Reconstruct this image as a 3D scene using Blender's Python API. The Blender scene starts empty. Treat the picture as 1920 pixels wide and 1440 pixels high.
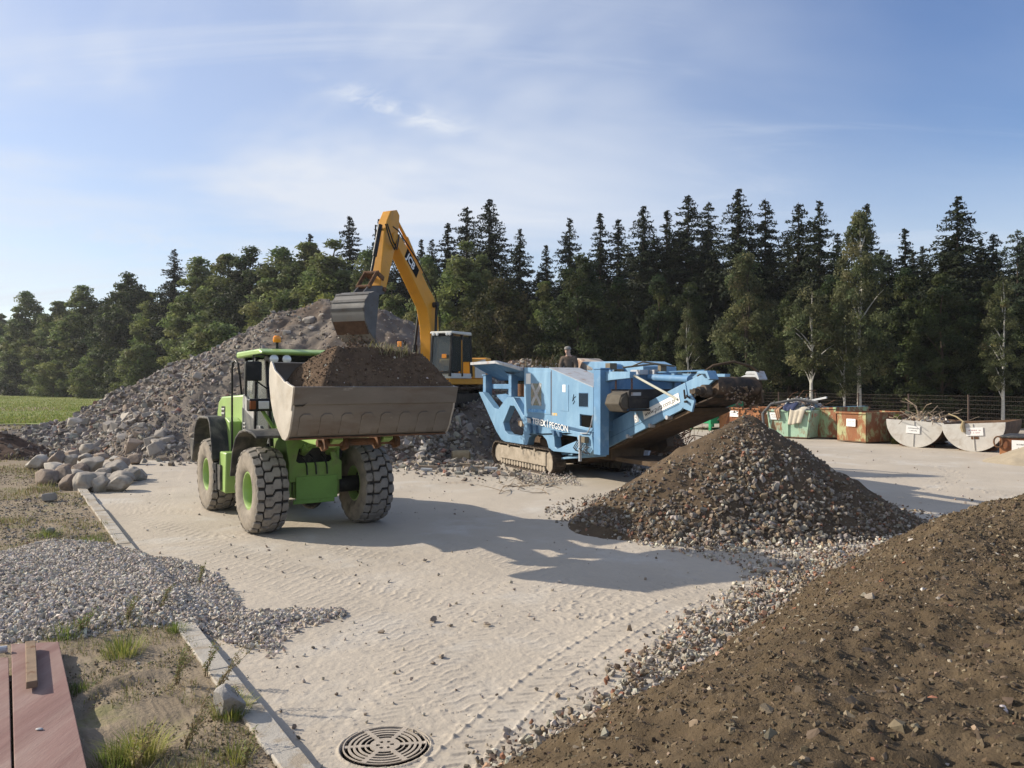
import bpy, bmesh, math, random
import numpy as np
from mathutils import Vector, Matrix
from mathutils.geometry import tessellate_polygon

# ------------------------------------------------------------------ camera, sky, sun, exposure
S = bpy.context.scene
C = S.collection
FPX, HC = 1480.0, 2.8            # focal length in photo pixels, eye height in metres
cam_d = bpy.data.cameras.new("camera"); cam = bpy.data.objects.new("camera", cam_d); C.objects.link(cam)
cam_d.sensor_width = 36.0; cam_d.lens = FPX / 1920 * 36.0
cam.location = (0, 0, HC); cam.rotation_euler = (math.pi / 2, 0, 0)
cam_d.clip_end = 6000; cam_d.clip_start = 0.05
S.camera = cam

SUN_EL = math.radians(27)
SUN_DIR = Vector((-0.958 * math.cos(SUN_EL), 0.287 * math.cos(SUN_EL), math.sin(SUN_EL)))
sun_d = bpy.data.lights.new("sun", 'SUN'); sun = bpy.data.objects.new("sun", sun_d); C.objects.link(sun)
sun_d.energy = 4.6; sun_d.angle = math.radians(0.55); sun_d.color = (1.0, 0.90, 0.76)
sun.rotation_euler = SUN_DIR.to_track_quat('Z', 'Y').to_euler()
sun.location = (-30, 10, 30)

W = bpy.data.worlds.new("World"); S.world = W; W.use_nodes = True
nt = W.node_tree; nt.nodes.clear()
def wn(t, **k):
    n = nt.nodes.new(t)
    for a, b in k.items(): setattr(n, a, b)
    return n
L = nt.links.new
out = wn('ShaderNodeOutputWorld')
sky = wn('ShaderNodeTexSky'); sky.sky_type = 'NISHITA'; sky.sun_disc = False
sky.sun_elevation = SUN_EL; sky.sun_rotation = math.atan2(SUN_DIR.x, SUN_DIR.y)
sky.air_density = 1.0; sky.dust_density = 0.6; sky.ozone_density = 2.0
bg1 = wn('ShaderNodeBackground'); bg1.inputs['Strength'].default_value = 0.115
hs = wn('ShaderNodeHueSaturation'); hs.inputs['Saturation'].default_value = 1.22; hs.inputs['Value'].default_value = 0.95; hs.inputs['Hue'].default_value = 0.512
L(sky.outputs[0], hs.inputs['Color']); L(hs.outputs[0], bg1.inputs['Color'])
bg2 = wn('ShaderNodeBackground'); bg2.inputs['Color'].default_value = (0.76, 0.81, 0.90, 1); bg2.inputs['Strength'].default_value = 0.72
tc = wn('ShaderNodeTexCoord'); sep = wn('ShaderNodeSeparateXYZ'); L(tc.outputs['Generated'], sep.inputs[0])
def math_n(op, a, b=None, clamp=False):
    n = wn('ShaderNodeMath', operation=op); n.use_clamp = clamp
    for i, v in enumerate((a, b)):
        if v is None: continue
        if isinstance(v, (int, float)): n.inputs[i].default_value = v
        else: L(v, n.inputs[i])
    return n.outputs[0]
zc = math_n('ADD', math_n('MAXIMUM', sep.outputs[2], 0.0), 0.16)
px_ = math_n('DIVIDE', sep.outputs[0], zc); py_ = math_n('DIVIDE', sep.outputs[1], zc)
cmb = wn('ShaderNodeCombineXYZ'); L(px_, cmb.inputs[0]); L(py_, cmb.inputs[1])
def cloud_noise(scale, det, rough, dist, sx, sy, rot, off):
    mp = wn('ShaderNodeMapping'); L(cmb.outputs[0], mp.inputs[0])
    mp.inputs['Scale'].default_value = (sx, sy, 1); mp.inputs['Rotation'].default_value = (0, 0, math.radians(rot))
    mp.inputs['Location'].default_value = off
    n = wn('ShaderNodeTexNoise'); n.inputs['Scale'].default_value = scale; n.inputs['Detail'].default_value = det
    n.inputs['Roughness'].default_value = rough; n.inputs['Distortion'].default_value = dist
    L(mp.outputs[0], n.inputs['Vector']); return n.outputs[0]
def ramp(v, lo, hi):
    n = wn('ShaderNodeMapRange'); n.interpolation_type = 'SMOOTHSTEP'
    n.inputs[1].default_value = lo; n.inputs[2].default_value = hi; L(v, n.inputs[0]); return n.outputs[0]
veil = ramp(cloud_noise(0.55, 5, 0.55, 0.6, 0.8, 1.0, 25, (3.1, 1.7, 0)), 0.36, 0.64)       # soft broad cirrus veil
streak = ramp(cloud_noise(0.9, 8, 0.62, 1.2, 0.45, 1.6, -28, (0.4, 5.2, 0)), 0.50, 0.80)   # drawn-out wisps
# more veil on the sunward (left) side, where the cirrus is thicker
side = ramp(sep.outputs[0], 0.50, -0.34)
lowb = ramp(sep.outputs[2], 0.30, 0.02)
cov = math_n('ADD', math_n('MULTIPLY', math_n('ADD', math_n('MULTIPLY', veil, 0.85), 0.34), math_n('ADD', math_n('MULTIPLY', math_n('MULTIPLY', side, math_n('ADD', 0.45, math_n('MULTIPLY', ramp(sep.outputs[2], 0.05, 0.24), 0.55))), 1.08), 0.12)), math_n('MULTIPLY', streak, 0.42), True)
cov = math_n('ADD', cov, math_n('MULTIPLY', math_n('MULTIPLY', lowb, 0.62), math_n('SUBTRACT', 1.0, math_n('MULTIPLY', side, 0.75))), True)
# two small wisps of brighter cloud, at their bearings in the sky
yq = math_n('MAXIMUM', sep.outputs[1], 0.05); qa = math_n('DIVIDE', sep.outputs[0], yq); qb = math_n('DIVIDE', sep.outputs[2], yq)
def wisp(a0, b0, slope, ls, lw, amp, off):
    da = math_n('SUBTRACT', qa, a0); db = math_n('SUBTRACT', math_n('SUBTRACT', qb, b0), math_n('MULTIPLY', da, slope))
    e_ = math_n('ADD', math_n('POWER', math_n('ABSOLUTE', math_n('DIVIDE', da, ls)), 2.0), math_n('POWER', math_n('ABSOLUTE', math_n('DIVIDE', db, lw)), 2.0))
    m_ = math_n('DIVIDE', 1.0, math_n('EXPONENT', e_)); return math_n('MULTIPLY', math_n('MULTIPLY', m_, ramp(cloud_noise(9.0, 8, 0.65, 0.8, 1, 1, off, (0, 0, 0)), 0.36, 0.66)), amp)
cov = math_n('ADD', cov, wisp(-0.150, 0.350, -0.32, 0.085, 0.016, 0.55, 10), True)
cov = math_n('ADD', cov, wisp(-0.50, 0.185, -0.16, 0.13, 0.018, 0.22, 70), True)
cov = math_n('MINIMUM', cov, 0.96)
mixw = wn('ShaderNodeMixShader'); L(cov, mixw.inputs[0]); L(bg1.outputs[0], mixw.inputs[1]); L(bg2.outputs[0], mixw.inputs[2])
L(mixw.outputs[0], out.inputs[0])

S.view_settings.view_transform = 'Standard'; S.view_settings.look = 'None'
S.view_settings.exposure = 0.5; S.view_settings.gamma = 1.0
S.render.engine = 'CYCLES'
S.cycles.use_denoising = True
S.cycles.max_bounces = 6; S.cycles.diffuse_bounces = 3; S.cycles.glossy_bounces = 3; S.cycles.transmission_bounces = 6
S.cycles.transparent_max_bounces = 8; S.cycles.caustics_reflective = False; S.cycles.caustics_refractive = False

# ------------------------------------------------------------------ helpers
def ray(px, py): return ((px - 960) / FPX, 1.0, -(py - 720) / FPX)
def gp(px, py, z=0.0):
    a, _, c = ray(px, py); Y = (z - HC) / c; return Vector((a * Y, Y, z))
def at(px, py, Y):
    a, _, c = ray(px, py); return Vector((a * Y, Y, HC + c * Y))
class Frame:                       # a machine's own axes: x forward, y left, z up
    def __init__(s, x, y, dx, dy, z=0.0):
        l = math.hypot(dx, dy); s.o = Vector((x, y, z)); s.d = Vector((dx / l, dy / l)); s.n = Vector((-dy / l, dx / l))
        s.ang = math.atan2(dy, dx)
    def w(s, x, y, z): return Vector((s.o.x + s.d.x * x + s.n.x * y, s.o.y + s.d.y * x + s.n.y * y, s.o.z + z))
    def side(s, px, py, yoff):     # photo point lying in the plane y = yoff -> (x, z)
        a, _, c = ray(px, py); ox = s.o.x + s.n.x * yoff; oy = s.o.y + s.n.y * yoff
        t = (a * oy - ox) / (s.d.x - a * s.d.y); Y = oy + t * s.d.y
        return (t, HC + c * Y - s.o.z)
    def face(s, px, py, xoff):     # photo point lying in the plane x = xoff -> (y, z)
        a, _, c = ray(px, py); ox = s.o.x + s.d.x * xoff; oy = s.o.y + s.d.y * xoff
        t = (a * oy - ox) / (s.n.x - a * s.n.y); Y = oy + t * s.n.y
        return (t, HC + c * Y - s.o.z)

_mats = {}
def mat(name, col, rough=0.7, metal=0.0, var=0.18, scale=3.0, col2=None, amt2=0.0, scale2=2.0, soft2=0.06, bump=0.15, bscale=30.0, tint=False, trans=0.0, spec=0.22, detail=6, stretch=None, col3=None, amt3=0.0, scale3=9.0):
    """principled surface: base colour varied by noise, a second and third colour in patches, fine bump"""
    if name in _mats: return _mats[name]
    m = bpy.data.materials.new(name); m.use_nodes = True; _mats[name] = m
    t = m.node_tree; t.nodes.clear(); N = t.nodes.new; K = t.links.new
    o = N('ShaderNodeOutputMaterial'); b = N('ShaderNodeBsdfPrincipled'); K(b.outputs[0], o.inputs[0])
    b.inputs['Roughness'].default_value = rough; b.inputs['Metallic'].default_value = metal
    b.inputs['Specular IOR Level'].default_value = spec
    tcn = N('ShaderNodeTexCoord'); vec = tcn.outputs['Object']
    if stretch:
        mp = N('ShaderNodeMapping'); mp.inputs['Scale'].default_value = stretch; K(vec, mp.inputs[0]); vec = mp.outputs[0]
    def noise(sc, det=detail, r=0.6, dist=0.0, v=vec):
        n = N('ShaderNodeTexNoise'); n.inputs['Scale'].default_value = sc; n.inputs['Detail'].default_value = det
        n.inputs['Roughness'].default_value = r; n.inputs['Distortion'].default_value = dist; K(v, n.inputs['Vector']); return n.outputs[0]
    def mr(v, a, bb, lo, hi, sm=False):
        n = N('ShaderNodeMapRange'); n.inputs[1].default_value = a; n.inputs[2].default_value = bb
        n.inputs[3].default_value = lo; n.inputs[4].default_value = hi
        if sm: n.interpolation_type = 'SMOOTHSTEP'
        K(v, n.inputs[0]); return n.outputs[0]
    def mix(f, a, bb, mode='MIX'):
        n = N('ShaderNodeMix'); n.data_type = 'RGBA'; n.blend_type = mode
        if isinstance(f, float): n.inputs[0].default_value = f
        else: K(f, n.inputs[0])
        for i, v in ((6, a), (7, bb)):
            if isinstance(v, tuple): n.inputs[i].default_value = v + (1,)
            else: K(v, n.inputs[i])
        return n.outputs[2]
    lo = tuple(max(0, c * (1 - var)) for c in col); hi = tuple(min(1, c * (1 + var)) for c in col)
    c = mix(mr(noise(scale), 0.3, 0.7, 0, 1), lo, hi)
    if col2 is not None:
        th = 0.5 + (0.5 - amt2) * 0.55
        c = mix(mr(noise(scale2, 8, 0.65, 0.4), th - soft2, th + soft2, 0, 1, True), c, col2)
    if col3 is not None:
        th = 0.5 + (0.5 - amt3) * 0.55
        c = mix(mr(noise(scale3, 8, 0.7, 0.2), th - 0.05, th + 0.05, 0, 1, True), c, col3)
    if tint:
        a = N('ShaderNodeAttribute'); a.attribute_name = 'tint'; c = mix(1.0, c, a.outputs['Color'], 'MULTIPLY')
    K(c, b.inputs['Base Color'])
    if bump > 0:
        bp = N('ShaderNodeBump'); bp.inputs['Strength'].default_value = min(1.0, bump); bp.inputs['Distance'].default_value = 0.02
        K(noise(bscale, 6, 0.65), bp.inputs['Height']); K(bp.outputs[0], b.inputs['Normal'])
        K(mr(noise(scale * 1.7), 0.3, 0.7, max(0.05, rough - 0.12), min(1, rough + 0.12)), b.inputs['Roughness'])
    if trans > 0:
        tr = N('ShaderNodeBsdfTranslucent'); K(c, tr.inputs[0]); ms = N('ShaderNodeMixShader'); ms.inputs[0].default_value = trans
        K(b.outputs[0], ms.inputs[1]); K(tr.outputs[0], ms.inputs[2]); K(ms.outputs[0], o.inputs[0])
    return m
def glass_mat(name, col, alpha_mix=0.55, rough=0.05):
    if name in _mats: return _mats[name]
    m = bpy.data.materials.new(name); m.use_nodes = True; _mats[name] = m
    t = m.node_tree; t.nodes.clear(); N = t.nodes.new; K = t.links.new
    o = N('ShaderNodeOutputMaterial'); g = N('ShaderNodeBsdfGlossy'); g.inputs['Roughness'].default_value = rough; g.inputs[0].default_value = (0.9, 0.95, 1, 1)
    tr = N('ShaderNodeBsdfTransparent'); tr.inputs[0].default_value = col + (1,)
    df = N('ShaderNodeBsdfDiffuse'); df.inputs[0].default_value = (0.42, 0.45, 0.42, 1)
    fr = N('ShaderNodeFresnel'); fr.inputs[0].default_value = 1.5
    m0 = N('ShaderNodeMixShader'); m0.inputs[0].default_value = alpha_mix; K(tr.outputs[0], m0.inputs[1]); K(df.outputs[0], m0.inputs[2])
    m1 = N('ShaderNodeMixShader'); K(fr.outputs[0], m1.inputs[0]); K(m0.outputs[0], m1.inputs[1]); K(g.outputs[0], m1.inputs[2])
    K(m1.outputs[0], o.inputs[0]); return m

def props(o, label=None, cat=None, group=None, kind=None):
    if label: o['label'] = label
    if cat: o['category'] = cat
    if group: o['group'] = group
    if kind: o['kind'] = kind
    return o
def empty(name, loc=(0, 0, 0), rz=0.0, label=None, cat=None, group=None):
    o = bpy.data.objects.new(name, None); C.objects.link(o); o.location = loc; o.rotation_euler = (0, 0, rz); o.empty_display_size = 0.2
    return props(o, label, cat, group)
def link(name, me, m=None, parent=None):
    o = bpy.data.objects.new(name, me); C.objects.link(o)
    if m is not None:
        me.materials.clear()
        for x in (m if isinstance(m, (list, tuple)) else [m]): me.materials.append(x)
    if parent is not None: o.parent = parent
    return o
def np_mesh(name, V, faces, tint=None, smooth=False, midx=None):
    """V (n,3); faces = list of int arrays (m,k)"""
    me = bpy.data.meshes.new(name); V = np.asarray(V, np.float32); me.vertices.add(len(V)); me.vertices.foreach_set('co', V.ravel())
    faces = [np.asarray(f, np.int32) for f in faces if len(f)]
    nl = sum(f.size for f in faces); nf = sum(len(f) for f in faces)
    me.loops.add(nl); me.polygons.add(nf)
    me.loops.foreach_set('vertex_index', np.concatenate([f.ravel() for f in faces]))
    tot = np.concatenate([np.full(len(f), f.shape[1], np.int32) for f in faces]); st = np.concatenate([[0], np.cumsum(tot)[:-1]]).astype(np.int32)
    me.polygons.foreach_set('loop_start', st)
    if midx is not None: me.polygons.foreach_set('material_index', np.asarray(midx, np.int32))
    me.polygons.foreach_set('use_smooth', np.full(nf, smooth, bool))
    if tint is not None:
        a = me.attributes.new('tint', 'FLOAT_COLOR', 'POINT'); t4 = np.ones((len(V), 4), np.float32); t4[:, :3] = tint; a.data.foreach_set('color', t4.ravel())
    me.update(calc_edges=True); me.validate()
    return me
def grid_faces(nr, nc):
    i = np.arange(nr * nc).reshape(nr, nc)
    return np.stack([i[:-1, :-1], i[:-1, 1:], i[1:, 1:], i[1:, :-1]], -1).reshape(-1, 4)

class MB:                         # mesh builder: shapes collected into ONE mesh object
    def __init__(s): s.v = []; s.f = []; s.mi = []; s.cur = 0
    def add(s, vs, fs):
        b = len(s.v); s.v += [tuple(v) for v in vs]
        for f in fs: s.f.append(tuple(b + i for i in f)); s.mi.append(s.cur)
        return s
    def box(s, x0, x1, y0, y1, z0, z1, M=None):
        vs = [Vector((x, y, z)) for z in (z0, z1) for x, y in ((x0, y0), (x1, y0), (x1, y1), (x0, y1))]
        if M is not None: vs = [M @ v for v in vs]
        return s.add(vs, [(3, 2, 1, 0), (4, 5, 6, 7), (0, 1, 5, 4), (1, 2, 6, 5), (2, 3, 7, 6), (3, 0, 4, 7)])
    def beam(s, a, b, w, h, up=(0, 0, 1)):
        a = Vector(a); b = Vector(b); d = (b - a); l = d.length; d.normalize(); u = Vector(up)
        if abs(d.dot(u)) > 0.98: u = Vector((1, 0, 0))
        r = d.cross(u).normalized(); u = r.cross(d)
        vs = [p + r * (sx * w / 2) + u * (sz * h / 2) for p in (a, b) for sx, sz in ((-1, -1), (1, -1), (1, 1), (-1, 1))]
        return s.add(vs, [(0, 1, 2, 3), (7, 6, 5, 4), (0, 4, 5, 1), (1, 5, 6, 2), (2, 6, 7, 3), (3, 7, 4, 0)])
    def tube(s, pts, r, n=8, cap=True):
        pts = [Vector(p) for p in pts]; k = len(pts); rr = r if isinstance(r, (list, tuple)) else [r] * k
        vs = []; prev = None
        for i, p in enumerate(pts):
            d = (pts[min(i + 1, k - 1)] - pts[max(i - 1, 0)])
            d = d.normalized() if d.length > 1e-9 else Vector((0, 0, 1))
            if prev is None: u = d.cross(Vector((0, 0, 1)) if abs(d.z) < 0.9 else Vector((1, 0, 0))).normalized()
            else: u = (prev - d * prev.dot(d)).normalized()
            prev = u; w = d.cross(u)
            vs += [p + (u * math.cos(2 * math.pi * j / n) + w * math.sin(2 * math.pi * j / n)) * rr[i] for j in range(n)]
        fs = [(i * n + j, i * n + (j + 1) % n, (i + 1) * n + (j + 1) % n, (i + 1) * n + j) for i in range(k - 1) for j in range(n)]
        if cap: fs += [tuple(range(n - 1, -1, -1)), tuple((k - 1) * n + j for j in range(n))]
        return s.add(vs, fs)
    def lathe(s, prof, axis='y', n=32, o=(0, 0, 0), close=False):
        """prof list of (r, h) ; h along axis"""
        vs = []; k = len(prof); o = Vector(o)
        for r, h in prof:
            for j in range(n):
                a = 2 * math.pi * j / n; c, q = r * math.cos(a), r * math.sin(a)
                vs.append(o + Vector({'y': (c, h, q), 'x': (h, c, q), 'z': (c, q, h)}[axis]))
        fs = [(i * n + j, i * n + (j + 1) % n, (i + 1) * n + (j + 1) % n, (i + 1) * n + j) for i in range(k - 1) for j in range(n)]
        if not close:
            if prof[0][0] > 1e-6: fs.append(tuple(range(n)))
            if prof[-1][0] > 1e-6: fs.append(tuple((k - 1) * n + j for j in range(n - 1, -1, -1)))
        else: fs += [((k - 1) * n + j, (k - 1) * n + (j + 1) % n, (j + 1) % n, j) for j in range(n)]
        return s.add(vs, fs)
    def prism(s, loops, a0, a1, plane='xz'):
        """outline (first loop) with holes, extruded across: plane 'xz' along y, 'yz' along x, 'xy' along z"""
        if not isinstance(loops[0][0], (tuple, list, Vector)): loops = [loops]
        put = {'xz': lambda p, a: Vector((p[0], a, p[1])), 'yz': lambda p, a: Vector((a, p[0], p[1])), 'xy': lambda p, a: Vector((p[0], p[1], a))}[plane]
        flat = [p for l in loops for p in l]; n = len(flat)
        tris = tessellate_polygon([[Vector((p[0], p[1], 0)) for p in l] for l in loops])
        fs = [tuple(t) for t in tris] + [tuple(n + i for i in reversed(t)) for t in tris]
        b = 0
        for l in loops:
            k = len(l); fs += [(b + i, b + (i + 1) % k, n + b + (i + 1) % k, n + b + i) for i in range(k)]; b += k
        return s.add([put(p, a0) for p in flat] + [put(p, a1) for p in flat], fs)
    def sphere(s, c, r, n=12, m=8, sc=(1, 1, 1)):
        vs = [Vector(c) + Vector((r * sc[0] * math.sin(math.pi * i / m) * math.cos(2 * math.pi * j / n), r * sc[1] * math.sin(math.pi * i / m) * math.sin(2 * math.pi * j / n), r * sc[2] * math.cos(math.pi * i / m))) for i in range(m + 1) for j in range(n)]
        return s.add(vs, [(i * n + j, (i + 1) * n + j, (i + 1) * n + (j + 1) % n, i * n + (j + 1) % n) for i in range(m) for j in range(n)])
    def build(s, name, m, parent=None, bevel=0.0, smooth=35, seg=2, label=None):
        me = bpy.data.meshes.new(name); me.from_pydata(s.v, [], s.f)
        bm = bmesh.new(); bm.from_mesh(me); bmesh.ops.remove_doubles(bm, verts=bm.verts, dist=1e-5); bmesh.ops.recalc_face_normals(bm, faces=bm.faces); bm.to_mesh(me); bm.free()
        if isinstance(m, (list, tuple)) and len(me.polygons) == len(s.mi): me.polygons.foreach_set('material_index', s.mi)
        o = link(name, me, m, parent)
        if smooth:
            me.polygons.foreach_set('use_smooth', [True] * len(me.polygons)); me.set_sharp_from_angle(angle=math.radians(smooth))
        if bevel > 0:
            b = o.modifiers.new('bevel', 'BEVEL'); b.width = bevel; b.segments = seg; b.limit_method = 'ANGLE'; b.angle_limit = math.radians(40); b.harden_normals = False
        if label: o['label'] = label
        return o

def text_obj(name, s, size, m, parent, M, extrude=0.004, shear=0.0, sx=1.0, bold=0.0):
    cu = bpy.data.curves.new(name, 'FONT'); cu.body = s; cu.size = size; cu.extrude = extrude; cu.align_x = 'LEFT'; cu.shear = shear; cu.offset = bold
    t = bpy.data.objects.new(name, cu); C.objects.link(t)
    dg = bpy.context.evaluated_depsgraph_get(); me = bpy.data.meshes.new_from_object(t.evaluated_get(dg)); bpy.data.objects.remove(t)
    me.transform(Matrix.Diagonal((sx, 1, 1, 1))); me.transform(M)
    return link(name, me, m, parent)

# vectorised value noise
def _h(ix, iy, seed):
    n = (ix.astype(np.int64) * 374761393 + iy.astype(np.int64) * 668265263 + seed * 1442695041) & 0x7fffffff
    n = ((n ^ (n >> 13)) * 1274126177) & 0x7fffffff; n = (n ^ (n >> 16)) & 0xffff
    return n / 65535.0
def vn(x, y, seed=0):
    ix = np.floor(x); iy = np.floor(y); fx = x - ix; fy = y - iy; fx = fx * fx * (3 - 2 * fx); fy = fy * fy * (3 - 2 * fy)
    a = _h(ix, iy, seed); b = _h(ix + 1, iy, seed); c = _h(ix, iy + 1, seed); d = _h(ix + 1, iy + 1, seed)
    return (a + (b - a) * fx) * (1 - fy) + (c + (d - c) * fx) * fy - 0.5
def fbm(x, y, sc, octv=4, seed=0, gain=0.5):
    x = np.asarray(x, float) * sc; y = np.asarray(y, float) * sc; t = 0; a = 1.0
    for i in range(octv): t = t + a * vn(x, y, seed + i * 17); x = x * 2.03 + 5.1; y = y * 2.03 - 3.7; a *= gain
    return t
def sstep(a, b, x): t = np.clip((x - a) / (b - a), 0, 1); return t * t * (3 - 2 * t)
def poly_sd(x, y, poly):          # signed distance to a polygon, positive inside
    P = np.asarray(poly, float); x = np.asarray(x, float); y = np.asarray(y, float); d = np.full(x.shape, 1e9); ins = np.zeros(x.shape, bool)
    for i in range(len(P)):
        a = P[i]; b = P[(i + 1) % len(P)]; e = b - a; t = np.clip(((x - a[0]) * e[0] + (y - a[1]) * e[1]) / (e @ e + 1e-12), 0, 1)
        d = np.minimum(d, np.hypot(x - a[0] - t * e[0], y - a[1] - t * e[1]))
        c = ((a[1] > y) != (b[1] > y)) & (x < (b[0] - a[0]) * (y - a[1]) / (b[1] - a[1] + 1e-12) + a[0]); ins ^= c
    return np.where(ins, d, -d)

# stones: angular hulls, many merged into one mesh
_hr = random.Random(5)
def hull_mesh(n, sx, sy, sz, jag):
    bm = bmesh.new()
    for i in range(n):
        z = 1 - 2 * (i + 0.5) / n; r = math.sqrt(1 - z * z); a = i * 2.39996 + _hr.uniform(-jag, jag); k = _hr.uniform(1 - 0.35 * jag, 1)
        bm.verts.new((r * math.cos(a) * k * sx, r * math.sin(a) * k * sy, (z + _hr.uniform(-0.2, 0.2) * jag) * k * sz))
    res = bmesh.ops.convex_hull(bm, input=bm.verts)
    bmesh.ops.delete(bm, geom=list({g for g in res['geom_interior'] + res['geom_unused'] if isinstance(g, bmesh.types.BMVert)}), context='VERTS')
    bmesh.ops.triangulate(bm, faces=bm.faces); bm.verts.index_update()
    V = np.array([v.co[:] for v in bm.verts]); F = np.array([[v.index for v in f.verts] for f in bm.faces]); bm.free()
    return V, F
HULLS = [hull_mesh(9 + k % 5, 1, 0.62 + 0.3 * _hr.random(), 0.4 + 0.4 * _hr.random(), 1.0) for k in range(14)]
def _slab(k):
    r = random.Random(k); bm = bmesh.new()
    n = r.choice((4, 5, 6)); a0 = r.random() * 6
    for z in (-1, 1):
        for i in range(n):
            a = a0 + 2 * math.pi * (i + r.uniform(-0.25, 0.25)) / n; q = r.uniform(0.75, 1.05)
            bm.verts.new((math.cos(a) * q, math.sin(a) * q * 0.7, z * 0.28 * r.uniform(0.8, 1.1)))
    bmesh.ops.convex_hull(bm, input=bm.verts); bmesh.ops.triangulate(bm, faces=bm.faces); bm.verts.index_update()
    V = np.array([v.co[:] for v in bm.verts]); F = np.array([[v.index for v in f.verts] for f in bm.faces]); bm.free(); return V, F
SLABS = [_slab(k) for k in range(10)]
def rot_mats(rng, n, tilt=3.2):
    az = rng.uniform(0, 2 * np.pi, n); tx = rng.normal(0, 1, n) * tilt; ty = rng.normal(0, 1, n) * tilt
    ca, sa, cx, sx, cy, sy = np.cos(az), np.sin(az), np.cos(tx), np.sin(tx), np.cos(ty), np.sin(ty); Z = np.zeros(n); O = np.ones(n)
    Rz = np.stack([ca, -sa, Z, sa, ca, Z, Z, Z, O], -1).reshape(n, 3, 3); Rx = np.stack([O, Z, Z, Z, cx, -sx, Z, sx, cx], -1).reshape(n, 3, 3)
    Ry = np.stack([cy, Z, sy, Z, O, Z, -sy, Z, cy], -1).reshape(n, 3, 3); return Ry @ Rx @ Rz
def stones(name, pos, size, col, m, parent=None, seed=0, kinds=None, tilt=3.2):
    rng = np.random.default_rng(seed); n = len(pos); kinds = kinds or HULLS; kk = rng.integers(0, len(kinds), n)
    Vs, Fs, Ts = [], [], []; off = 0
    for k, (bv, bf) in enumerate(kinds):
        ix = np.where(kk == k)[0]
        if not len(ix): continue
        R = rot_mats(rng, len(ix), tilt); sc = size[ix, None] * rng.uniform(0.8, 1.2, (len(ix), 3))
        V = np.einsum('nij,nvj->nvi', R, bv[None] * sc[:, None, :]) + pos[ix][:, None, :]
        Fs.append((bf[None] + (off + np.arange(len(ix)) * len(bv))[:, None, None]).reshape(-1, 3)); Vs.append(V.reshape(-1, 3))
        Ts.append(np.repeat(col[ix], len(bv), 0)); off += len(ix) * len(bv)
    return link(name, np_mesh(name, np.concatenate(Vs), Fs, np.concatenate(Ts)), m, parent)
def palette(rng, n, cols, w, jit=0.12):
    c = np.asarray(cols)[rng.choice(len(cols), n, p=np.asarray(w) / sum(w))]
    return np.clip(c * rng.uniform(1 - jit * 2, 1 + jit * 2, (n, 1)) * rng.uniform(1 - jit * 0.4, 1 + jit * 0.4, (n, 3)), 0, 1)
# ------------------------------------------------------------------ ground, yard, verge, kerb, meadow
m_yard = mat('yard_dust', (0.45, 0.395, 0.32), 0.95, var=0.10, scale=0.35, col2=(0.52, 0.485, 0.425), amt2=0.28, scale2=0.45, soft2=0.12, bump=0.45, bscale=22, col3=(0.345, 0.275, 0.205), amt3=0.22, scale3=0.30, spec=0.1)
m_ground = mat('ground_soil', (0.09, 0.085, 0.045), 0.95, scale=0.1, bump=0.0, spec=0.1)
m_verge = mat('verge_soil', (0.255, 0.205, 0.145), 0.95, var=0.22, scale=1.6, col2=(0.21, 0.195, 0.10), amt2=0.30, scale2=1.3, soft2=0.10, bump=1.0, bscale=26, col3=(0.33, 0.28, 0.215), amt3=0.2, scale3=3.0, spec=0.1)
m_meadow = mat('meadow_turf', (0.17, 0.20, 0.06), 0.95, var=0.25, scale=0.15, col2=(0.24, 0.24, 0.09), amt2=0.4, scale2=0.08, soft2=0.12, bump=0.3, bscale=2, spec=0.1)
m_kerb = mat('kerb_concrete', (0.40, 0.37, 0.32), 0.9, var=0.12, scale=4, col2=(0.33, 0.28, 0.215), amt2=0.45, scale2=3.5, bump=0.5, bscale=40)
m_stone = mat('stone', (1, 1, 1), 0.9, var=0.16, scale=7, tint=True, bump=0.4, bscale=25, spec=0.2)
m_blade = mat('grass_blades', (1, 1, 1), 0.7, var=0.1, scale=2, tint=True, bump=0, trans=0.3, spec=0.15)

g = link('ground', np_mesh('ground', [(-900, -250, -0.3), (900, -250, -0.3), (900, 1300, -0.3), (-900, 1300, -0.3)], [np.array([[0, 1, 2, 3]])]), m_ground); props(g, kind='structure')

def kx(Y): return -3.62 - 0.645 * (np.asarray(Y, float) - 9.0)          # right-hand edge of the kerb
def bx(Y):                                                         # right-hand edge of the earth verge
    Y = np.asarray(Y, float)
    return np.where(Y < 20.3, kx(Y) - 0.12, np.interp(Y, [20.3, 24, 30, 45, 60, 90], [-11.0, -13.2, -17.5, -27, -34, -50]))

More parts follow.
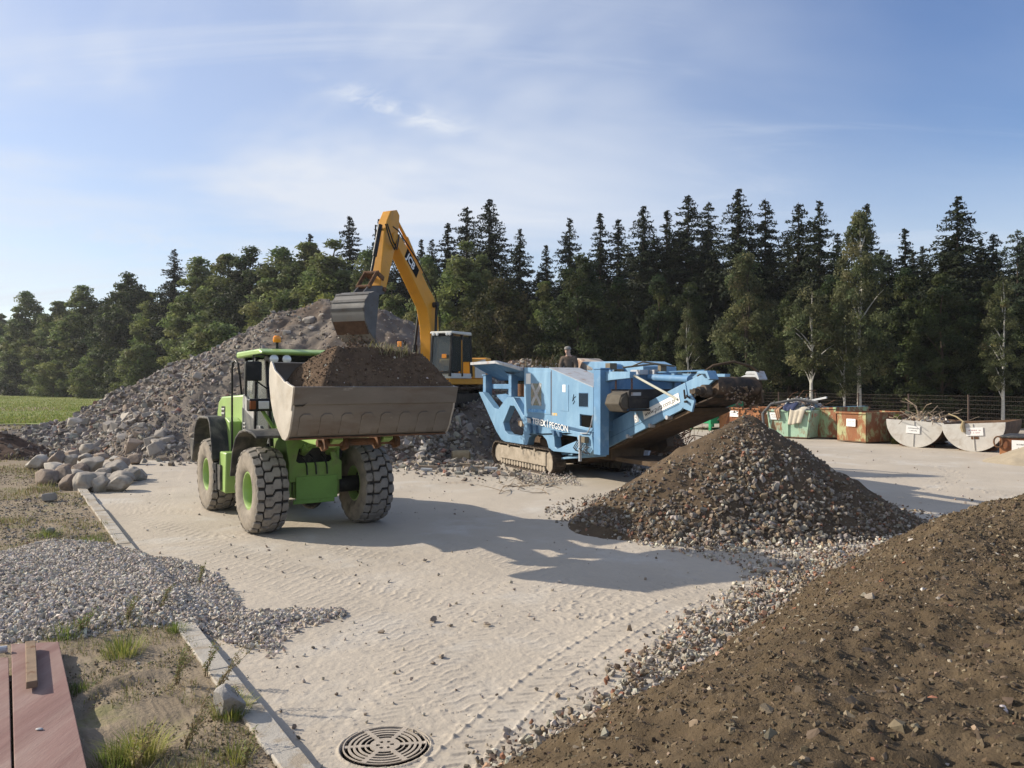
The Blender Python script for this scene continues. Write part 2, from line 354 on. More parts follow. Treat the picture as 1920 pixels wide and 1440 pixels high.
def tread(x, y, pts, width, amp, seed, H):
    """adds a wheel loader's tyre print along a curved path to the height field H"""
    P = np.array(pts); n = 14 * (len(P) - 1); tt = np.linspace(0, len(P) - 1, n + 1)
    def cr(t, c):
        i = np.clip(t.astype(int), 0, len(P) - 2); f = t - i; p0 = P[np.maximum(i - 1, 0), c]; p1 = P[i, c]; p2 = P[i + 1, c]; p3 = P[np.minimum(i + 2, len(P) - 1), c]
        return 0.5 * (2 * p1 + (p2 - p0) * f + (2 * p0 - 5 * p1 + 4 * p2 - p3) * f ** 2 + (3 * p1 - p0 - 3 * p2 + p3) * f ** 3)
    X = cr(tt, 0); Y = cr(tt, 1); s0 = 0.0; rows = y[:, 0]
    for i in range(n):
        ex, ey = X[i + 1] - X[i], Y[i + 1] - Y[i]; l = math.hypot(ex, ey) + 1e-9; ex /= l; ey /= l
        r0 = np.searchsorted(rows, min(Y[i], Y[i + 1]) - width); r1 = np.searchsorted(rows, max(Y[i], Y[i + 1]) + width)
        if r1 > r0:
            dx = x[r0:r1] - X[i]; dy = y[r0:r1] - Y[i]; a = dx * ex + dy * ey; c = -dx * ey + dy * ex; k = (a >= 0) & (a < l) & (np.abs(c) < width / 2)
            if k.any():
                ck = c[k]; zz = np.where(np.abs(ck) < 0.07, ck / 0.07 * 0.5, np.sign(ck) * 0.5)          # Z-shaped lugs
                ph = ((s0 + a[k]) / 0.21 + zz * 0.55 + (np.abs(ck) > 0.19) * 0.35) % 1.0
                rdg = np.exp(-((ph - 0.5) / 0.095) ** 2) + 0.30 * ph + 0.5 * np.exp(-((np.abs(np.abs(ck) - 0.19)) / 0.018) ** 2) * (amp > 0.012)
                m = sstep(-0.45, -0.05, fbm(x[r0:r1][k], y[r0:r1][k], 0.5, 3, seed)) * sstep(0, 0.05, width / 2 - np.abs(ck)); sub_ = H[r0:r1]; sub_[k] = sub_[k] * (1 - 0.5 * m) + (rdg - 0.35) * amp * m
        s0 += l

def g2(*pp): return [tuple(gp(px, py)[:2]) for px, py in pp]
TRACKS = [
    (g2((500, 1000), (640, 1030), (820, 1070), (1000, 1120), (1200, 1165), (1420, 1190)), 0.60, 0.020),
    (g2((660, 980), (820, 1010), (980, 1065), (1150, 1130), (1230, 1160)), 0.60, 0.016),
    (g2((1290, 1120), (1180, 1170), (1080, 1230), (1000, 1290), (880, 1400), (800, 1480)), 0.60, 0.022),
    (g2((1120, 1080), (1010, 1130), (900, 1190), (790, 1270), (700, 1360)), 0.58, 0.013),
    (g2((330, 880), (300, 930), (340, 990), (460, 1040), (640, 1090), (830, 1130), (1010, 1200), (1100, 1300)), 0.6, 0.016),
    (g2((410, 950), (330, 960), (240, 950), (170, 920)), 0.6, 0.016),
    (g2((500, 1000), (400, 1005), (300, 985), (220, 960)), 0.6, 0.016),
    (g2((1330, 1090), (1200, 1120), (1060, 1150), (900, 1160), (740, 1140), (600, 1090)), 0.6, 0.015),
    (g2((1250, 1190), (1150, 1270), (1010, 1370), (900, 1480)), 0.6, 0.018),
    (g2((980, 1090), (930, 1160), (850, 1240), (740, 1330), (640, 1430)), 0.58, 0.012),
    (g2((420, 1010), (520, 1070), (660, 1140), (800, 1230), (880, 1330)), 0.6, 0.013),
    (g2((300, 1000), (420, 1060), (560, 1110), (700, 1190), (800, 1300)), 0.6, 0.011),
    (g2((250, 900), (330, 905), (420, 925)), 0.6, 0.014),
    (g2((700, 920), (820, 905), (960, 915), (1100, 935)), 0.6, 0.018),
    (g2((1500, 900), (1620, 895), (1760, 905), (1900, 930)), 0.6, 0.03),
    (g2((1640, 960), (1740, 920), (1790, 890), (1730, 870), (1640, 862)), 0.6, 0.03),
]
ncol = 860; Yr = np.concatenate([np.geomspace(2.2, 4.6, 50)[:-1], np.geomspace(4.6, 17, 640)[:-1], np.geomspace(17, 82, 260)]); nr = len(Yr)
Yr = Yr; ur = np.linspace(-0.85, 0.85, ncol)
YY, UU = np.meshgrid(Yr, ur, indexing='ij'); XX = UU * YY
ZZ = 0.02 * fbm(XX, YY, 0.25, 3, 3) + 0.010 * fbm(XX, YY, 1.3, 2, 9) + 0.005 * fbm(XX, YY, 6.0, 3, 21)
near = sstep(22, 12, YY); ZZ += near * (0.006 * fbm(XX, YY, 11.0, 2, 31) + 0.007 * np.abs(fbm(XX, YY, 24.0, 2, 37)) + 0.012 * np.maximum(fbm(XX, YY, 13.0, 2, 38) - 0.22, 0))
for i, (p, w_, a_) in enumerate(TRACKS): tread(XX, YY, p, w_, a_ * 0.75, 40 + i, ZZ)
GR = gp(722, 1399)                                                      # drain grate centre
rg = np.hypot(XX - GR.x, YY - GR.y); ZZ = np.where(rg < 0.36, -0.12 + (0.12 + 0.006) * sstep(0.318, 0.345, rg), ZZ)
yard = link('yard', np_mesh('yard', np.stack([XX, YY, ZZ], -1).reshape(-1, 3), [grid_faces(nr, ncol)], smooth=True), m_yard); props(yard, kind='structure')

nr, ncol = 420, 420
Yr = 2.0 * (95 / 2.0) ** np.linspace(0, 1, nr); ur = np.linspace(0, 1, ncol) ** 1.6
YY, UU = np.meshgrid(Yr, ur, indexing='ij'); XX = bx(YY) + 0.30 - UU * (1.15 * YY + 3 + (bx(YY)))
dd = bx(YY) - XX
VH = lambda x, y: (0.062 + 0.04 * fbm(x, y, 0.6, 2, 51) * sstep(0, 1, bx(y) - x) + 0.035 * fbm(x, y, 2.6, 4, 57) * sstep(60, 8, y) * sstep(0, 0.6, bx(y) - x) + (0.03 * np.abs(fbm(x, y, 9.0, 3, 63)) + 0.018 * np.abs(fbm(x, y, 26.0, 2, 67))) * sstep(25, 8, y)) * np.where(y < 20.3, 1.0, sstep(0.0, 1.5, bx(y) - x)) - np.where(y < 20.3, 0.0, 0.10 * (1 - sstep(0, 0.8, bx(y) - x)))
ZZ = np.where(dd < 0, -0.1, VH(XX, YY))
# a kicked-up rut with a raised lip in the earth near the camera
rc = gp(235, 1330); ra = np.hypot((XX - rc.x) / 1.0, (YY - rc.y) / 1.5); ZZ += np.where(dd > 0.1, 0.045 * np.exp(-((ra - 0.40) / 0.06) ** 2) * sstep(0.25, -0.1, XX - rc.x) - 0.035 * np.exp(-((ra - 0.29) / 0.06) ** 2) * sstep(0.25, -0.1, XX - rc.x), 0)
verge = link('earth_verge', np_mesh('earth_verge', np.stack([XX, YY, ZZ], -1).reshape(-1, 3), [grid_faces(nr, ncol)], smooth=True), m_verge); props(verge, kind='structure')

kb = MB(); Y = 2.5; dk = Vector((-0.645, 1, 0)).normalized(); nk = Vector((-dk.y, dk.x, 0)); rk = random.Random(3)
p = Vector((float(kx(2.5)), 2.5, 0))
while p.y < 20.2:
    l = 0.99; j = rk.uniform(-0.012, 0.012); zt = 0.105 + rk.uniform(-0.008, 0.008); a = p + nk * j; b = a + dk * l
    q = [a, b, b + nk * 0.21, a + nk * 0.21]
    kb.add([Vector((v.x, v.y, -0.1)) for v in q] + [Vector((v.x, v.y, zt)) for v in q], [(3, 2, 1, 0), (4, 5, 6, 7), (0, 1, 5, 4), (1, 2, 6, 5), (2, 3, 7, 6), (3, 0, 4, 7)])
    p = p + dk * 1.0
props(kb.build('kerb', m_kerb, bevel=0.012), kind='structure')

nr, ncol = 60, 80
YY, UU = np.meshgrid(np.linspace(52, 240, nr), np.linspace(0, 1, ncol), indexing='ij'); XX = -YY * 1.1 + UU * (YY * 1.1 - 26 - (YY - 52) * 0.25)
ZZ = 0.1 + 0.15 * fbm(XX, YY, 0.07, 3, 71)
md = link('meadow', np_mesh('meadow', np.stack([XX, YY, ZZ], -1).reshape(-1, 3), [grid_faces(nr, ncol)], smooth=True), m_meadow); props(md, kind='structure')

def blades(name, pos, hgt, wid, col, m, parent=None, seed=0, lean=0.45):
    rng = np.random.default_rng(seed); n = len(pos); az = rng.uniform(0, 2 * np.pi, n); ln = rng.uniform(0.1, 1, n) * lean
    d = np.stack([np.cos(az), np.sin(az), np.zeros(n)], -1); s = np.stack([-np.sin(az), np.cos(az), np.zeros(n)], -1) * wid[:, None] * 0.5
    up = np.array([0, 0, 1.0]); h = hgt[:, None]
    mid = pos + up * h * 0.55 + d * h * ln[:, None] * 0.35; tip = pos + up * h * (1 - 0.25 * ln[:, None]) + d * h * ln[:, None] * 1.1
    V = np.stack([pos - s, pos + s, mid + s * 0.8, mid - s * 0.8, tip], 1).reshape(-1, 3); b = np.arange(n)[:, None] * 5
    return link(name, np_mesh(name, V, [b + np.array([[0, 1, 2, 3]]), b + np.array([[3, 2, 4]])], np.repeat(col, 5, 0)), m, parent)
rng = np.random.default_rng(11); n = 26000
Yg = 54 + 120 * rng.random(n) ** 1.5; Xg = -Yg * (0.36 + 0.34 * rng.random(n)); k = Xg < -26 - (Yg - 52) * 0.25; Xg, Yg = Xg[k], Yg[k]
mg = blades('meadow_grass', np.stack([Xg, Yg, np.full(len(Xg), 0.05)], -1), rng.uniform(0.10, 0.26, len(Xg)), rng.uniform(0.05, 0.11, len(Xg)), palette(rng, len(Xg), [(0.25, 0.29, 0.07), (0.33, 0.32, 0.12), (0.17, 0.23, 0.06)], [5, 3, 3]), m_blade, seed=12)
props(mg, 'long green meadow grass in front of the far wood', 'grass', kind='stuff')
# thin grass, moss and dead stalks over the earth verge
n = 52000; Yv = 4.2 * (52 / 4.2) ** rng.random(n); Xv = bx(Yv) - (0.05 + rng.random(n) ** 1.3 * (0.75 * Yv + bx(Yv)).clip(0.5))
cl = fbm(Xv, Yv, 0.9, 3, 81) + 0.25 * fbm(Xv, Yv, 4, 2, 83); k = (cl > 0.0) & ~((Yv < 10.5) & (Xv < bx(Yv) - 3.6)); Xv, Yv, cl = Xv[k], Yv[k], cl[k]
vg = blades('verge_grass', np.stack([Xv, Yv, VH(Xv, Yv) - 0.01], -1), rng.uniform(0.02, 0.08, len(Xv)) * (1 + 1.5 * (cl > 0.35)) * (1 + sstep(10, 40, Yv)), rng.uniform(0.004, 0.009, len(Xv)) * (1 + 2 * sstep(6, 30, Yv)), palette(rng, len(Xv), [(0.22, 0.23, 0.08), (0.34, 0.29, 0.16), (0.15, 0.16, 0.06), (0.26, 0.19, 0.11)], [4, 4, 2, 3]), m_blade, seed=13, lean=0.9)
n = 26000; Yv = 4.2 * (26 / 4.2) ** rng.random(n); Xv = bx(Yv) - (0.03 + rng.random(n) ** 1.2 * (0.75 * Yv + bx(Yv)).clip(0.5)); k = (fbm(Xv, Yv, 1.1, 3, 85) > -0.12) & ~((Yv < 10.5) & (Xv < bx(Yv) - 3.6)); Xv, Yv = Xv[k], Yv[k]; n = len(Xv)
o = stones('verge_litter', np.stack([Xv, Yv, VH(Xv, Yv) + 0.004], -1), (0.004 + 0.012 * rng.random(n) ** 3) * (0.7 + Yv / 12), palette(rng, n, [(0.20, 0.15, 0.10), (0.34, 0.28, 0.20), (0.13, 0.11, 0.06), (0.45, 0.40, 0.33), (0.19, 0.19, 0.08)], [5, 4, 3, 1.5, 3]), m_stone, None, 14); props(o, 'crumbs of soil, dead leaves and grit strewn over the earth verge', 'litter', kind='stuff')
props(vg, 'short sparse grass and moss growing over the earth verge', 'grass', kind='stuff')

# ------------------------------------------------------------------ drain grate
m_iron = mat('grate_iron', (0.40, 0.345, 0.28), 0.8, var=0.15, scale=12, bump=0.3, bscale=60)
m_void = mat('drain_dark', (0.008, 0.0075, 0.007), 0.95, var=0.1, spec=0.03, bump=0)
dg_ = empty('drain_grate', (GR.x, GR.y, 0.012), math.radians(8), 'round slotted iron drain grate set in the dusty yard', 'drain grate')
NR, NA = 33, 180; R0 = 0.322
rr_ = np.linspace(0.0, R0, NR + 1); keep = np.ones((NR, NA), bool)
for i in range(NR):
    rm = (rr_[i] + rr_[i + 1]) / 2
    for j in range(NA):
        a = (j + 0.5) / NA * 6; f = a % 1.0; edge = 0.10 * 0.2 / max(rm, 0.02) * 0.9
        if rm > 0.11:
            q = (rm - 0.11) / 0.041
            if q < 5 and 0.22 < q % 1.0 < 0.84 and edge < f < 1 - edge: keep[i, j] = False
        elif 0.042 < rm < 0.066 and 0.25 < (f + 0.5) % 1.0 < 0.75: keep[i, j] = False
V = []; 
for z in (0.0, -0.007):
    for i in range(NR + 1):
        for j in range(NA): V.append((rr_[i] * math.cos(2 * math.pi * j / NA), rr_[i] * math.sin(2 * math.pi * j / NA), z + (0.004 if i >= NR - 1 else 0)))
F = []; o2 = (NR + 1) * NA; ix = lambda i, j: i * NA + j % NA
for i in range(NR):
    for j in range(NA):
        if not keep[i, j]: continue
        F.append((ix(i, j), ix(i + 1, j), ix(i + 1, j + 1), ix(i, j + 1)))
        for (di, dj, e) in ((-1, 0, (ix(i, j), ix(i, j + 1))), (1, 0, (ix(i + 1, j + 1), ix(i + 1, j))), (0, -1, (ix(i + 1, j), ix(i, j))), (0, 1, (ix(i, j + 1), ix(i + 1, j + 1)))):
            a, b = i + di, (j + dj) % NA
            if a < 0 or (a < NR and keep[a, b]): continue
            F.append((e[0], e[1], e[1] + o2, e[0] + o2))
link('slotted_cover', np_mesh('slotted_cover', V, [np.array(F)]), m_iron, dg_)
pit = MB(); pit.lathe([(R0 - 0.004, -0.02), (R0 - 0.004, -0.11), (0.0, -0.11)], 'z', 40, close=False); pit.build('sump', m_void, dg_)

# ------------------------------------------------------------------ heaps
m_soil = mat('dug_soil', (0.106, 0.078, 0.048), 0.97, var=0.25, scale=4, col2=(0.078, 0.057, 0.035), amt2=0.4, scale2=1.2, soft2=0.12, bump=1.0, bscale=35, spec=0.1)
m_rub = mat('rubble_fines', (0.173, 0.149, 0.125), 0.97, var=0.22, scale=1.2, col2=(0.121, 0.093, 0.073), amt2=0.42, scale2=0.35, soft2=0.12, bump=1.0, bscale=12, spec=0.1)
m_mix = mat('crushed_mix', (0.101, 0.073, 0.047), 0.97, var=0.25, scale=3, bump=1.0, bscale=25, spec=0.1)
STONE_COL = [(0.337, 0.303, 0.253), (0.228, 0.193, 0.156), (0.438, 0.400, 0.337), (0.168, 0.131, 0.097), (0.278, 0.144, 0.093), (0.303, 0.228, 0.151)]

# the foreground soil heap, its foot running from beside the grate towards the gravel heap
SE = Vector((0.626, 0.78)); SN = Vector((0.78, -0.626)); SO = Vector((-0.05, 5.75))
def soil_h(r, s):
    s2 = s + 0.30 * fbm(r, s * 0 + 1.3, 0.5, 3, 91) + 0.12 * fbm(r, s, 1.3, 2, 93)
    h = 0.64 * np.maximum(s2, -0.6)
    crest = 1.36 + 0.16 * sstep(3, 7, r) + 0.16 * fbm(r, s, 0.7, 3, 95) - 0.015 * r
    h = h - np.logaddexp(0, (h - crest) * 7) / 7
    far = 0.75 * (8.9 + 0.35 * s - r) + 0.25 * fbm(r, s, 0.8, 2, 97); h = h - np.logaddexp(0, (h - far) * 6) / 6
    return h + 0.12 * fbm(r, s, 1.1, 3, 99) * sstep(0, 1, s) + 0.07 * fbm(r, s * 0.6, 3.4, 3, 101) * sstep(0, 0.4, s) + (0.075 * np.abs(fbm(r, s, 8.0, 3, 105)) + 0.035 * np.abs(fbm(r, s, 19.0, 2, 107))) * sstep(0, 0.3, s) - 0.035
rr1 = np.arange(-5.0, 12.5, 0.032); ss1 = np.arange(-0.7, 8.0, 0.034)
RR, SS = np.meshgrid(rr1, ss1, indexing='ij'); SX = SO.x + SE.x * RR + SN.x * SS; SY = SO.y + SE.y * RR + SN.y * SS
hz = soil_h(RR, SS) * sstep(-0.3, 1.3, np.hypot(SX, SY)) ** 0.2
cam_clear = np.hypot(SX, SY); hz = np.where(cam_clear < 1.6, np.minimum(hz, 1.25), hz)
soil = link('soil_heap', np_mesh('soil_heap', np.stack([SX, SY, np.maximum(hz, -0.12)], -1).reshape(-1, 3), [grid_faces(len(rr1), len(ss1))], smooth=True), m_soil)
props(soil, 'large brown soil heap with scattered brick bits filling the right foreground', 'soil heap')
def soil_w(r, s, dz=0.0): return np.stack([SO.x + SE.x * r + SN.x * s, SO.y + SE.y * r + SN.y * s, soil_h(r, s) + dz], -1)
n = 95000; r = -4.5 + 15 * rng.random(n) ; s = -0.05 + 4.2 * rng.random(n) ** 1.1; sz = 0.006 + 0.022 * rng.random(n) ** 2.6
o = stones('soil_crumbs', soil_w(r, s, -0.3 * sz), sz * (1 + 0.05 * np.maximum(r, 0)), palette(rng, n, [(0.120, 0.090, 0.057), (0.088, 0.065, 0.041), (0.155, 0.118, 0.077)], [5, 4, 3]), m_stone, soil, 21); o['kind'] = 'stuff'
n = 7500; r = -4 + 14.5 * rng.random(n); s = 4.0 * rng.random(n) ** 1.2; sz = 0.008 + 0.050 * rng.random(n) ** 4
o = stones('stones', soil_w(r, s, -0.25 * sz), sz, palette(rng, n, [(0.36, 0.32, 0.26), (0.21, 0.17, 0.12), (0.52, 0.48, 0.43), (0.30, 0.13, 0.08), (0.28, 0.215, 0.14), (0.12, 0.09, 0.065)], [3, 6, 0.6, 0.9, 2, 9]), m_stone, soil, 22); o['kind'] = 'stuff'
# loose rim of crushed stone and brick along the heap's foot
n = 2600; r = -1.5 + 11.0 * rng.random(n); s = (0.12 + 0.10 * sstep(0, 3, r)) * rng.normal(0, 1, n) - 0.22 * sstep(1, 4, r) + 0.03; sz = 0.018 + 0.042 * rng.random(n) ** 2
o = stones('foot_stones', np.stack([SO.x + SE.x * r + SN.x * s, SO.y + SE.y * r + SN.y * s, np.maximum(soil_h(r, s), 0) + 0.012 + 0.05 * rng.random(n) * sstep(0.45, 0, np.abs(s + 0.15))], -1), sz, palette(rng, n, STONE_COL + [(0.50, 0.30, 0.2)], [4, 4, 4, 3, 1.2, 3, 0.8]), m_stone, soil, 23); o['kind'] = 'stuff'

# the conical gravel heap under the conveyor
GC = Vector((4.95, 16.9)); GH = 2.22
def gheap_h(x, y):
    dx = x - GC.x; dy = y - GC.y; a = np.arctan2(dy, dx); r0 = np.hypot(dx, dy)
    R = 3.35 + 0.25 * np.sin(2 * a + 0.6) + 0.45 * np.exp(-((a + 2.6) / 0.5) ** 2) + 0.3 * np.exp(-((a + 0.35) / 0.5) ** 2) + 0.35 * fbm(np.cos(a) * 2, np.sin(a) * 2, 1.0, 2, 111)
    h = GH * (1 - r0 / R); h = np.minimum(h, GH - 0.32 * np.sqrt(r0 * r0 + 0.02)); return h + (0.20 * fbm(x, y, 1.1, 3, 113) + 0.06 * fbm(x, y, 5, 2, 117)) * sstep(0, 0.4, h)
xs = np.arange(GC.x - 4.6, GC.x + 4.6, 0.06); ys = np.arange(GC.y - 4.6, GC.y + 4.6, 0.06); XX, YY = np.meshgrid(xs, ys, indexing='ij')
gheap = link('gravel_heap', np_mesh('gravel_heap', np.stack([XX, YY, np.maximum(gheap_h(XX, YY), -0.1)], -1).reshape(-1, 3), [grid_faces(len(xs), len(ys))], smooth=True), m_mix)
props(gheap, 'conical heap of crushed brick and stone below the conveyor end', 'gravel heap')
n = 22000; a = rng.uniform(0, 2 * np.pi, n); q = 3.95 * np.sqrt(rng.random(n)); x = GC.x + q * np.cos(a); y = GC.y + q * np.sin(a); h = gheap_h(x, y); fr = fbm(x, y, 0.8, 3, 119)
# coarse stone on the camera side, earthy flanks left and right
ang = np.arctan2(y - GC.y, x - GC.x); front = np.exp(-((ang + 1.55 + 0.15) / 0.75) ** 2); k = (h > -0.05) & (rng.random(n) < 0.26 + 0.75 * front + 0.35 * (fr > 0.12) + 0.5 * sstep(2.6, 3.2, q) * (np.sin(ang) < 0.35) - 0.25 * (fr < -0.12)); x, y, h, front = x[k], y[k], h[k], front[k]; n = len(x)
sz = (0.025 + 0.058 * rng.random(n) ** 2.2) * (0.65 + 0.5 * front) * (1.08 - 0.5 * sstep(0.9, 2.1, h))
o = stones('stones', np.stack([x, y, np.maximum(h, 0) + sz * 0.25], -1), sz, palette(rng, n, [tuple(c * 0.82 for c in q_) for q_ in STONE_COL], [5, 7, 2.2, 8, 1.3, 3.5]), m_stone, gheap, 24); o['kind'] = 'stuff'
n = 1500; a = rng.uniform(0, 2 * np.pi, n); q = 3.5 + 0.75 * rng.random(n) ** 1.6; x = GC.x + q * np.cos(a); y = GC.y + q * np.sin(a); h = np.maximum(gheap_h(x, y), 0); sz = 0.02 + 0.045 * rng.random(n) ** 2
o = stones('foot_stones', np.stack([x, y, h + sz * 0.3], -1), sz, palette(rng, n, STONE_COL, [5, 6, 2.6, 7, 1.2, 3]), m_stone, gheap, 124); o['kind'] = 'stuff'
# tongue of stone running from the gravel heap to the soil heap's foot
TG = g2((1180, 1015), (1290, 1040), (1400, 1060), (1380, 1100), (1340, 1120), (1260, 1180), (1180, 1260), (1215, 1270), (1330, 1215), (1450, 1140), (1530, 1085), (1640, 1035), (1700, 1000), (1500, 960))
n = 9000; P = np.array(TG); x = rng.uniform(P[:, 0].min(), P[:, 0].max(), n); y = rng.uniform(P[:, 1].min(), P[:, 1].max(), n); sd = poly_sd(x, y, TG); k = sd > -0.12 * rng.random(n); x, y, sd = x[k], y[k], sd[k]; n = len(x)
sz = 0.018 + 0.045 * rng.random(n) ** 2
o = stones('stone_tongue', np.stack([x, y, 0.01 + 0.10 * np.minimum(np.maximum(sd, 0), 0.6) * rng.random(n) * 2], -1), sz, palette(rng, n, [tuple(min(1, c * 1.35) for c in q_) for q_ in STONE_COL], [6, 4, 5, 3, 0.9, 2]), m_stone, gheap, 25); o['kind'] = 'stuff'

# the demolition rubble mound and the bench the excavator stands on
RIDGE = [(-30, 53, 0.1), (-27, 50.5, 0.9), (-23, 48, 2.5), (-19.7, 46, 3.6), (-14.6, 42, 5.1), (-11.0, 39.3, 6.25), (-8.6, 38, 6.75), (-6.4, 37, 6.55), (-4.5, 36.5, 5.2), (-2.4, 36.5, 3.0), (3.0, 38, 1.0)]
BENCH = [(-9, 28.2), (-5.5, 27.4), (-2.6, 27.2), (-1.75, 29.0), (-1.6, 31.5), (-0.4, 34.5), (0.4, 38), (-9, 39)]
def mound_h(x, y):
    x = np.asarray(x, float); y = np.asarray(y, float); h = np.full(x.shape, -5.0)
    for a, b in zip(RIDGE[:-1], RIDGE[1:]):
        ex, ey = b[0] - a[0], b[1] - a[1]; t = np.clip(((x - a[0]) * ex + (y - a[1]) * ey) / (ex * ex + ey * ey), 0, 1)
        d = np.hypot(x - a[0] - t * ex, y - a[1] - t * ey); zr = a[2] + t * (b[2] - a[2])
        hh = zr - 0.70 * (np.sqrt(d * d + 0.25) - 0.5); h = np.maximum(h, hh)
    tail = 0.8 - 0.15 * np.hypot((x + 21.5) / 1.25, y - 40.5); h = np.maximum(h, tail)                   # low spread of blocks at the left foot
    h = np.maximum(h, np.minimum(1.8, 1.05 * poly_sd(x, y, BENCH)))
    on = (poly_sd(x, y, BENCH) > 1.2) & (h < 1.95)
    return h + np.where(on, 0.06, 1.0) * (0.75 * fbm(x, y, 0.33, 4, 121) + 0.30 * fbm(x, y, 1.5, 3, 123) + 0.14 * np.abs(fbm(x, y, 4.0, 3, 125))) * sstep(-0.1, 0.7, h)
xs = np.arange(-34, 4, 0.11); ys = np.arange(24, 58, 0.11); XX, YY = np.meshgrid(xs, ys, indexing='ij')
mound = link('rubble_mound', np_mesh('rubble_mound', np.stack([XX, YY, np.maximum(mound_h(XX, YY), -0.2)], -1).reshape(-1, 3), [grid_faces(len(xs), len(ys))], smooth=True), m_rub)
props(mound, 'high grey mound of broken concrete rubble behind the green loader', 'rubble mound')
RUB = [(0.312, 0.283, 0.250), (0.241, 0.212, 0.184), (0.406, 0.373, 0.326), (0.179, 0.151, 0.127), (0.321, 0.269, 0.208), (0.255, 0.142, 0.104)]
n = 72000; x = rng.uniform(-34, 1.5, n); y = rng.uniform(25, 57, n); h = mound_h(x, y); soft = sstep(-13, -9, x) * sstep(3.0, 4.5, h); k = (h > 0.02) & (x > -0.62 * y) & (rng.random(n) < 1 - 0.45 * soft); x, y, h, soft = x[k], y[k], h[k], soft[k]; n = len(x)
sz = (0.028 + 0.15 * rng.random(n) ** 3.8) * (1 - 0.45 * soft) * (1 + 0.5 * sstep(-12, -22, x))
o = stones('stones', np.stack([x, y, h + sz * 0.2], -1), sz, palette(rng, n, RUB, [6, 5, 2.6, 4, 2.5, 0.5]), m_stone, mound, 26, HULLS + SLABS, 0.7); o['kind'] = 'stuff'
n = 4200; x = rng.uniform(-8.5, -0.9, n); y = rng.uniform(24.9, 31.5, n); h = mound_h(x, y); k = (h > -0.9) & (h < 1.75) & (x < -1.75 + 0.46 * np.maximum(29.5 - y, 0) ); x, y, h = x[k], y[k], np.maximum(h[k], 0); n = len(x); sz = 0.035 + 0.24 * rng.random(n) ** 3.2
o = stones('bench_stones', np.stack([x, y, h + sz * 0.25], -1), sz, palette(rng, n, RUB, [6, 5, 2.2, 5, 2.5, 0.7]), m_stone, mound, 127, HULLS + SLABS, 0.7); o['kind'] = 'stuff'
n = 2600; x = rng.uniform(-25, 0.3, n); y = np.interp(x, [-26, -20, -12, -4, 0.3], [42, 35.5, 30.5, 27.3, 25.6]) + rng.normal(0, 1.3, n) - 0.4; h = np.maximum(mound_h(x, y), 0.0); sz = 0.03 + 0.15 * rng.random(n) ** 3
o = stones('foot_stones', np.stack([x, y, h + sz * 0.25], -1), sz, palette(rng, n, RUB, [6, 5, 2.6, 4, 2.5, 0.5]), m_stone, mound, 27, HULLS + SLABS, 0.6); o['kind'] = 'stuff'

# the low grey gravel spill over the kerb
GS = [tuple(gp(px, py, 0.1)[:2]) for px, py in ((-160, 1060), (0, 1035), (90, 1012), (180, 1015), (250, 1030), (335, 1040), (400, 1068), (432, 1105), (455, 1135), (540, 1132), (640, 1130), (645, 1142), (570, 1160), (520, 1190), (515, 1212), (470, 1200), (415, 1178), (330, 1166), (240, 1176), (110, 1196), (0, 1200), (-160, 1215))]
P = np.array(GS)
def spill_h(x, y):
    sd = poly_sd(x, y, GS); base = np.where(x < kx(y) - 0.1, 0.09, 0.0)
    base = 0.09 * sstep(0.25, -0.05, x - kx(y)); return base + 0.085 * sstep(0, 0.9, sd) + 0.045 * fbm(x, y, 1.2, 3, 131) * sstep(0, 0.3, sd) - 0.03 * (1 - sstep(-0.05, 0.12, sd)), sd
xs = np.arange(P[:, 0].min() - 0.2, P[:, 0].max() + 0.2, 0.05); ys = np.arange(P[:, 1].min() - 0.2, P[:, 1].max() + 0.2, 0.05); XX, YY = np.meshgrid(xs, ys, indexing='ij'); hh, sd = spill_h(XX, YY)
m_spill = mat('gravel_dust', (0.36, 0.32, 0.27), 0.95, var=0.15, scale=3, col2=(0.34, 0.28, 0.2), amt2=0.3, scale2=0.8, bump=0.8, bscale=30)
spill = link('gravel_spill', np_mesh('gravel_spill', np.stack([XX, YY, np.where(sd > -0.15, hh, -0.3)], -1).reshape(-1, 3), [grid_faces(len(xs), len(ys))], smooth=True), m_spill)
props(spill, 'low spread of grey gravel spilled across the kerb on the left', 'gravel')
n = 60000; x = rng.uniform(P[:, 0].min(), P[:, 0].max(), n); y = rng.uniform(P[:, 1].min() - .1, P[:, 1].max(), n); hh, sd = spill_h(x, y); k = (sd > -0.10 * rng.random(n) ** 2) & (x > -0.72 * y - 0.4) & ((fbm(x, y * 2.2, 0.45, 2, 135) < 0.18) | (rng.random(n) < 0.35)); x, y, hh = x[k], y[k], hh[k]; n = len(x)
sz = 0.015 + 0.036 * rng.random(n) ** 2.2
o = stones('stones', np.stack([x, y, np.maximum(hh, 0.0) + 0.008 + 0.02 * rng.random(n)], -1), sz, palette(rng, n, [(0.50, 0.445, 0.375), (0.41, 0.36, 0.30), (0.62, 0.565, 0.485), (0.45, 0.37, 0.285), (0.30, 0.255, 0.21)], [6, 4, 4, 2, 1.5]), m_stone, spill, 28); o['kind'] = 'stuff'
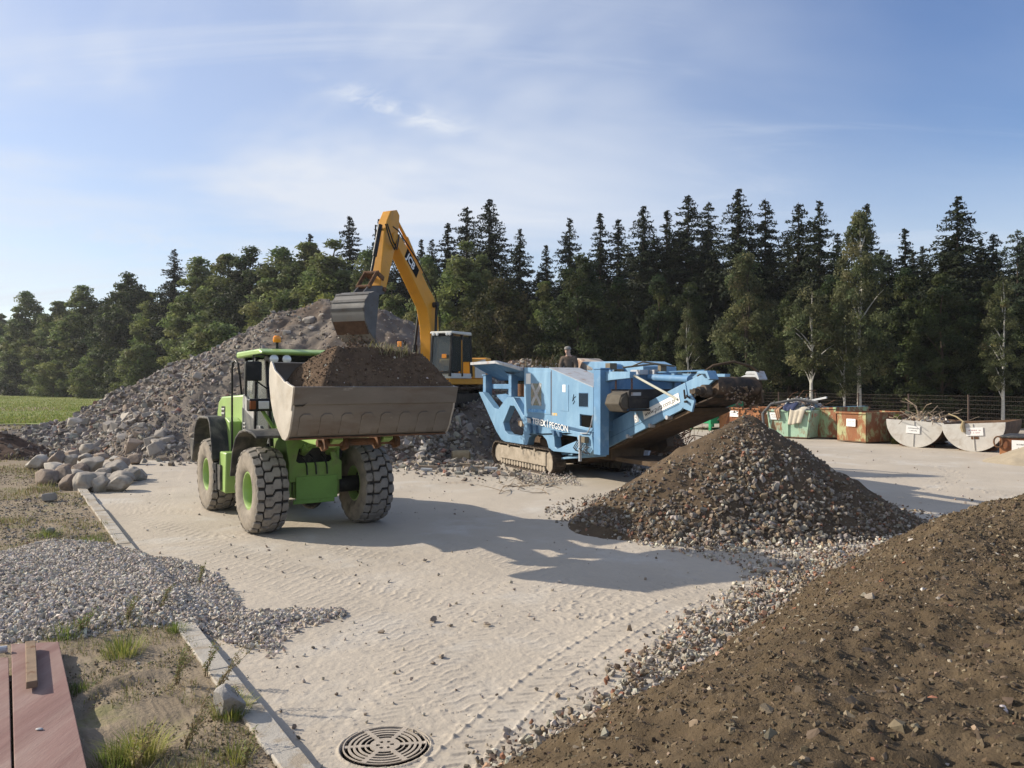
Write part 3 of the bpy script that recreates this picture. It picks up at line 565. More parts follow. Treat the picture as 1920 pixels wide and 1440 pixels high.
# pebbles and crumbs strewn over the yard and the verge
n = 5200; y = 4.3 * (34 / 4.3) ** rng.random(n); x = y * rng.uniform(-0.70, 0.70, n); k = (fbm(x, y, 0.6, 3, 141) > -0.05) & (rng.random(n) < 0.75); x, y = x[k], y[k]; n = len(x); z = np.where(x < bx(y), VH(x, y), 0.0); sz = (0.005 + 0.017 * rng.random(n) ** 4) * (1 + y / 14)
o = stones('pebbles', np.stack([x, y, z + sz * 0.3], -1), sz, palette(rng, n, [(0.40, 0.35, 0.29), (0.28, 0.23, 0.18), (0.50, 0.46, 0.41), (0.2, 0.16, 0.12)], [5, 3, 2, 2]), m_stone, None, 29); props(o, 'small pebbles and crumbs strewn thinly across the yard', 'pebbles', kind='stuff')
# ------------------------------------------------------------------ the wood
m_leaf = mat('leaves', (1, 1, 1), 0.6, var=0.12, scale=0.4, tint=True, bump=0, trans=0.40, spec=0.15)
m_needle = mat('needles', (1, 1, 1), 0.65, var=0.12, scale=0.5, tint=True, bump=0, trans=0.08, spec=0.15)
m_bark = mat('bark', (0.075, 0.058, 0.042), 0.95, var=0.3, scale=3, bump=0.6, bscale=14, stretch=(1, 1, 0.3))
m_birch = mat('birch_bark', (0.46, 0.445, 0.40), 0.85, var=0.1, scale=2, col2=(0.05, 0.045, 0.04), amt2=0.22, scale2=2.2, soft2=0.03, bump=0.2, stretch=(1, 1, 2.6))

def leaf_quads(rng, pos, size, aspect, nrm_bias, tint):
    n = len(pos); N_ = rng.normal(0, 1, (n, 3)) * 0.75 + nrm_bias; N_ /= np.linalg.norm(N_, axis=1, keepdims=True) + 1e-9
    A = np.cross(N_, rng.normal(0, 1, (n, 3))); A /= np.linalg.norm(A, axis=1, keepdims=True) + 1e-9; B = np.cross(N_, A)
    s = size[:, None]; a = A * s * aspect[:, None]; b = B * s
    V = np.stack([pos - a, pos - b * 0.55 + a * 0.1, pos + a, pos + b * 0.55 + a * 0.1 + N_ * s * 0.15], 1).reshape(-1, 3)
    return V, np.arange(n * 4).reshape(n, 4), np.repeat(tint, 4, 0)
def bez(a, b, sag, k=6): return [Vector(a).lerp(Vector(b), t / k) + Vector((0, 0, sag * 4 * (t / k) * (1 - t / k))) for t in range(k + 1)]
def broadleaf(seed, h, R, base, top_p, ncl, lpc_, leaf_, cols, droop=0.0, clr=1.0, narrow=1.0, bark=None, limbs=9):
    rng = np.random.default_rng(seed); rr = random.Random(seed); mb = MB(); lpc = int(lpc_ * 1.25); leaf = leaf_ * 0.68; ncl = int(ncl * 1.7); clr = clr * 0.84
    r0 = 0.011 * h + 0.03; wob = [Vector((rr.uniform(-.02, .02) * h * k / 6, rr.uniform(-.02, .02) * h * k / 6, h * 0.93 * k / 6)) for k in range(7)]
    mb.tube(wob, [r0 * (1 - 0.14 * k) for k in range(7)], 8)
    z0 = base * h; cen = []
    ang0 = rng.uniform(0, 6.28); lob = rng.uniform(0.7, 1.2, 7)
    while len(cen) < ncl:
        t = rng.random(); a = rng.uniform(0, 2 * np.pi); pf = min(1, 0.45 + 2.0 * t) * (1 - t ** (3.2 - 1.4 * top_p)) ** 0.75
        if rng.random() > pf + 0.12: continue
        pr = R * pf * np.interp((a + ang0) % 6.28, np.linspace(0, 6.28, 7), np.r_[lob[:6], lob[0]])
        q = pr * (0.25 + 0.75 * rng.random() ** 0.55); cen.append((q * np.cos(a), q * np.sin(a), z0 + t * (h - z0 - 0.3)))
    cen = np.array(cen)
    for c in cen[rng.choice(len(cen), limbs, replace=False)]:
        zz = max(z0 * 0.7, c[2] - 0.35 * math.hypot(c[0], c[1]) - 0.1 * h); mb.tube(bez((0, 0, zz), c, 0.2), [r0 * 0.28 * (1 - t / 7) + 0.010 for t in range(7)], 5)
    n = ncl * lpc; ci = np.repeat(np.arange(ncl), lpc); cr = (clr * rng.uniform(0.65, 1.35, ncl))[ci]
    d = rng.normal(0, 1, (n, 3)); d /= np.linalg.norm(d, axis=1, keepdims=True); q = rng.random(n) ** 0.45
    off = d * (cr * q)[:, None]; off[:, 2] *= 0.72; off[:, 2] -= droop * (np.hypot(off[:, 0], off[:, 1]) ** 1.3 + 0.9 * rng.random(n) ** 2 * cr)
    pos = cen[ci] + off; pos[:, 2] = np.maximum(pos[:, 2], 0.1)
    out_ = cen[ci] * np.array([1, 1, 0.0]); out_ /= np.linalg.norm(out_, axis=1, keepdims=True) + 0.3
    tint = palette(rng, ncl, cols, [1] * len(cols), 0.20)[ci] * rng.uniform(0.75, 1.25, (n, 1))
    V, F, T = leaf_quads(rng, pos, leaf * rng.uniform(0.6, 1.3, n), rng.uniform(0.9, 1.5, n), d * 0.6 + out_ * 0.35 + np.array([0, 0, 0.35]), tint)
    tm = bpy.data.meshes.new('trunk'); tm.from_pydata(mb.v, [], mb.f); tm.materials.append(bark or m_bark)
    cm = np_mesh('crown', V, [F], T); cm.materials.append(m_leaf); return tm, cm, h
def spruce(seed, h, R, base, cols, ragged=0.25, dens=1.0, power=0.85):
    rng = np.random.default_rng(seed); mb = MB(); r0 = 0.010 * h + 0.03
    mb.tube([(0, 0, 0), (0, 0, h * 0.5), (0, 0, h * 0.985)], [r0, r0 * 0.6, 0.015], 7)
    P, SZ, AS, NB, TT = [], [], [], [], []; z = base * h
    while z < h * 0.985:
        t = (z - base * h) / (h * (1 - base)); Lr = R * min(1.0, ((1 - t) * 1.75) ** power) * (0.6 + 0.4 * min(1, t * 5 + 0.4)) + 0.07
        nb = max(4, int(round((5 + 5 * (1 - t)) * dens)))
        for b in range(nb):
            if rng.random() < ragged * 0.45: continue
            a = rng.uniform(0, 2 * np.pi); l = Lr * rng.uniform(1 - ragged * 1.4, 1.0 + ragged * 0.45); zz = z + rng.uniform(-0.18, 0.18) * 0.02 * h
            k = max(3, int(l / 0.125)); f = (np.arange(k) + rng.uniform(0.2, 0.9, k)) / k; dr = (0.42 * (1 - t) + 0.04) * l
            for side in (-1, 0, 1):
                w_ = 0.16 * l * np.sin(np.pi * np.clip(f, 0.08, 0.98)) * side
                x = np.cos(a) * f * l - np.sin(a) * w_; y = np.sin(a) * f * l + np.cos(a) * w_; zp = zz - dr * f + 0.42 * dr * f ** 3 - abs(side) * 0.10 * l * 0.4 - rng.uniform(0, 0.22, k) * (0.5 + l * 0.2)
                P.append(np.stack([x, y, zp], -1)); SZ.append(0.125 * (0.6 + 0.6 * rng.random(k)) * (0.70 + 0.6 * (1 - t))); AS.append(rng.uniform(1.2, 2.4, k))
                NB.append(np.tile([np.cos(a) * 0.45, np.sin(a) * 0.45, 0.55], (k, 1))); TT.append(np.tile(palette(rng, 1, cols, [1] * len(cols), 0.14), (k, 1)) * rng.uniform(0.8, 1.2, (k, 1)))
        z += (0.20 + 0.20 * (1 - t)) * h / 20
    P = np.concatenate(P); V, F, T = leaf_quads(rng, P, np.concatenate(SZ), np.concatenate(AS), np.concatenate(NB), np.concatenate(TT))
    tm = bpy.data.meshes.new('trunk'); tm.from_pydata(mb.v, [], mb.f); tm.materials.append(m_bark)
    cm = np_mesh('crown', V, [F], T); cm.materials.append(m_needle); return tm, cm, h

SPC = [(0.023, 0.032, 0.014), (0.016, 0.023, 0.011), (0.031, 0.040, 0.017)]
GRN = [(0.148, 0.180, 0.060), (0.118, 0.150, 0.052), (0.182, 0.205, 0.072)]
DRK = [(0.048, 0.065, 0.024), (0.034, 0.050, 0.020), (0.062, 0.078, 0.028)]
BIR = [(0.111, 0.123, 0.055), (0.089, 0.106, 0.049), (0.136, 0.140, 0.064)]
YEL = [(0.170, 0.190, 0.042), (0.135, 0.165, 0.040), (0.21, 0.21, 0.055)]
OLV = [(0.078, 0.075, 0.031), (0.066, 0.066, 0.027), (0.055, 0.062, 0.025)]
T_ = {
 's1': spruce(201, 20, 3.2, 0.06, SPC, 0.30), 's2': spruce(202, 20, 2.6, 0.10, SPC, 0.36), 's3': spruce(203, 20, 4.1, 0.05, SPC, 0.26, 1.1), 's4': spruce(204, 20, 2.1, 0.22, SPC, 0.42, 0.9), 's5': spruce(205, 20, 3.2, 0.08, SPC, 0.34, 1.0, 0.75),
 'b1': broadleaf(211, 18, 4.3, 0.10, 1.0, 95, 130, 0.23, GRN), 'b2': broadleaf(212, 18, 3.7, 0.07, 1.15, 95, 130, 0.23, GRN, 0.15), 'b3': broadleaf(213, 18, 4.8, 0.12, 0.9, 110, 120, 0.23, DRK, 0, 1.15), 'b4': broadleaf(214, 18, 3.3, 0.05, 1.3, 85, 130, 0.22, GRN, 0.25),
 'd1': broadleaf(241, 18, 4.0, 0.08, 1.0, 95, 130, 0.22, DRK), 'd2': broadleaf(242, 18, 3.3, 0.06, 1.2, 85, 130, 0.22, DRK, 0.2), 'd3': broadleaf(243, 18, 4.6, 0.10, 0.8, 100, 130, 0.22, DRK, 0, 1.1), 'g3': broadleaf(244, 6, 2.6, 0.0, 0.8, 55, 90, 0.16, [(0.034, 0.05, 0.02), (0.026, 0.04, 0.018)], 0.1, 0.75, limbs=6),  # darker leafy copies: shade of the right-hand wood put into leaf colour
 'k1': broadleaf(221, 18, 3.4, 0.24, 1.15, 80, 110, 0.17, BIR, 0.55, 0.95, bark=m_birch), 'k2': broadleaf(222, 18, 2.7, 0.30, 1.25, 60, 95, 0.16, BIR, 0.5, 0.85, bark=m_birch), 'k4': broadleaf(224, 18, 3.6, 0.10, 1.05, 85, 110, 0.17, BIR, 0.5, 1.0), 'k3': broadleaf(223, 11, 2.5, 0.42, 1.0, 36, 85, 0.15, BIR, 0.3, 0.75, bark=m_birch),
 'o1': broadleaf(231, 12, 4.2, 0.06, 0.85, 85, 120, 0.19, OLV, 0.1, 1.0), 'y1': broadleaf(232, 9, 3.6, 0.03, 0.8, 70, 110, 0.18, YEL, 0.0, 0.9), 'g1': broadleaf(233, 6, 2.8, 0.0, 0.75, 60, 90, 0.16, GRN, 0.05, 0.75, limbs=6), 'g2': broadleaf(234, 6, 2.2, 0.0, 0.9, 50, 90, 0.15, DRK, 0.1, 0.7, limbs=6),
 'p1': spruce(206, 20, 3.2, 0.35, [(0.045, 0.062, 0.036), (0.055, 0.07, 0.04)], 0.6, 0.8, 0.4),
}
def front_Y(px): a = (px - 960) / FPX; s = (32 - 50 * a) / (162 + 150 * a); return 50 + 150 * s
trr = random.Random(77)
def plant(kind, px, ytop, dY, label, group=None, wf=1.0, name=None, cat=None):
    tm, cm, h0 = T_[kind]; Y = front_Y(px) + dY; p = at(px, ytop, Y); h = max(1.0, p.z); s = h / h0
    names = {'s': 'spruce_tree', 'd': 'broadleaf_tree', 'b': 'broadleaf_tree', 'k': 'birch_tree', 'o': 'broadleaf_tree', 'y': 'leafy_bush', 'g': 'shrub', 'p': 'pine_tree'}
    nm = name or names[kind[0]]
    e = empty(nm, (p.x, Y, -0.25), trr.uniform(0, 6.28), label, cat or ('shrub' if nm in ('shrub', 'leafy_bush') else 'tree'), group)
    e.scale = (s * wf, s * wf, s * 1.0)
    for n_, me in (('trunk', tm), ('crown', cm)):
        o = bpy.data.objects.new(n_, me); C.objects.link(o); o.parent = e
    return e
G1, G2, G3 = 'spruces rising above the wood', 'leafy trees along the wood edge', 'birches along the wood edge'
for k, px, yt, dY, wf, lab in [
 ('s2', 655, 396, 10, 1.0, 'tall thin spruce standing clear above the trees left of the excavator arm'),
 ('s4', 582, 431, 22, 1.0, 'small spruce tip peeping over round crowns left of the tall thin spruce'),
 ('s1', 712, 402, 14, 0.9, 'spruce half hidden behind the top of the yellow excavator arm'),
 ('s5', 755, 430, 10, 0.9, 'dark spruce just right of the excavator arm, top level with its bend'),
 ('s2', 790, 440, 14, 0.8, 'left one of two close thin spruces right of the excavator boom'),
 ('s1', 810, 440, 8, 0.8, 'right one of two close thin spruces right of the excavator boom'),
 ('s4', 840, 410, 10, 1.1, 'ragged thin spruce left of the pair of tall pointed spruces'),
 ('s5', 876, 377, 14, 1.0, 'tall spruce, left of the tallest pair in the middle of the wood'),
 ('s3', 918, 364, 8, 0.9, 'tallest dark spruce in the middle of the wood, broad and pointed'),
 ('s1', 975, 419, 5, 0.9, 'lower pointed spruce right of the tallest middle spruce'),
 ('s2', 1024, 450, 14, 0.9, 'short spruce tip in the dip of the treeline above the crusher'),
 ('s1', 1068, 399, 14, 0.85, 'lone narrow spruce standing above a round dark tree, over the worker'),
 ('s4', 1125, 389, 12, 1.0, 'very thin ragged spruce spire above the middle of the crusher'),
 ('s2', 1159, 401, 14, 1.1, 'narrow spruce just right of the ragged thin spire'),
 ('s3', 1206, 376, 6, 0.85, 'full spruce with lighter left side above the conveyor'),
 ('s4', 1250, 384, 12, 1.1, 'thin spruce squeezed between two fuller spruces above the conveyor'),
 ('s3', 1290, 356, 9, 0.95, 'broad black-green spruce left of the tallest right-hand spruce'),
 ('s5', 1328, 366, 14, 0.8, 'slim spruce close behind the broad black-green one'),
 ('s3', 1384, 343, 8, 0.9, 'highest spruce on the right half, long branches, above the gravel heap'),
 ('s5', 1435, 360, 10, 0.8, 'dark spruce immediately right of the highest right-half spruce'),
 ('s5', 1497, 367, 8, 0.95, 'blunt dark spruce with a rounded tip left of the tall birch'),
 ('s1', 1536, 364, 5, 0.9, 'spruce with a greener right side next to the tall birch'),
 ('s4', 1625, 371, 9, 0.9, 'spruce tip poking out behind the crown of the tall birch'),
 ('s4', 1697, 417, 7, 1.1, 'low ragged spruce tip in the gap right of the tall birch'),
 ('s3', 1795, 356, 6, 1.0, 'big full spruce towering near the right edge'),
 ('s5', 1862, 424, 7, 0.9, 'shorter dark spruce right of the big right-edge spruce'),
]: plant(k, px, yt, dY, lab, G1, wf * 1.28)
plant('p1', 1908, 420, 4, 'bluish pine with open branches at the right edge', None, 1.0)
plant('s1', 327, 460, 3, 'pointed spruce rising over the round crowns on the left', G1, 1.25)
for k, px, yt, dY, wf, lab in [
 ('b1', -20, 600, 0, 1.0, 'leafy tree cut by the left picture edge'),
 ('b2', 52, 541, 2, 1.0, 'round topped leafy tree near the left edge'),
 ('b1', 108, 560, 4, 1.0, 'lower leafy tree right of the round topped left-edge one'),
 ('b2', 160, 530, 2, 1.1, 'leafy tree with a flat top on the left, before the darker crown'),
 ('b3', 240, 510, 2, 0.9, 'dark crowned tree with open branches left of the pointed spruce'),
 ('b4', 292, 540, 0, 1.2, 'greyer slim tree right of the dark crowned tree'),
 ('b2', 378, 475, 3, 1.0, 'tall bushy tree right of the pointed spruce on the left'),
 ('b1', 425, 470, 4, 1.0, 'full green tree over the left slope of the rubble mound'),
 ('b3', 472, 462, 6, 0.9, 'broad tree, second right of the full green one above the mound'),
 ('b2', 525, 455, 4, 1.1, 'rounded tree above the mound top, left of the thin spruce'),
 ('b1', 575, 447, 6, 1.0, 'tall leafy tree above the mound between rounded crowns'),
 ('b4', 622, 438, 4, 1.2, 'tallest leafy tree next to the thin spruce'),
 ('b2', 690, 460, 4, 1.0, 'leafy tree showing between excavator dipper and thin spruce'),
 ('b4', 735, 520, 2, 1.0, 'leafy tree seen inside the bend of the excavator arm'),
 ('b2', 800, 470, 0, 0.9, 'green tree right behind the excavator boom'),
 ('b4', 870, 440, 0, 1.2, 'grey-green willowy tree left of the tallest middle spruce'),
 ('b1', 905, 470, 3, 0.8, 'dense tree in front of the tallest middle spruce'),
 ('b3', 1085, 470, -2, 1.0, 'big round dark tree above the worker'),
 ('b1', 1020, 520, 3, 0.9, 'mid-green tree left of the big round dark tree'),
 ('b4', 1160, 510, 0, 1.0, 'dull tree right of the big round dark tree'),
 ('b2', 1235, 470, -1, 0.9, 'leafy tree below the full spruce over the conveyor'),
 ('b3', 1290, 490, 2, 0.9, 'shaded tree under the broad black-green spruce'),
 ('b1', 1480, 500, 2, 0.9, 'shaded leafy tree under the blunt spruce'),
 ('b4', 1560, 470, 3, 1.0, 'dark green tree left of the tall birch trunk'),
 ('b2', 1700, 455, 1, 1.0, 'leafy tree right of the tall birch'),
 ('b3', 1765, 470, 0, 0.9, 'dense dark tree below the big right-edge spruce'),
 ('b1', 1850, 480, 1, 0.9, 'dark leafy tree near the right edge above the fence'),
 ('b4', 1915, 520, 0, 1.0, 'olive leafy tree cut by the right picture edge'),
 ('b2', 1975, 430, 2, 1.0, 'tall leafy tree just past the right picture edge'),
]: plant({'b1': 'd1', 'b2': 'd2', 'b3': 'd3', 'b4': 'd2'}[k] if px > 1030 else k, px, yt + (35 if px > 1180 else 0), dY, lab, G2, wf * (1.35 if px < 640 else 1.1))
for k, px, yt, dY, wf, lab in [
 ('k4', 1400, 445, -3, 1.05, 'large pale birch with a wide drooping crown above the skips'),
 ('k3', 1521, 520, -6, 1.0, 'small birch on one white trunk in front of the dark wood'),
 ('k1', 1612, 375, -4, 0.85, 'tallest pale birch, slender crown, right of the blunt spruce'),
 ('k2', 1583, 560, -5, 0.8, 'thin birch with a bare leaning white trunk by the tall birch'),
 ('k2', 1290, 560, -3, 0.9, 'slim birch in shade left of the wide drooping birch'),
 ('k2', 1880, 500, -2, 0.9, 'birch near the right edge with a short white trunk'),
 ('k2', 1000, 590, -3, 0.9, 'thin birch in the shade over the crusher hopper'),
]: plant(k, px, yt, dY, lab, G3, wf)
plant('o1', 945, 508, -6, 'wide olive-brown tree above the crusher hopper', None, 1.0)
plant('o1', 860, 590, -8, 'low olive tree behind the excavator cab', None, 0.9)
G4 = 'bushes at the foot of the wood'
for k, px, yt, dY, wf, lab in [
 ('y1', 617, 535, -18, 1.0, 'bright yellow-green bush behind the mound top left of the bucket'),
 ('b1', 525, 550, -22, 1.0, 'round green bush just behind the mound crest'),
 ('g1', 415, 600, -24, 1.3, 'green bush behind the left slope of the mound, the highest one'),
 ('g1', 365, 632, -24, 1.4, 'green bush low behind the left slope of the mound'),
 ('g1', 180, 655, -8, 1.2, 'rounded shrub at the meadow edge, left of the tallest shrub'),
 ('g2', 30, 668, -8, 1.4, 'shrub at the meadow edge by the left picture edge'),
 ('g1', 100, 672, -9, 1.4, 'shrub at the meadow edge, second from the left'),
 ('g1', 265, 640, -9, 1.2, 'tallest shrub at the meadow edge behind the rubble tail'),
 ('g2', 220, 680, -10, 1.5, 'small shrub in front of the meadow-edge bushes'),
]: plant(k, px, yt, dY, lab, G4, wf, name='shrub')
for i in range(34):
    px = 20 + i * 58 + trr.uniform(-18, 18)
    if px > 700: continue
    if px < 300: yt = 660 + trr.uniform(-10, 15)
    elif px < 830: yt = 640 + trr.uniform(-20, 20)
    else: yt = 668 + trr.uniform(-40, 30)
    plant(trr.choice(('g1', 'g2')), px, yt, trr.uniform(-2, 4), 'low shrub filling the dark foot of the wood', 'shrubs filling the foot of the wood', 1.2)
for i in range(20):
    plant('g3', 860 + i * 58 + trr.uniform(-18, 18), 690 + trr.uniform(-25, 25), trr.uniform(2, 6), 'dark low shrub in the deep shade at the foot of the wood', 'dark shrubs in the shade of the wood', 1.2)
for row, (dY, n_, lo) in enumerate(((9, 46, 0), (17, 44, 0), (26, 40, 0))):
    for i in range(n_):
        px = -60 + (2060 / n_) * (i + trr.uniform(0.1, 0.9))
        yl = np.interp(px, [0, 240, 330, 620, 800, 1000, 1200, 1400, 1650, 1800, 1920], [575, 535, 510, 475, 480, 500, 440, 430, 460, 440, 460]) + trr.uniform(0, 55)
        k = trr.choice(('b1', 'b2', 'b3', 'b4') if px < 640 else ('s1', 's3', 's5', 's1', 'd3') if px < 820 else ('s1', 's3', 's5', 's2')); yl += 0 if px < 820 else trr.uniform(-35, 45)
        plant(k, px, yl, dY + trr.uniform(-3, 3), 'tree standing in the crowded rows behind the wood edge', 'trees in the back rows of the wood', 1.5 if px < 640 else 1.3)

# ------------------------------------------------------------------ mesh fence in front of the wood
m_fpost = mat('fence_post', (0.085, 0.06, 0.048), 0.7, var=0.2)
m_wire = mat('fence_wire', (0.075, 0.06, 0.05), 0.6, var=0.15, bump=0)
fA = Vector((1460 - 960, 0, 0)); fpx = [1000, 1040, 1082, 1124, 1168, 1213, 1260, 1308, 1358, 1409, 1460, 1536, 1618, 1711, 1816, 1935, 2070]
fY = {1460: 55.5, 1816: 40.2}; A = Vector(((1460 - 960) / FPX * 55.5, 55.5, 0)); B = Vector(((1816 - 960) / FPX * 40.2, 40.2, 0)); fd = (B - A).normalized(); seg = (B - A).length / 4
fence = empty('mesh_fence', A, 0.0, 'long brown wire mesh fence between the skips and the wood', 'fence')
for i in range(-12, 8):
    p0 = fd * seg * i; mb = MB(); mb.box(p0.x - 0.035, p0.x + 0.035, p0.y - 0.035, p0.y + 0.035, -0.2, 2.22); mb.box(p0.x - 0.045, p0.x + 0.045, p0.y - 0.045, p0.y + 0.045, 2.22, 2.25); mb.build('post', m_fpost, fence, smooth=0)
    p1 = fd * seg * (i + 1); mw = MB()
    for z in [0.08 + 0.21 * k for k in range(11)]: mw.beam(p0 + Vector((0, 0, z)), p1 + Vector((0, 0, z)), 0.007, 0.009)
    nv = int(seg / 0.10)
    for k in range(1, nv): q = p0.lerp(p1, k / nv); mw.beam(q + Vector((0, -0.012, 0.03)), q + Vector((0, -0.012, 2.2)), 0.003, 0.003)
    mw.build('wire_panel', m_wire, fence, smooth=0)
# ------------------------------------------------------------------ green wheel loader
m_lime = mat('lime_paint', (0.27, 0.405, 0.115), 0.42, var=0.10, scale=2, col2=(0.30, 0.27, 0.17), amt2=0.22, scale2=2.6, soft2=0.1, bump=0.06, bscale=60, spec=0.45, col3=(0.10, 0.075, 0.045), amt3=0.07, scale3=7)
m_lime2 = mat('lime_paint_dirty', (0.17, 0.28, 0.07), 0.6, var=0.15, scale=2.5, col2=(0.16, 0.15, 0.08), amt2=0.30, scale2=2.4, soft2=0.12, bump=0.15, bscale=40, col3=(0.05, 0.045, 0.03), amt3=0.10, scale3=10)
m_grey = mat('grey_panel', (0.085, 0.09, 0.095), 0.5, var=0.12, scale=2, col2=(0.25, 0.24, 0.21), amt2=0.28, scale2=2, soft2=0.15, bump=0.05)
m_silver = mat("silver_panel", (0.45, 0.45, 0.44), 0.4, 0.3, var=0.08, scale=3, col2=(0.36, 0.33, 0.29), amt2=0.3, scale2=2.5, soft2=0.15, bump=0.05)
m_black = mat('black_paint', (0.018, 0.018, 0.018), 0.45, var=0.2, scale=4, col2=(0.10, 0.09, 0.075), amt2=0.22, scale2=4, soft2=0.15, bump=0.05)
m_plast = mat('black_plastic', (0.035, 0.036, 0.037), 0.6, var=0.15, scale=3, col2=(0.21, 0.19, 0.16), amt2=0.34, scale2=2.2, soft2=0.18, bump=0.1, bscale=50)
m_rubber = mat('tyre_rubber', (0.030, 0.028, 0.026), 0.9, var=0.2, scale=5, col2=(0.12, 0.105, 0.085), amt2=0.25, scale2=6, soft2=0.15, bump=0.2)
m_side = mat('tyre_sidewall', (0.27, 0.235, 0.19), 0.95, var=0.16, scale=4, col2=(0.12, 0.105, 0.09), amt2=0.32, scale2=3, soft2=0.15, bump=0.35, bscale=30)
m_lug = mat('tyre_lugs', (0.25, 0.228, 0.198), 0.9, var=0.14, scale=6, col2=(0.10, 0.09, 0.08), amt2=0.26, scale2=8, soft2=0.15, bump=0.3, bscale=50)
m_steel = mat('worn_steel', (0.205, 0.18, 0.15), 0.55, 0.35, var=0.16, scale=1.6, col2=(0.155, 0.12, 0.09), amt2=0.36, scale2=1.7, soft2=0.16, bump=0.25, bscale=24, stretch=(1, 0.45, 1.6), col3=(0.30, 0.27, 0.23), amt3=0.2, scale3=6)
m_bright = mat('scoured_steel', (0.50, 0.46, 0.40), 0.5, 0.35, var=0.12, scale=2, col2=(0.38, 0.33, 0.26), amt2=0.34, scale2=2.2, soft2=0.16, bump=0.2, bscale=20)
m_rust = mat('rusty_iron', (0.145, 0.075, 0.04), 0.9, var=0.3, scale=5, col2=(0.07, 0.045, 0.03), amt2=0.35, scale2=6, soft2=0.1, bump=0.5, bscale=40)
m_lens = mat('lamp_lens', (0.75, 0.76, 0.74), 0.12, 0.2, var=0.08, scale=12, bump=0.1, bscale=90, spec=0.8)
m_amber = mat('amber_lens', (0.80, 0.27, 0.015), 0.2, var=0.08, scale=8, bump=0, spec=0.6)
m_chrome = mat('chromed_rod', (0.72, 0.72, 0.72), 0.22, 0.9, var=0.05, bump=0)
m_seat = mat('seat_fabric', (0.05, 0.05, 0.052), 0.9, var=0.2)
m_glass = glass_mat('cab_glass', (0.66, 0.78, 0.72), 0.30)

LF = Frame(-3.88, 15.55, 0.555, -0.83)
loader = empty('wheel_loader', LF.o, LF.ang, 'bright green wheel loader holding a raised bucket full of soil', 'wheel loader')

def tyre_mesh(R=0.815, w=0.60, N=22, rim=0.335):
    """carcass by lathe + separate raised Z-lugs and shoulder lugs"""
    mb = MB(); hw = w / 2; Rb = R - 0.052
    prof = [(rim, -hw * 0.72), (rim + 0.03, -hw * 0.86), (rim + 0.13, -hw * 1.0), (rim + 0.26, -hw * 1.03), (Rb - 0.05, -hw * 0.98), (Rb - 0.008, -hw * 0.90)]
    mb.cur = 1; mb.lathe(prof, 'y', 72, close=False); 
    mb.f = [f for f in mb.f if len(f) == 4]; mb.mi = [1] * len(mb.f)
    n0 = len(mb.f); mb.lathe([(r, -h) for r, h in reversed(prof)], 'y', 72); mb.f = mb.f[:n0] + [f for f in mb.f[n0:] if len(f) == 4]; mb.mi = [1] * len(mb.f)
    mb.cur = 0; n0 = len(mb.f); mb.lathe([(Rb - 0.008, -hw * 0.90), (Rb, -hw * 0.6), (Rb + 0.004, 0), (Rb, hw * 0.6), (Rb - 0.008, hw * 0.90)], 'y', 72); mb.f = mb.f[:n0] + [f for f in mb.f[n0:] if len(f) == 4]; mb.mi = mb.mi[:n0] + [0] * (len(mb.f) - n0)
    mb.cur = 2; pitch = 2 * math.pi / N
    def crown(u): return R - 0.055 * (abs(u) / hw) ** 3
    def lug(poly):            # poly of (u, v) ; v in pitches ; raised block with chamfer
        cu = sum(p[0] for p in poly) / len(poly); cv = sum(p[1] for p in poly) / len(poly); vs = []
        for k, (sc, dr) in enumerate(((1.0, None), (1.0, 0.012), (0.90, 0.0))):
            for u, v in poly:
                uu = cu + (u - cu) * sc; vv = cv + (v - cv) * sc; r = (Rb - 0.02 * (abs(uu) / hw) ** 3 - 0.012) if dr is None else crown(uu) - dr
                a = vv * pitch; vs.append((r * math.cos(a), uu, r * math.sin(a)))
        n = len(poly); fs = [(k * n + i, k * n + (i + 1) % n, (k + 1) * n + (i + 1) % n, (k + 1) * n + i) for k in range(2) for i in range(n)]
        fs += [tuple(2 * n + i for i in t) for t in tessellate_polygon([[Vector((p[0], p[1], 0)) for p in poly]])]
        mb.add(vs, fs)
    for i in range(N):
        d = 0.80
        lug([(-0.135, i + 0.02), (-0.03, i + 0.02), (0.02, i + 0.42), (0.135, i + 0.42), (0.155, i + 0.42 + d * 0.5), (0.135, i + 0.42 + d), (0.035, i + 0.42 + d), (-0.015, i + 0.02 + d), (-0.135, i + 0.02 + d), (-0.155, i + 0.02 + d * 0.5)])
        lug([(-0.285, i - 0.36), (-0.170, i - 0.38), (-0.160, i - 0.02), (-0.180, i + 0.36), (-0.290, i + 0.38), (-0.302, i + 0.0)])
        lug([(0.285, i + 0.46), (0.302, i + 0.82), (0.285, i + 1.22), (0.182, i + 1.20), (0.162, i + 0.85), (0.172, i + 0.49)])
    me = bpy.data.meshes.new('tyre'); me.from_pydata(mb.v, [], mb.f); me.polygons.foreach_set('material_index', mb.mi)
    for m in (m_rubber, m_side, m_lug): me.materials.append(m)
    bm = bmesh.new(); bm.from_mesh(me); bmesh.ops.recalc_face_normals(bm, faces=bm.faces); bm.to_mesh(me); bm.free()
    me.polygons.foreach_set('use_smooth', [True] * len(me.polygons)); me.set_sharp_from_angle(angle=math.radians(35)); return me
TYRE = tyre_mesh()
m_rimd = mat('rim_dish', (0.11, 0.20, 0.05), 0.6, var=0.15, scale=4, col2=(0.16, 0.14, 0.09), amt2=0.35, scale2=4, soft2=0.14, bump=0.1)  # green darkened for the shade of the deep dish, dirt patches over it
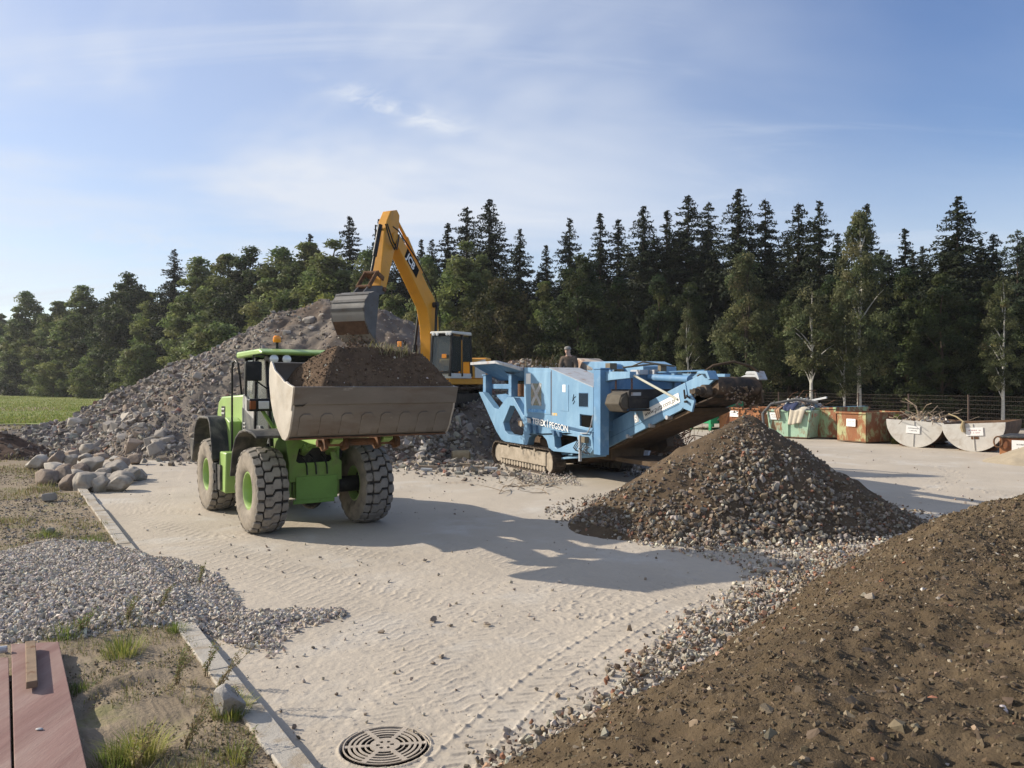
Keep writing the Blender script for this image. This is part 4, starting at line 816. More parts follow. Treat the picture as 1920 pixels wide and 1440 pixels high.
def rim_mesh():
    mb = MB(); mb.lathe([(0.345, -0.215), (0.37, -0.235), (0.37, -0.25), (0.33, -0.25), (0.305, -0.22), (0.295, -0.15)], 'y', 48); mb.cur = 1; mb.lathe([(0.295, -0.15), (0.285, 0.03), (0.26, 0.06), (0.20, 0.08), (0.14, 0.05), (0.12, -0.04), (0.0, -0.05)], 'y', 48); mb.cur = 0
    mb.lathe([(0.345, 0.215), (0.365, 0.24), (0.33, 0.25), (0.30, 0.2), (0.28, 0.09)], 'y', 48); z_ = [(f, i) for f, i in zip(mb.f, mb.mi) if len(f) <= 4]; mb.f = [a for a, _ in z_]; mb.mi = [i for _, i in z_]; mb.cur = 1
    for k in range(12): a = k * math.pi / 6; mb.tube([(0.155 * math.cos(a), 0.0, 0.155 * math.sin(a)), (0.155 * math.cos(a), 0.07, 0.155 * math.sin(a))], 0.014, 6)
    return mb
for sx, sy in ((0, -1), (0, 1), (-3.32, -1), (-3.32, 1)):
    w = empty('wheel'); w.parent = loader; w.location = (sx, sy * 1.05, 0.795); w.rotation_euler = (0, 0.35 * sx + (0.2 if sy > 0 else 0), 0 if sy < 0 else math.pi)
    t = bpy.data.objects.new('tyre', TYRE); C.objects.link(t); t.parent = w
    if sx == 0 and sy == -1: RIM = rim_mesh().build('rim', [m_lime, m_rimd], w, smooth=40)
    else: r_ = RIM.copy(); C.objects.link(r_); r_.parent = w

# rear body
b = MB(); b.prism([(-4.75, 1.25), (-4.75, 2.15), (-4.62, 2.38), (-4.35, 2.5), (-2.25, 2.58), (-2.25, 1.25)], -0.74, 0.74); b.build('engine_hood', m_lime, loader, 0.06)
for sy in (-1, 1):
    v = MB(); v.box(-4.28, -3.95, sy * 0.742 - 0.006, sy * 0.742 + 0.006, 1.95, 2.28); vg_ = v.build('hood_vent', m_black, loader, 0.004)
    v = MB()
    for k in range(3): v.box(-4.25, -3.99, sy * 0.75 - 0.012, sy * 0.75 + 0.012, 1.99 + k * 0.10, 2.03 + k * 0.10)
    v.build('slats', m_silver, vg_, 0.006)
b = MB(); b.box(-4.1, -1.5, -0.42, 0.42, 0.55, 1.24); b.box(-4.95, -4.1, -1.1, 1.1, 0.72, 1.22); b.build('rear_frame', m_lime2, loader, 0.04)
b = MB(); 
for sy in (-1, 1):
    b = MB(); b.prism([(-2.45, 1.24), (-4.0, 1.24), (-4.3, 2.02), (-2.85, 2.06), (-2.55, 1.98)], *sorted((sy * 0.745, sy * 1.0))); b.build('fender_panel', m_lime, loader, 0.02)
for sy in (-1, 1):
    b = MB(); b.prism([(-2.5, 0.50), (-2.02, 0.50), (-1.95, 1.36), (-2.5, 1.36)], *sorted((sy * 0.5, sy * 1.22))); b.build('side_tank', m_lime, loader, 0.03)
b = MB(); b.box(-2.52, -2.26, -1.27, -1.225, 0.55, 1.08); b.box(-2.95, -2.5, -1.30, -0.95, 1.06, 1.10); b.beam((-2.93, -1.28, 1.08), (-2.75, -1.30, 0.52), 0.05, 0.03); b.box(-2.78, -2.45, -1.30, -1.0, 0.52, 0.555); b.box(-2.84, -2.47, -1.30, -1.0, 0.78, 0.81); b.beam((-2.52, -1.28, 1.08), (-2.46, -1.28, 0.52), 0.04, 0.03); b.build('boarding_step', m_plast, loader, 0.006)
# fenders
def strip(prof, y0, y1, t): 
    outer = [Vector((p[0], p[1])) for p in prof]; inner = []
    for i, p in enumerate(outer):
        d = (outer[min(i + 1, len(outer) - 1)] - outer[max(i - 1, 0)]).normalized(); inner.append(p + Vector((d.y, -d.x)) * t)
    m = MB(); m.prism([tuple(p) for p in outer] + [tuple(p) for p in reversed(inner)], y0, y1); return m
FF = [(-1.10, 0.98), (-0.92, 1.48), (-0.70, 1.76), (-0.40, 1.90), (0.0, 1.95), (0.45, 1.93), (0.76, 1.86)]
RF = [(-4.35, 1.50), (-4.28, 1.78), (-4.05, 1.99), (-3.75, 2.08), (-2.98, 2.08), (-2.80, 1.96), (-2.62, 1.55), (-2.52, 1.18)]
for sy in (-1, 1):
    a, b2 = sorted((sy * 0.72, sy * 1.36)); strip(FF, a, b2, 0.05).build('front_fender', m_plast, loader, 0.012)
    strip(RF, *sorted((sy * 0.99, sy * 1.36)), 0.05).build('rear_fender', m_plast, loader, 0.012)
    fl = MB(); fl.prism([(-4.80, 1.38), (-4.72, 1.52), (-4.36, 1.54), (-4.33, 1.40), (-4.52, 1.0), (-4.62, 0.98)], a, b2); fl.build('mud_flap', m_plast, loader, 0.03)
# cab
cab = MB(); cab.prism([(-2.28, 1.45), (-2.28, 1.95), (-1.1, 1.95), (-0.95, 1.45)], -0.76, 0.76); cab.build('cab_base', m_grey, loader, 0.03)
b = MB(); b.prism([(-2.30, 2.42), (-2.24, 2.58), (-1.42, 2.32), (-1.42, 2.12)], -0.79, -0.76); b.prism([(-2.31, 1.62), (-2.30, 2.42), (-1.42, 2.12), (-1.40, 1.55)], -0.785, -0.76); b.build('cab_side_panel', m_silver, loader, 0.006)
b = MB(); b.prism([(-2.30, 1.60), (-2.295, 2.30), (-1.41, 2.06), (-1.39, 1.52)], -0.80, -0.787); b.build('lower_panel', m_grey, loader, 0.006)
b = MB()
for k in range(4): b.box(-2.24, -2.0, -0.815, -0.80, 1.72 + k * 0.075, 1.755 + k * 0.075)
b.build('panel_slats', m_silver, loader, 0.004)
pl = MB()
for sy in (-1, 1):
    pl.beam((-2.22, sy * 0.72, 1.95), (-2.22, sy * 0.72, 3.36), 0.09, 0.09); pl.beam((-1.42, sy * 0.75, 1.5), (-1.40, sy * 0.73, 3.36), 0.10, 0.08); pl.beam((-0.78, sy * 0.62, 1.55), (-1.02, sy * 0.66, 3.36), 0.07, 0.07)
pl.beam((-0.98, -0.66, 3.33), (-0.98, 0.66, 3.33), 0.07, 0.07); pl.beam((-2.22, -0.7, 3.33), (-2.22, 0.7, 3.33), 0.07, 0.07)
pl.build('cab_pillars', m_black, loader, 0.01)
def pane(name, pts, m=m_glass, parent=None, t=0.008):
    a = Vector(pts[1]) - Vector(pts[0]); c = Vector(pts[-1]) - Vector(pts[0]); n = a.cross(c).normalized() * t; k = len(pts); q = MB()
    q.add([Vector(p) for p in pts] + [Vector(p) + n for p in pts], [tuple(range(k)), tuple(range(2 * k - 1, k - 1, -1))] + [(i, (i + 1) % k, k + (i + 1) % k, k + i) for i in range(k)]); return q.build(name, m, parent or loader, smooth=0)
for sy in (-1, 1):
    pane('side_window', [(-2.17, sy * 0.735, 2.40), (-1.46, sy * 0.755, 2.2), (-1.45, sy * 0.735, 3.30), (-2.17, sy * 0.725, 3.30)]); pane('door_window', [(-1.37, sy * 0.75, 1.6), (-0.84, sy * 0.65, 1.6), (-1.05, sy * 0.68, 3.30), (-1.36, sy * 0.73, 3.30)])
pane('windscreen', [(-0.765, -0.60, 1.62), (-0.765, 0.60, 1.62), (-0.985, 0.63, 3.29), (-0.985, -0.63, 3.29)]); pane('rear_window', [(-2.235, -0.66, 2.6), (-2.235, 0.66, 2.6), (-2.235, 0.66, 3.29), (-2.235, -0.66, 3.29)])
b = MB(); b.prism([(-2.55, 3.40), (-2.50, 3.49), (-0.85, 3.51), (-0.62, 3.44), (-0.66, 3.385), (-2.50, 3.36)], -0.86, 0.86); b.build('cab_roof', m_lime, loader, 0.035)
b = MB(); b.prism([(-0.98, 3.24), (-0.80, 3.27), (-0.72, 3.375), (-0.98, 3.375)], -0.70, 0.70); b.build('roof_visor', m_black, loader, 0.02)
for y in (-0.60, -0.34, 0.34, 0.60):
    wl = MB(); wl.lathe([(0.095, -0.82), (0.11, -0.74), (0.10, -0.69)], 'x', 20, o=(0, y, 3.30)); w_ = wl.build('work_light', m_black, loader)
    wl = MB(); wl.lathe([(0.09, -0.685), (0.06, -0.667), (0.0, -0.66)], 'x', 20, o=(0, y, 3.30)); wl.build('lens', m_lens, w_)
bc = MB(); bc.lathe([(0.07, 3.50), (0.07, 3.52), (0.03, 3.53), (0.03, 3.66)], 'z', 14, o=(-1.2, -0.38, 0)); bc_ = bc.build('beacon', m_black, loader)
bc = MB(); bc.lathe([(0.075, 3.66), (0.085, 3.70), (0.08, 3.77), (0.05, 3.80), (0, 3.805)], 'z', 16, o=(-1.2, -0.38, 0)); bc.build('lens', m_amber, bc_)
hr = MB(); hr.tube([(-2.40, -0.98, 1.35), (-2.40, -0.98, 3.12), (-2.36, -0.97, 3.26), (-2.24, -0.95, 3.30), (-2.12, -0.93, 3.24), (-2.1, -0.90, 3.0), (-2.1, -0.86, 2.58)], 0.022, 8); hr.tube([(-2.40, -0.98, 1.4), (-2.3, -0.78, 1.45)], 0.02, 6); hr.build('handrail', m_black, loader)
mi = MB(); mi.box(-0.52, -0.46, -1.22, -0.90, 2.86, 3.24); mi_ = mi.build('mirror', m_black, loader, 0.025); ma = MB(); ma.tube([(-0.75, -0.66, 3.36), (-0.6, -0.9, 3.38), (-0.5, -1.06, 3.36), (-0.5, -1.06, 3.2)], 0.015, 6); ma.tube([(-0.5, -1.06, 2.9), (-0.72, -0.72, 2.7)], 0.014, 6); ma.build('mirror_arm', m_black, mi_)
for sy in (-1, 1):
    y0 = sy * 0.98; hl = MB(); hl.box(-0.30, -0.08, y0 - 0.27, y0 + 0.27, 2.28, 2.52); hl_ = hl.build('headlight', m_black, loader, 0.03)
    q = MB(); q.box(-0.08, -0.068, y0 - 0.10, y0 + 0.10, 2.325, 2.475); q.build('lens', m_lens, hl_, 0.006)
    q = MB(); ys = (y0 - 0.262, y0 - 0.15) if sy < 0 else (y0 + 0.15, y0 + 0.262); q.box(-0.20, -0.062, ys[0], ys[1], 2.32, 2.48); q.build('indicator_lens', m_amber if sy > 0 else mat('indicator_dull', (0.22, 0.07, 0.025), 0.3, var=0.1, bump=0), hl_, 0.01)
    q = MB(); q.beam((-0.2, y0, 2.3), (-0.25, sy * 0.62, 1.75), 0.07, 0.05); q.build('headlight_bracket', m_lime2, hl_)
# inside the cab
q = MB(); q.box(-1.95, -1.45, -0.25, 0.25, 1.96, 2.15); q.prism([(-2.0, 2.1), (-1.85, 2.1), (-1.95, 2.85), (-2.08, 2.85)], -0.24, 0.24); q.build('seat', m_seat, loader, 0.04)
q = MB(); q.tube([(-1.15 + 0.17 * math.cos(a) * 0.7, 0.19 * math.sin(a), 2.42 + 0.13 * math.cos(a)) for a in [k * 2 * math.pi / 20 for k in range(21)]], 0.016, 6, cap=False); q.tube([(-1.15, 0, 2.42), (-1.0, 0, 1.96)], 0.035, 8); q.build('steering_wheel', m_black, loader)
q = MB(); q.box(-1.12, -0.86, -0.40, 0.40, 1.96, 2.22); q.box(-1.8, -1.3, -0.62, -0.36, 1.96, 2.35); q.build('console', m_plast, loader, 0.04)
# front frame between the wheels
HOLE = [(-0.46, 1.32), (-0.40, 1.56), (0.20, 1.56), (0.26, 1.32), (0.20, 1.28), (-0.40, 1.28)]
b = MB(); b.prism([[(-0.66, 1.74), (0.26, 1.74), (0.36, 1.36), (0.46, 1.28), (0.46, 0.92), (-0.60, 0.92), (-0.60, 1.28)], list(reversed(HOLE))], 0.18, 0.24, 'yz'); b.build('front_frame', m_lime2, loader, 0.012)
b = MB(); b.box(-1.25, 0.175, -0.60, -0.52, 0.62, 1.78); b.box(-1.25, 0.175, 0.36, 0.44, 0.62, 1.78); b.box(-1.5, 0.17, -0.50, 0.34, 0.6, 0.9); b.box(-1.3, -0.5, -0.5, 0.34, 1.2, 1.74); b.build('frame_sides', m_lime2, loader, 0.02); b = MB(); b.box(0.02, 0.05, -0.515, 0.355, 1.2, 1.68); b.build('hole_shade', m_black, loader)  # black panel added behind the frame hole, standing for its shade
b = MB(); b.box(0.245, 0.265, -0.47, 0.36, 0.58, 1.02); b.box(0.245, 0.265, -0.52, 0.30, 0.50, 0.58); b.build('guard_plate', mat('green_guard', (0.15, 0.28, 0.065), 0.55, var=0.12, scale=3, col2=(0.10, 0.10, 0.05), amt2=0.22, scale2=5, bump=0.15, col3=(0.02, 0.02, 0.015), amt3=0.06, scale3=12), loader, 0.006)
for ax in (0, -3.32):
    b = MB(); b.tube([(ax, -0.95, 0.795), (ax, 0.95, 0.795)], 0.16, 16); b.sphere((ax - 0.05, -0.06, 0.60), 0.26, 16, 10, (0.9, 0.9, 1)); b.build('axle', m_black, loader)
h = MB()
for k, y in enumerate((-0.3, -0.12, 0.1)): h.tube(bez((0.15, y, 1.52), (0.17, y + 0.12, 1.0), -0.0) if k < 0 else [(0.05, y, 1.42), (0.20, y + 0.02, 1.36), (0.27, y + 0.04, 1.22), (0.27, y + 0.05, 1.05)], 0.016, 6)
h.build('hydraulic_hoses', m_black, loader)
# lift arms, tilt lever and bucket
for y in (-0.46, 0.46):
    b = MB(); b.prism([(-0.95, 1.85), (-0.75, 2.15), (0.3, 2.22), (1.3, 2.10), (2.0, 2.02), (2.35, 2.06), (2.42, 1.84), (2.05, 1.70), (1.2, 1.72), (0.2, 1.80)], y - 0.09, y + 0.09); b.build('lift_arm', m_lime, loader, 0.02)
    b = MB(); b.tube([(-0.3, y * 0.5, 1.35), (0.45, y * 0.62, 1.62)], 0.08, 12); b.cur = 1; b.tube([(0.45, y * 0.62, 1.62), (1.3, y * 0.75, 1.86)], 0.045, 12); b.build('lift_cylinder', [m_lime2, m_chrome], loader)
b = MB(); b.prism([(0.55, 2.0), (0.75, 1.72), (1.10, 1.62), (1.25, 1.85), (1.0, 2.65), (0.85, 2.75)], -0.12, 0.10); b.build('tilt_lever', m_lime, loader, 0.03)
b = MB(); b.beam((0.9, 0, 2.68), (1.8, 0, 2.6), 0.13, 0.12); b.build('tilt_link', m_lime, loader, 0.02)
b = MB()
for y in (-0.66, -0.30, 0.30, 0.66): b.prism([(1.95, 2.35), (2.3, 2.0), (2.42, 1.72), (2.22, 1.66), (2.02, 1.78), (1.82, 2.2)], y - 0.03, y + 0.03)
b.tube([(2.2, -0.76, 1.80), (2.2, 0.76, 1.80)], 0.065, 14); b.build('bucket_hinge', m_rust, loader, 0.008)
bucket = empty('bucket'); bucket.parent = loader
PB = [(3.10, 2.745), (2.995, 2.40), (2.86, 2.08), (2.77, 1.965), (2.64, 1.90), (2.48, 1.915), (2.25, 2.06), (2.02, 2.28), (1.88, 2.52), (1.79, 2.82), (1.80, 3.05), (1.86, 3.17)]
inner = []
for i, p in enumerate(PB):
    d = (Vector(PB[min(i + 1, len(PB) - 1)]) - Vector(PB[max(i - 1, 0)])).normalized(); inner.append((p[0] + d.y * 0.035, p[1] - d.x * 0.035))
BW = 1.44
b = MB(); b.prism(PB + list(reversed(inner)), -BW + 0.03, BW - 0.03); b.build('shell', m_steel, bucket, 0.004)
for sy in (-1, 1):
    a, b2 = sorted((sy * (BW - 0.03), sy * BW)); b = MB(); b.prism([(3.10, 2.75), (3.0, 2.38)] + PB[2:] + [(1.93, 3.175), (2.08, 3.03), (2.36, 2.93), (2.62, 2.82), (2.68, 2.84), (2.80, 2.80)], a, b2); b.build('side_plate', m_bright, bucket, 0.004)
    a, b2 = sorted((sy * BW, sy * (BW + 0.015))); b = MB(); b.prism([(3.09, 2.75), (2.98, 2.38), (2.72, 2.52), (2.66, 2.84), (2.80, 2.80)], a, b2); b.build('side_cutter', m_bright, bucket, 0.004)
d = Vector((2.995 - 3.10, 2.40 - 2.745)).normalized(); nn = Vector((-d.y, d.x)) * -1
if nn.x < 0: nn = -nn
def onf(s, off): p = Vector((3.10, 2.745)) + d * s + nn * off; return (p.x, p.y)
b = MB(); b.prism([onf(-0.015, -0.012), onf(-0.015, 0.030), onf(0.27, 0.030), onf(0.29, 0.0)], -BW - 0.006, BW + 0.006); b.build('cutting_edge', m_steel, bucket, 0.004)
for k in range(8):
    y = -1.20 + k * 0.345; b = MB(); p0, p1 = Vector((2.965, 2.33)), Vector((2.80, 1.99)); dd_ = (p1 - p0).normalized(); n2 = Vector((-dd_.y, dd_.x)); n2 = n2 if n2.x > 0 else -n2
    w_ = 0.105; vs = []
    for off in (-0.01, 0.016):
        for (s_, yy) in ((0.05, -w_), (0.0, -w_ + 0.05), (0.0, w_ - 0.05), (0.05, w_), (0.40, w_), (0.40, -w_)): q = p0 + dd_ * s_ * 0.95 + n2 * (off + (0.004 if s_ < 0.3 else 0.0)); vs.append((q.x, y + yy, q.y))
    b.add(vs, [(0, 1, 2, 3, 4, 5), (11, 10, 9, 8, 7, 6)] + [(i, (i + 1) % 6, 6 + (i + 1) % 6, 6 + i) for i in range(6)]); b.build('wear_plate', m_steel, bucket, 0.004)
b = MB(); b.beam((2.72, -1.40, 1.925), (2.72, 1.40, 1.925), 0.10, 0.03); b.build('heel_bar', m_rust, bucket, 0.006)

# the soil heaped in the bucket
m_load = mat('bucket_soil', (0.125, 0.085, 0.055), 0.97, var=0.25, scale=6, col2=(0.09, 0.06, 0.04), amt2=0.35, scale2=2.2, soft2=0.12, bump=1.0, bscale=35, spec=0.1)
def load_h(x, y):
    h = np.minimum.reduce([2.73 + (3.06 - x) * 1.15, 3.43 - 0.08 * (y + 0.1) ** 2 + 0 * x, 2.60 + (y + 1.30) * 1.05 - 0.25 * (x - 2.4), 2.76 + (1.42 - y) * 1.5, 3.46 - (2.25 - x) * 0.9 + 0 * y])
    return h + 0.05 * fbm(x, y, 2.5, 3, 151) + 0.03 * fbm(x, y, 8, 3, 153)
xs = np.arange(1.84, 3.075, 0.025); ys = np.arange(-1.40, 1.405, 0.025); XX, YY = np.meshgrid(xs, ys, indexing='ij'); ZZ = np.maximum(load_h(XX, YY), 2.45)
lo = link('bucket_soil', np_mesh('bucket_soil', np.stack([XX, YY, ZZ], -1).reshape(-1, 3), [grid_faces(len(xs), len(ys))], smooth=True), m_load); lo.location = LF.o; lo.rotation_euler = (0, 0, LF.ang)
props(lo, 'dark brown soil heaped in the raised bucket of the green loader', 'soil')
n = 2600; x = rng.uniform(1.9, 3.05, n); y = rng.uniform(-1.3, 1.38, n); sz = 0.008 + 0.03 * rng.random(n) ** 3
o = stones('crumbs', np.stack([x, y, np.maximum(load_h(x, y), 2.45) + 0.004], -1), sz, palette(rng, n, [(0.13, 0.09, 0.06), (0.18, 0.125, 0.08), (0.09, 0.06, 0.04), (0.5, 0.46, 0.4)], [6, 3, 3, 0.25]), m_stone, lo, 31); o['kind'] = 'stuff'
n = 160; yy = rng.normal(0.55, 0.22, n); xx = rng.uniform(2.3, 2.6, n)
o = blades('roots_and_grass', np.stack([xx, yy, load_h(xx, yy) - 0.02], -1), rng.uniform(0.08, 0.24, n), rng.uniform(0.008, 0.018, n), palette(rng, n, [(0.28, 0.24, 0.13), (0.20, 0.20, 0.08), (0.35, 0.31, 0.2)], [1, 1, 1]), m_blade, lo, 32, lean=1.2); o['kind'] = 'stuff'
# ------------------------------------------------------------------ yellow excavator on the rubble bench
m_yel = mat('yellow_paint', (0.66, 0.30, 0.022), 0.42, var=0.08, scale=1.5, col2=(0.45, 0.22, 0.04), amt2=0.2, scale2=1.6, soft2=0.15, bump=0.05, spec=0.45)
m_pale = mat('pale_roof', (0.62, 0.62, 0.56), 0.6, var=0.08)
m_bkt = mat('bucket_grey', (0.125, 0.122, 0.12), 0.6, 0.2, var=0.16, scale=2, col2=(0.10, 0.07, 0.05), amt2=0.25, scale2=3, soft2=0.15, bump=0.3, bscale=20)
m_bktb = mat('bucket_light', (0.215, 0.205, 0.19), 0.6, 0.2, var=0.12, scale=2, col2=(0.20, 0.16, 0.12), amt2=0.2, scale2=3, soft2=0.15, bump=0.2, bscale=20)
m_mud = mat('wet_mud', (0.085, 0.05, 0.032), 0.95, var=0.3, scale=6, bump=1.0, bscale=25)
m_track = mat('track_steel', (0.075, 0.060, 0.048), 0.85, 0.2, var=0.25, scale=4, col2=(0.17, 0.135, 0.10), amt2=0.36, scale2=4, soft2=0.15, bump=0.3)
m_white = mat('white_vinyl', (0.80, 0.80, 0.78), 0.5, var=0.04, scale=5, bump=0)
m_ink = mat('black_ink', (0.014, 0.014, 0.015), 0.8, var=0.1, bump=0, spec=0.06)
m_glassd = glass_mat('dark_glass', (0.35, 0.42, 0.38), 0.10)
EF = Frame(-3.07, 32.2, -0.4, -0.91, 1.8)
exc = empty('excavator', EF.o, EF.ang, 'yellow tracked excavator on the rubble bench with its arm folded over the yard', 'excavator')
def track_belt(parent, L_, H_, w, y, m, n):
    """endless belt of separate shoe plates round two end wheels"""
    r = H_ / 2; st = L_ - 2 * r; per = 2 * st + 2 * math.pi * r; q = MB()
    for k in range(n):
        s_ = k / n * per
        if s_ < st: p = (-st / 2 + s_, 0.0 + H_); a = 0
        elif s_ < st + math.pi * r: t = (s_ - st) / r; p = (st / 2 + r * math.sin(t), r + r * math.cos(t)); a = -t
        elif s_ < 2 * st + math.pi * r: p = (st / 2 - (s_ - st - math.pi * r), 0.0); a = math.pi
        else: t = (s_ - 2 * st - math.pi * r) / r; p = (-st / 2 - r * math.sin(t), r - r * math.cos(t)); a = math.pi - t
        l = per / n * 0.47; M_ = Matrix.Translation((p[0], y, p[1])) @ Matrix.Rotation(-a, 4, 'Y')
        q.box(-l, l, -w / 2, w / 2, -0.035, -0.008, M_); q.box(-l * 0.9, -l * 0.55, -w / 2, w / 2, -0.008, 0.022, M_); q.box(-l * 0.1, l * 0.2, -w / 2, w / 2, -0.008, 0.018, M_)
        q.box(-l * 0.9, l * 0.9, -w * 0.2, w * 0.2, -0.085, -0.035, M_)
    return q.build('track_belt', m, parent, smooth=0)
for y in (-1.12, 1.12):
    track_belt(exc, 4.1, 0.86, 0.60, y, m_track, 46)
    b = MB(); b.prism([(-1.6, 0.22), (1.6, 0.22), (1.75, 0.45), (1.6, 0.62), (-1.6, 0.62), (-1.75, 0.45)], y - 0.17, y + 0.17)
    for x in (-1.2, -0.7, -0.2, 0.3, 0.8, 1.3): b.tube([(x, y - 0.2, 0.17), (x, y + 0.2, 0.17)], 0.11, 12)
    for x in (-1.62, 1.62): b.tube([(x, y - 0.16, 0.43), (x, y + 0.16, 0.43)], 0.33, 20)
    b.build('track_frame', m_black, exc, 0.01)
b = MB(); b.box(-1.1, 1.1, -0.95, 0.95, 0.35, 0.75); b.tube([(0, 0, 0.7), (0, 0, 1.0)], 0.62, 28); b.build('undercarriage', m_black, exc, 0.03)
b = MB(); b.box(-2.1, 1.2, -1.25, 1.25, 0.98, 1.22); b.build('upper_deck', m_yel, exc, 0.03)
b = MB(); b.box(-2.1, 0.35, -1.28, -0.30, 1.22, 1.95); b.box(-2.1, -0.75, -0.30, 1.28, 1.22, 2.05); b.build('body', m_yel, exc, 0.05)
b = MB(); b.prism([(-0.9, 1.25), (-0.9, 1.9), (-1.9, 2.05), (-1.9, 1.25)], 1.285, 1.30); b.build('side_door', m_pale, exc, 0.01)
b = MB(); b.prism([(-2.75, -1.0), (-2.55, -1.27), (-2.05, -1.3), (-2.05, 1.3), (-2.55, 1.27), (-2.75, 1.0)], 1.1, 2.12, 'xy'); b.build('counterweight', m_yel, exc, 0.08)
b = MB(); b.box(-0.55, 1.22, 0.42, 1.32, 1.22, 1.42); b.build('cab_floor', m_pale, exc, 0.02)
b = MB()
for (x, y, xt) in ((1.30, 0.45, 1.12), (1.30, 1.30, 1.12), (0.32, 1.31, 0.32), (-0.55, 0.45, -0.42), (-0.55, 1.30, -0.42)): b.beam((x, y, 1.3), (xt, y, 2.95), 0.10, 0.09)
b.beam((1.14, 0.45, 2.92), (1.14, 1.30, 2.92), 0.08, 0.09); b.beam((1.3, 0.45, 1.45), (1.3, 1.3, 1.45), 0.07, 0.08); b.build('cab_pillars', m_black, exc, 0.015)
b = MB(); b.box(0.34, 0.40, 1.335, 1.355, 1.42, 2.75); b.build('door_rail', m_yel, exc, 0.008)
pane('windscreen', [(1.29, 0.50, 1.5), (1.29, 1.25, 1.5), (1.13, 1.25, 2.88), (1.13, 0.50, 2.88)], m_glassd, exc); pane('door_window', [(1.25, 1.315, 1.5), (0.4, 1.315, 1.5), (0.4, 1.315, 2.88), (1.1, 1.315, 2.88)], m_glassd, exc); pane('side_window', [(0.27, 1.315, 1.9), (-0.48, 1.315, 1.9), (-0.4, 1.315, 2.88), (0.27, 1.315, 2.88)], m_glassd, exc); pane('rear_window', [(-0.54, 0.5, 1.9), (-0.54, 1.25, 1.9), (-0.43, 1.25, 2.88), (-0.43, 0.5, 2.88)], m_glassd, exc)
b = MB(); b.prism([(1.25, 2.97), (1.2, 3.06), (-0.45, 3.09), (-0.5, 2.96)], 0.38, 1.36); b.build('cab_roof', m_pale, exc, 0.03)
b = MB(); b.box(0.1, 0.6, 0.62, 1.08, 1.45, 1.72); b.prism([(0.0, 1.7), (0.14, 1.7), (0.02, 2.45), (-0.1, 2.45)], 0.62, 1.08); b.build('seat', m_seat, exc, 0.04)
for y in (0.55, 0.72, 1.15, 1.27):
    b = MB(); b.lathe([(0.05, 1.20), (0.065, 1.26), (0.0, 1.275)], 'x', 12, o=(0, y, 2.94)); b.build('work_light', m_lens, exc)
b = MB(); b.box(1.33, 1.36, 0.98, 1.18, 2.0, 2.16); b.build('cab_lamp', m_amber, exc, 0.01)
b = MB(); b.tube([(1.2, -1.15, 1.2), (1.2, -1.15, 2.75), (0.6, -1.2, 2.78), (0.4, -1.2, 1.9)], 0.025, 6); b.tube([(1.2, -0.75, 1.2), (1.2, -0.75, 2.7)], 0.025, 6); b.tube([(1.2, -1.15, 2.3), (1.75, -1.4, 1.2)], 0.018, 6); b.build('handrails', m_black, exc)
b = MB(); b.box(1.22, 1.26, -1.10, -0.90, 2.48, 2.70); b.build('side_lamp', m_amber, exc, 0.02)
# boom: heavy banana shaped box
BT = [(0.22, 2.55), (0.22, 2.95), (0.30, 3.70), (0.62, 4.45), (1.12, 4.86), (2.01, 5.70), (2.79, 6.22), (3.40, 6.60), (3.62, 6.52)]
BB = [(3.66, 6.22), (3.30, 6.02), (2.40, 5.14), (1.75, 4.50), (1.22, 3.98), (0.98, 3.30), (0.92, 2.60), (0.92, 1.85), (0.60, 1.35), (0.25, 1.45)]
b = MB(); b.prism(BT + BB, -0.24, 0.24); b.build('boom', m_yel, exc, 0.03)
b = MB()
for y in (-0.26, 0.26): b.tube([(0.26, y, 2.6), (0.14, y * 0.9, 3.75), (0.55, y * 0.9, 4.56), (1.9, y * 0.8, 5.78), (3.2, y * 0.7, 6.66), (3.6, y * .7, 6.75)], 0.028, 6)
b.build('boom_hoses', m_black, exc)
for y in (-0.46, 0.46):
    b = MB(); b.tube([(1.1, y, 1.35), (0.95, y, 2.55)], 0.10, 14); b.cur = 1; b.tube([(0.95, y, 2.55), (0.72, y * 0.85, 4.1)], 0.055, 12); b.cur = 0; b.tube([(0.70, y * 0.95, 4.15), (0.70, y * 0.45, 4.15)], 0.11, 14); b.build('boom_cylinder', [m_black, m_chrome], exc)
b = MB(); b.tube([(1.3, 0, 5.35), (2.4, 0, 6.55)], 0.10, 14); b.cur = 1; b.tube([(2.4, 0, 6.55), (3.35, 0, 7.35)], 0.06, 12); b.build('dipper_cylinder', [m_yel, m_chrome], exc)
DP = [(3.30, 7.42), (3.72, 7.30), (3.98, 6.90), (4.18, 6.20), (4.34, 5.30), (4.42, 4.52), (4.28, 4.30), (4.06, 4.36), (3.78, 5.10), (3.44, 5.95), (3.18, 6.70), (3.12, 7.25)]
b = MB(); b.prism(DP, -0.18, 0.18); b.build('dipper', m_yel, exc, 0.025)
b = MB(); b.tube([(4.15, 0.0, 6.72), (4.52, 0, 5.55)], 0.085, 14); b.cur = 1; b.tube([(4.52, 0, 5.55), (4.72, 0, 4.92)], 0.05, 12); b.build('bucket_cylinder', [m_black, m_chrome], exc)
b = MB()
for y in (-0.24, 0.24): b.beam((4.72, y, 4.92), (4.30, y, 4.75), 0.05, 0.16); b.beam((4.74, y, 4.92), (5.20, y, 4.40), 0.05, 0.15)
b.tube([(4.72, -0.30, 4.92), (4.72, 0.30, 4.92)], 0.075, 12); b.tube([(5.20, -0.30, 4.38), (5.20, 0.30, 4.38)], 0.07, 12); b.tube([(4.28, -0.30, 4.38), (4.28, 0.30, 4.38)], 0.08, 12); b.build('bucket_link', m_rust, exc, 0.008)
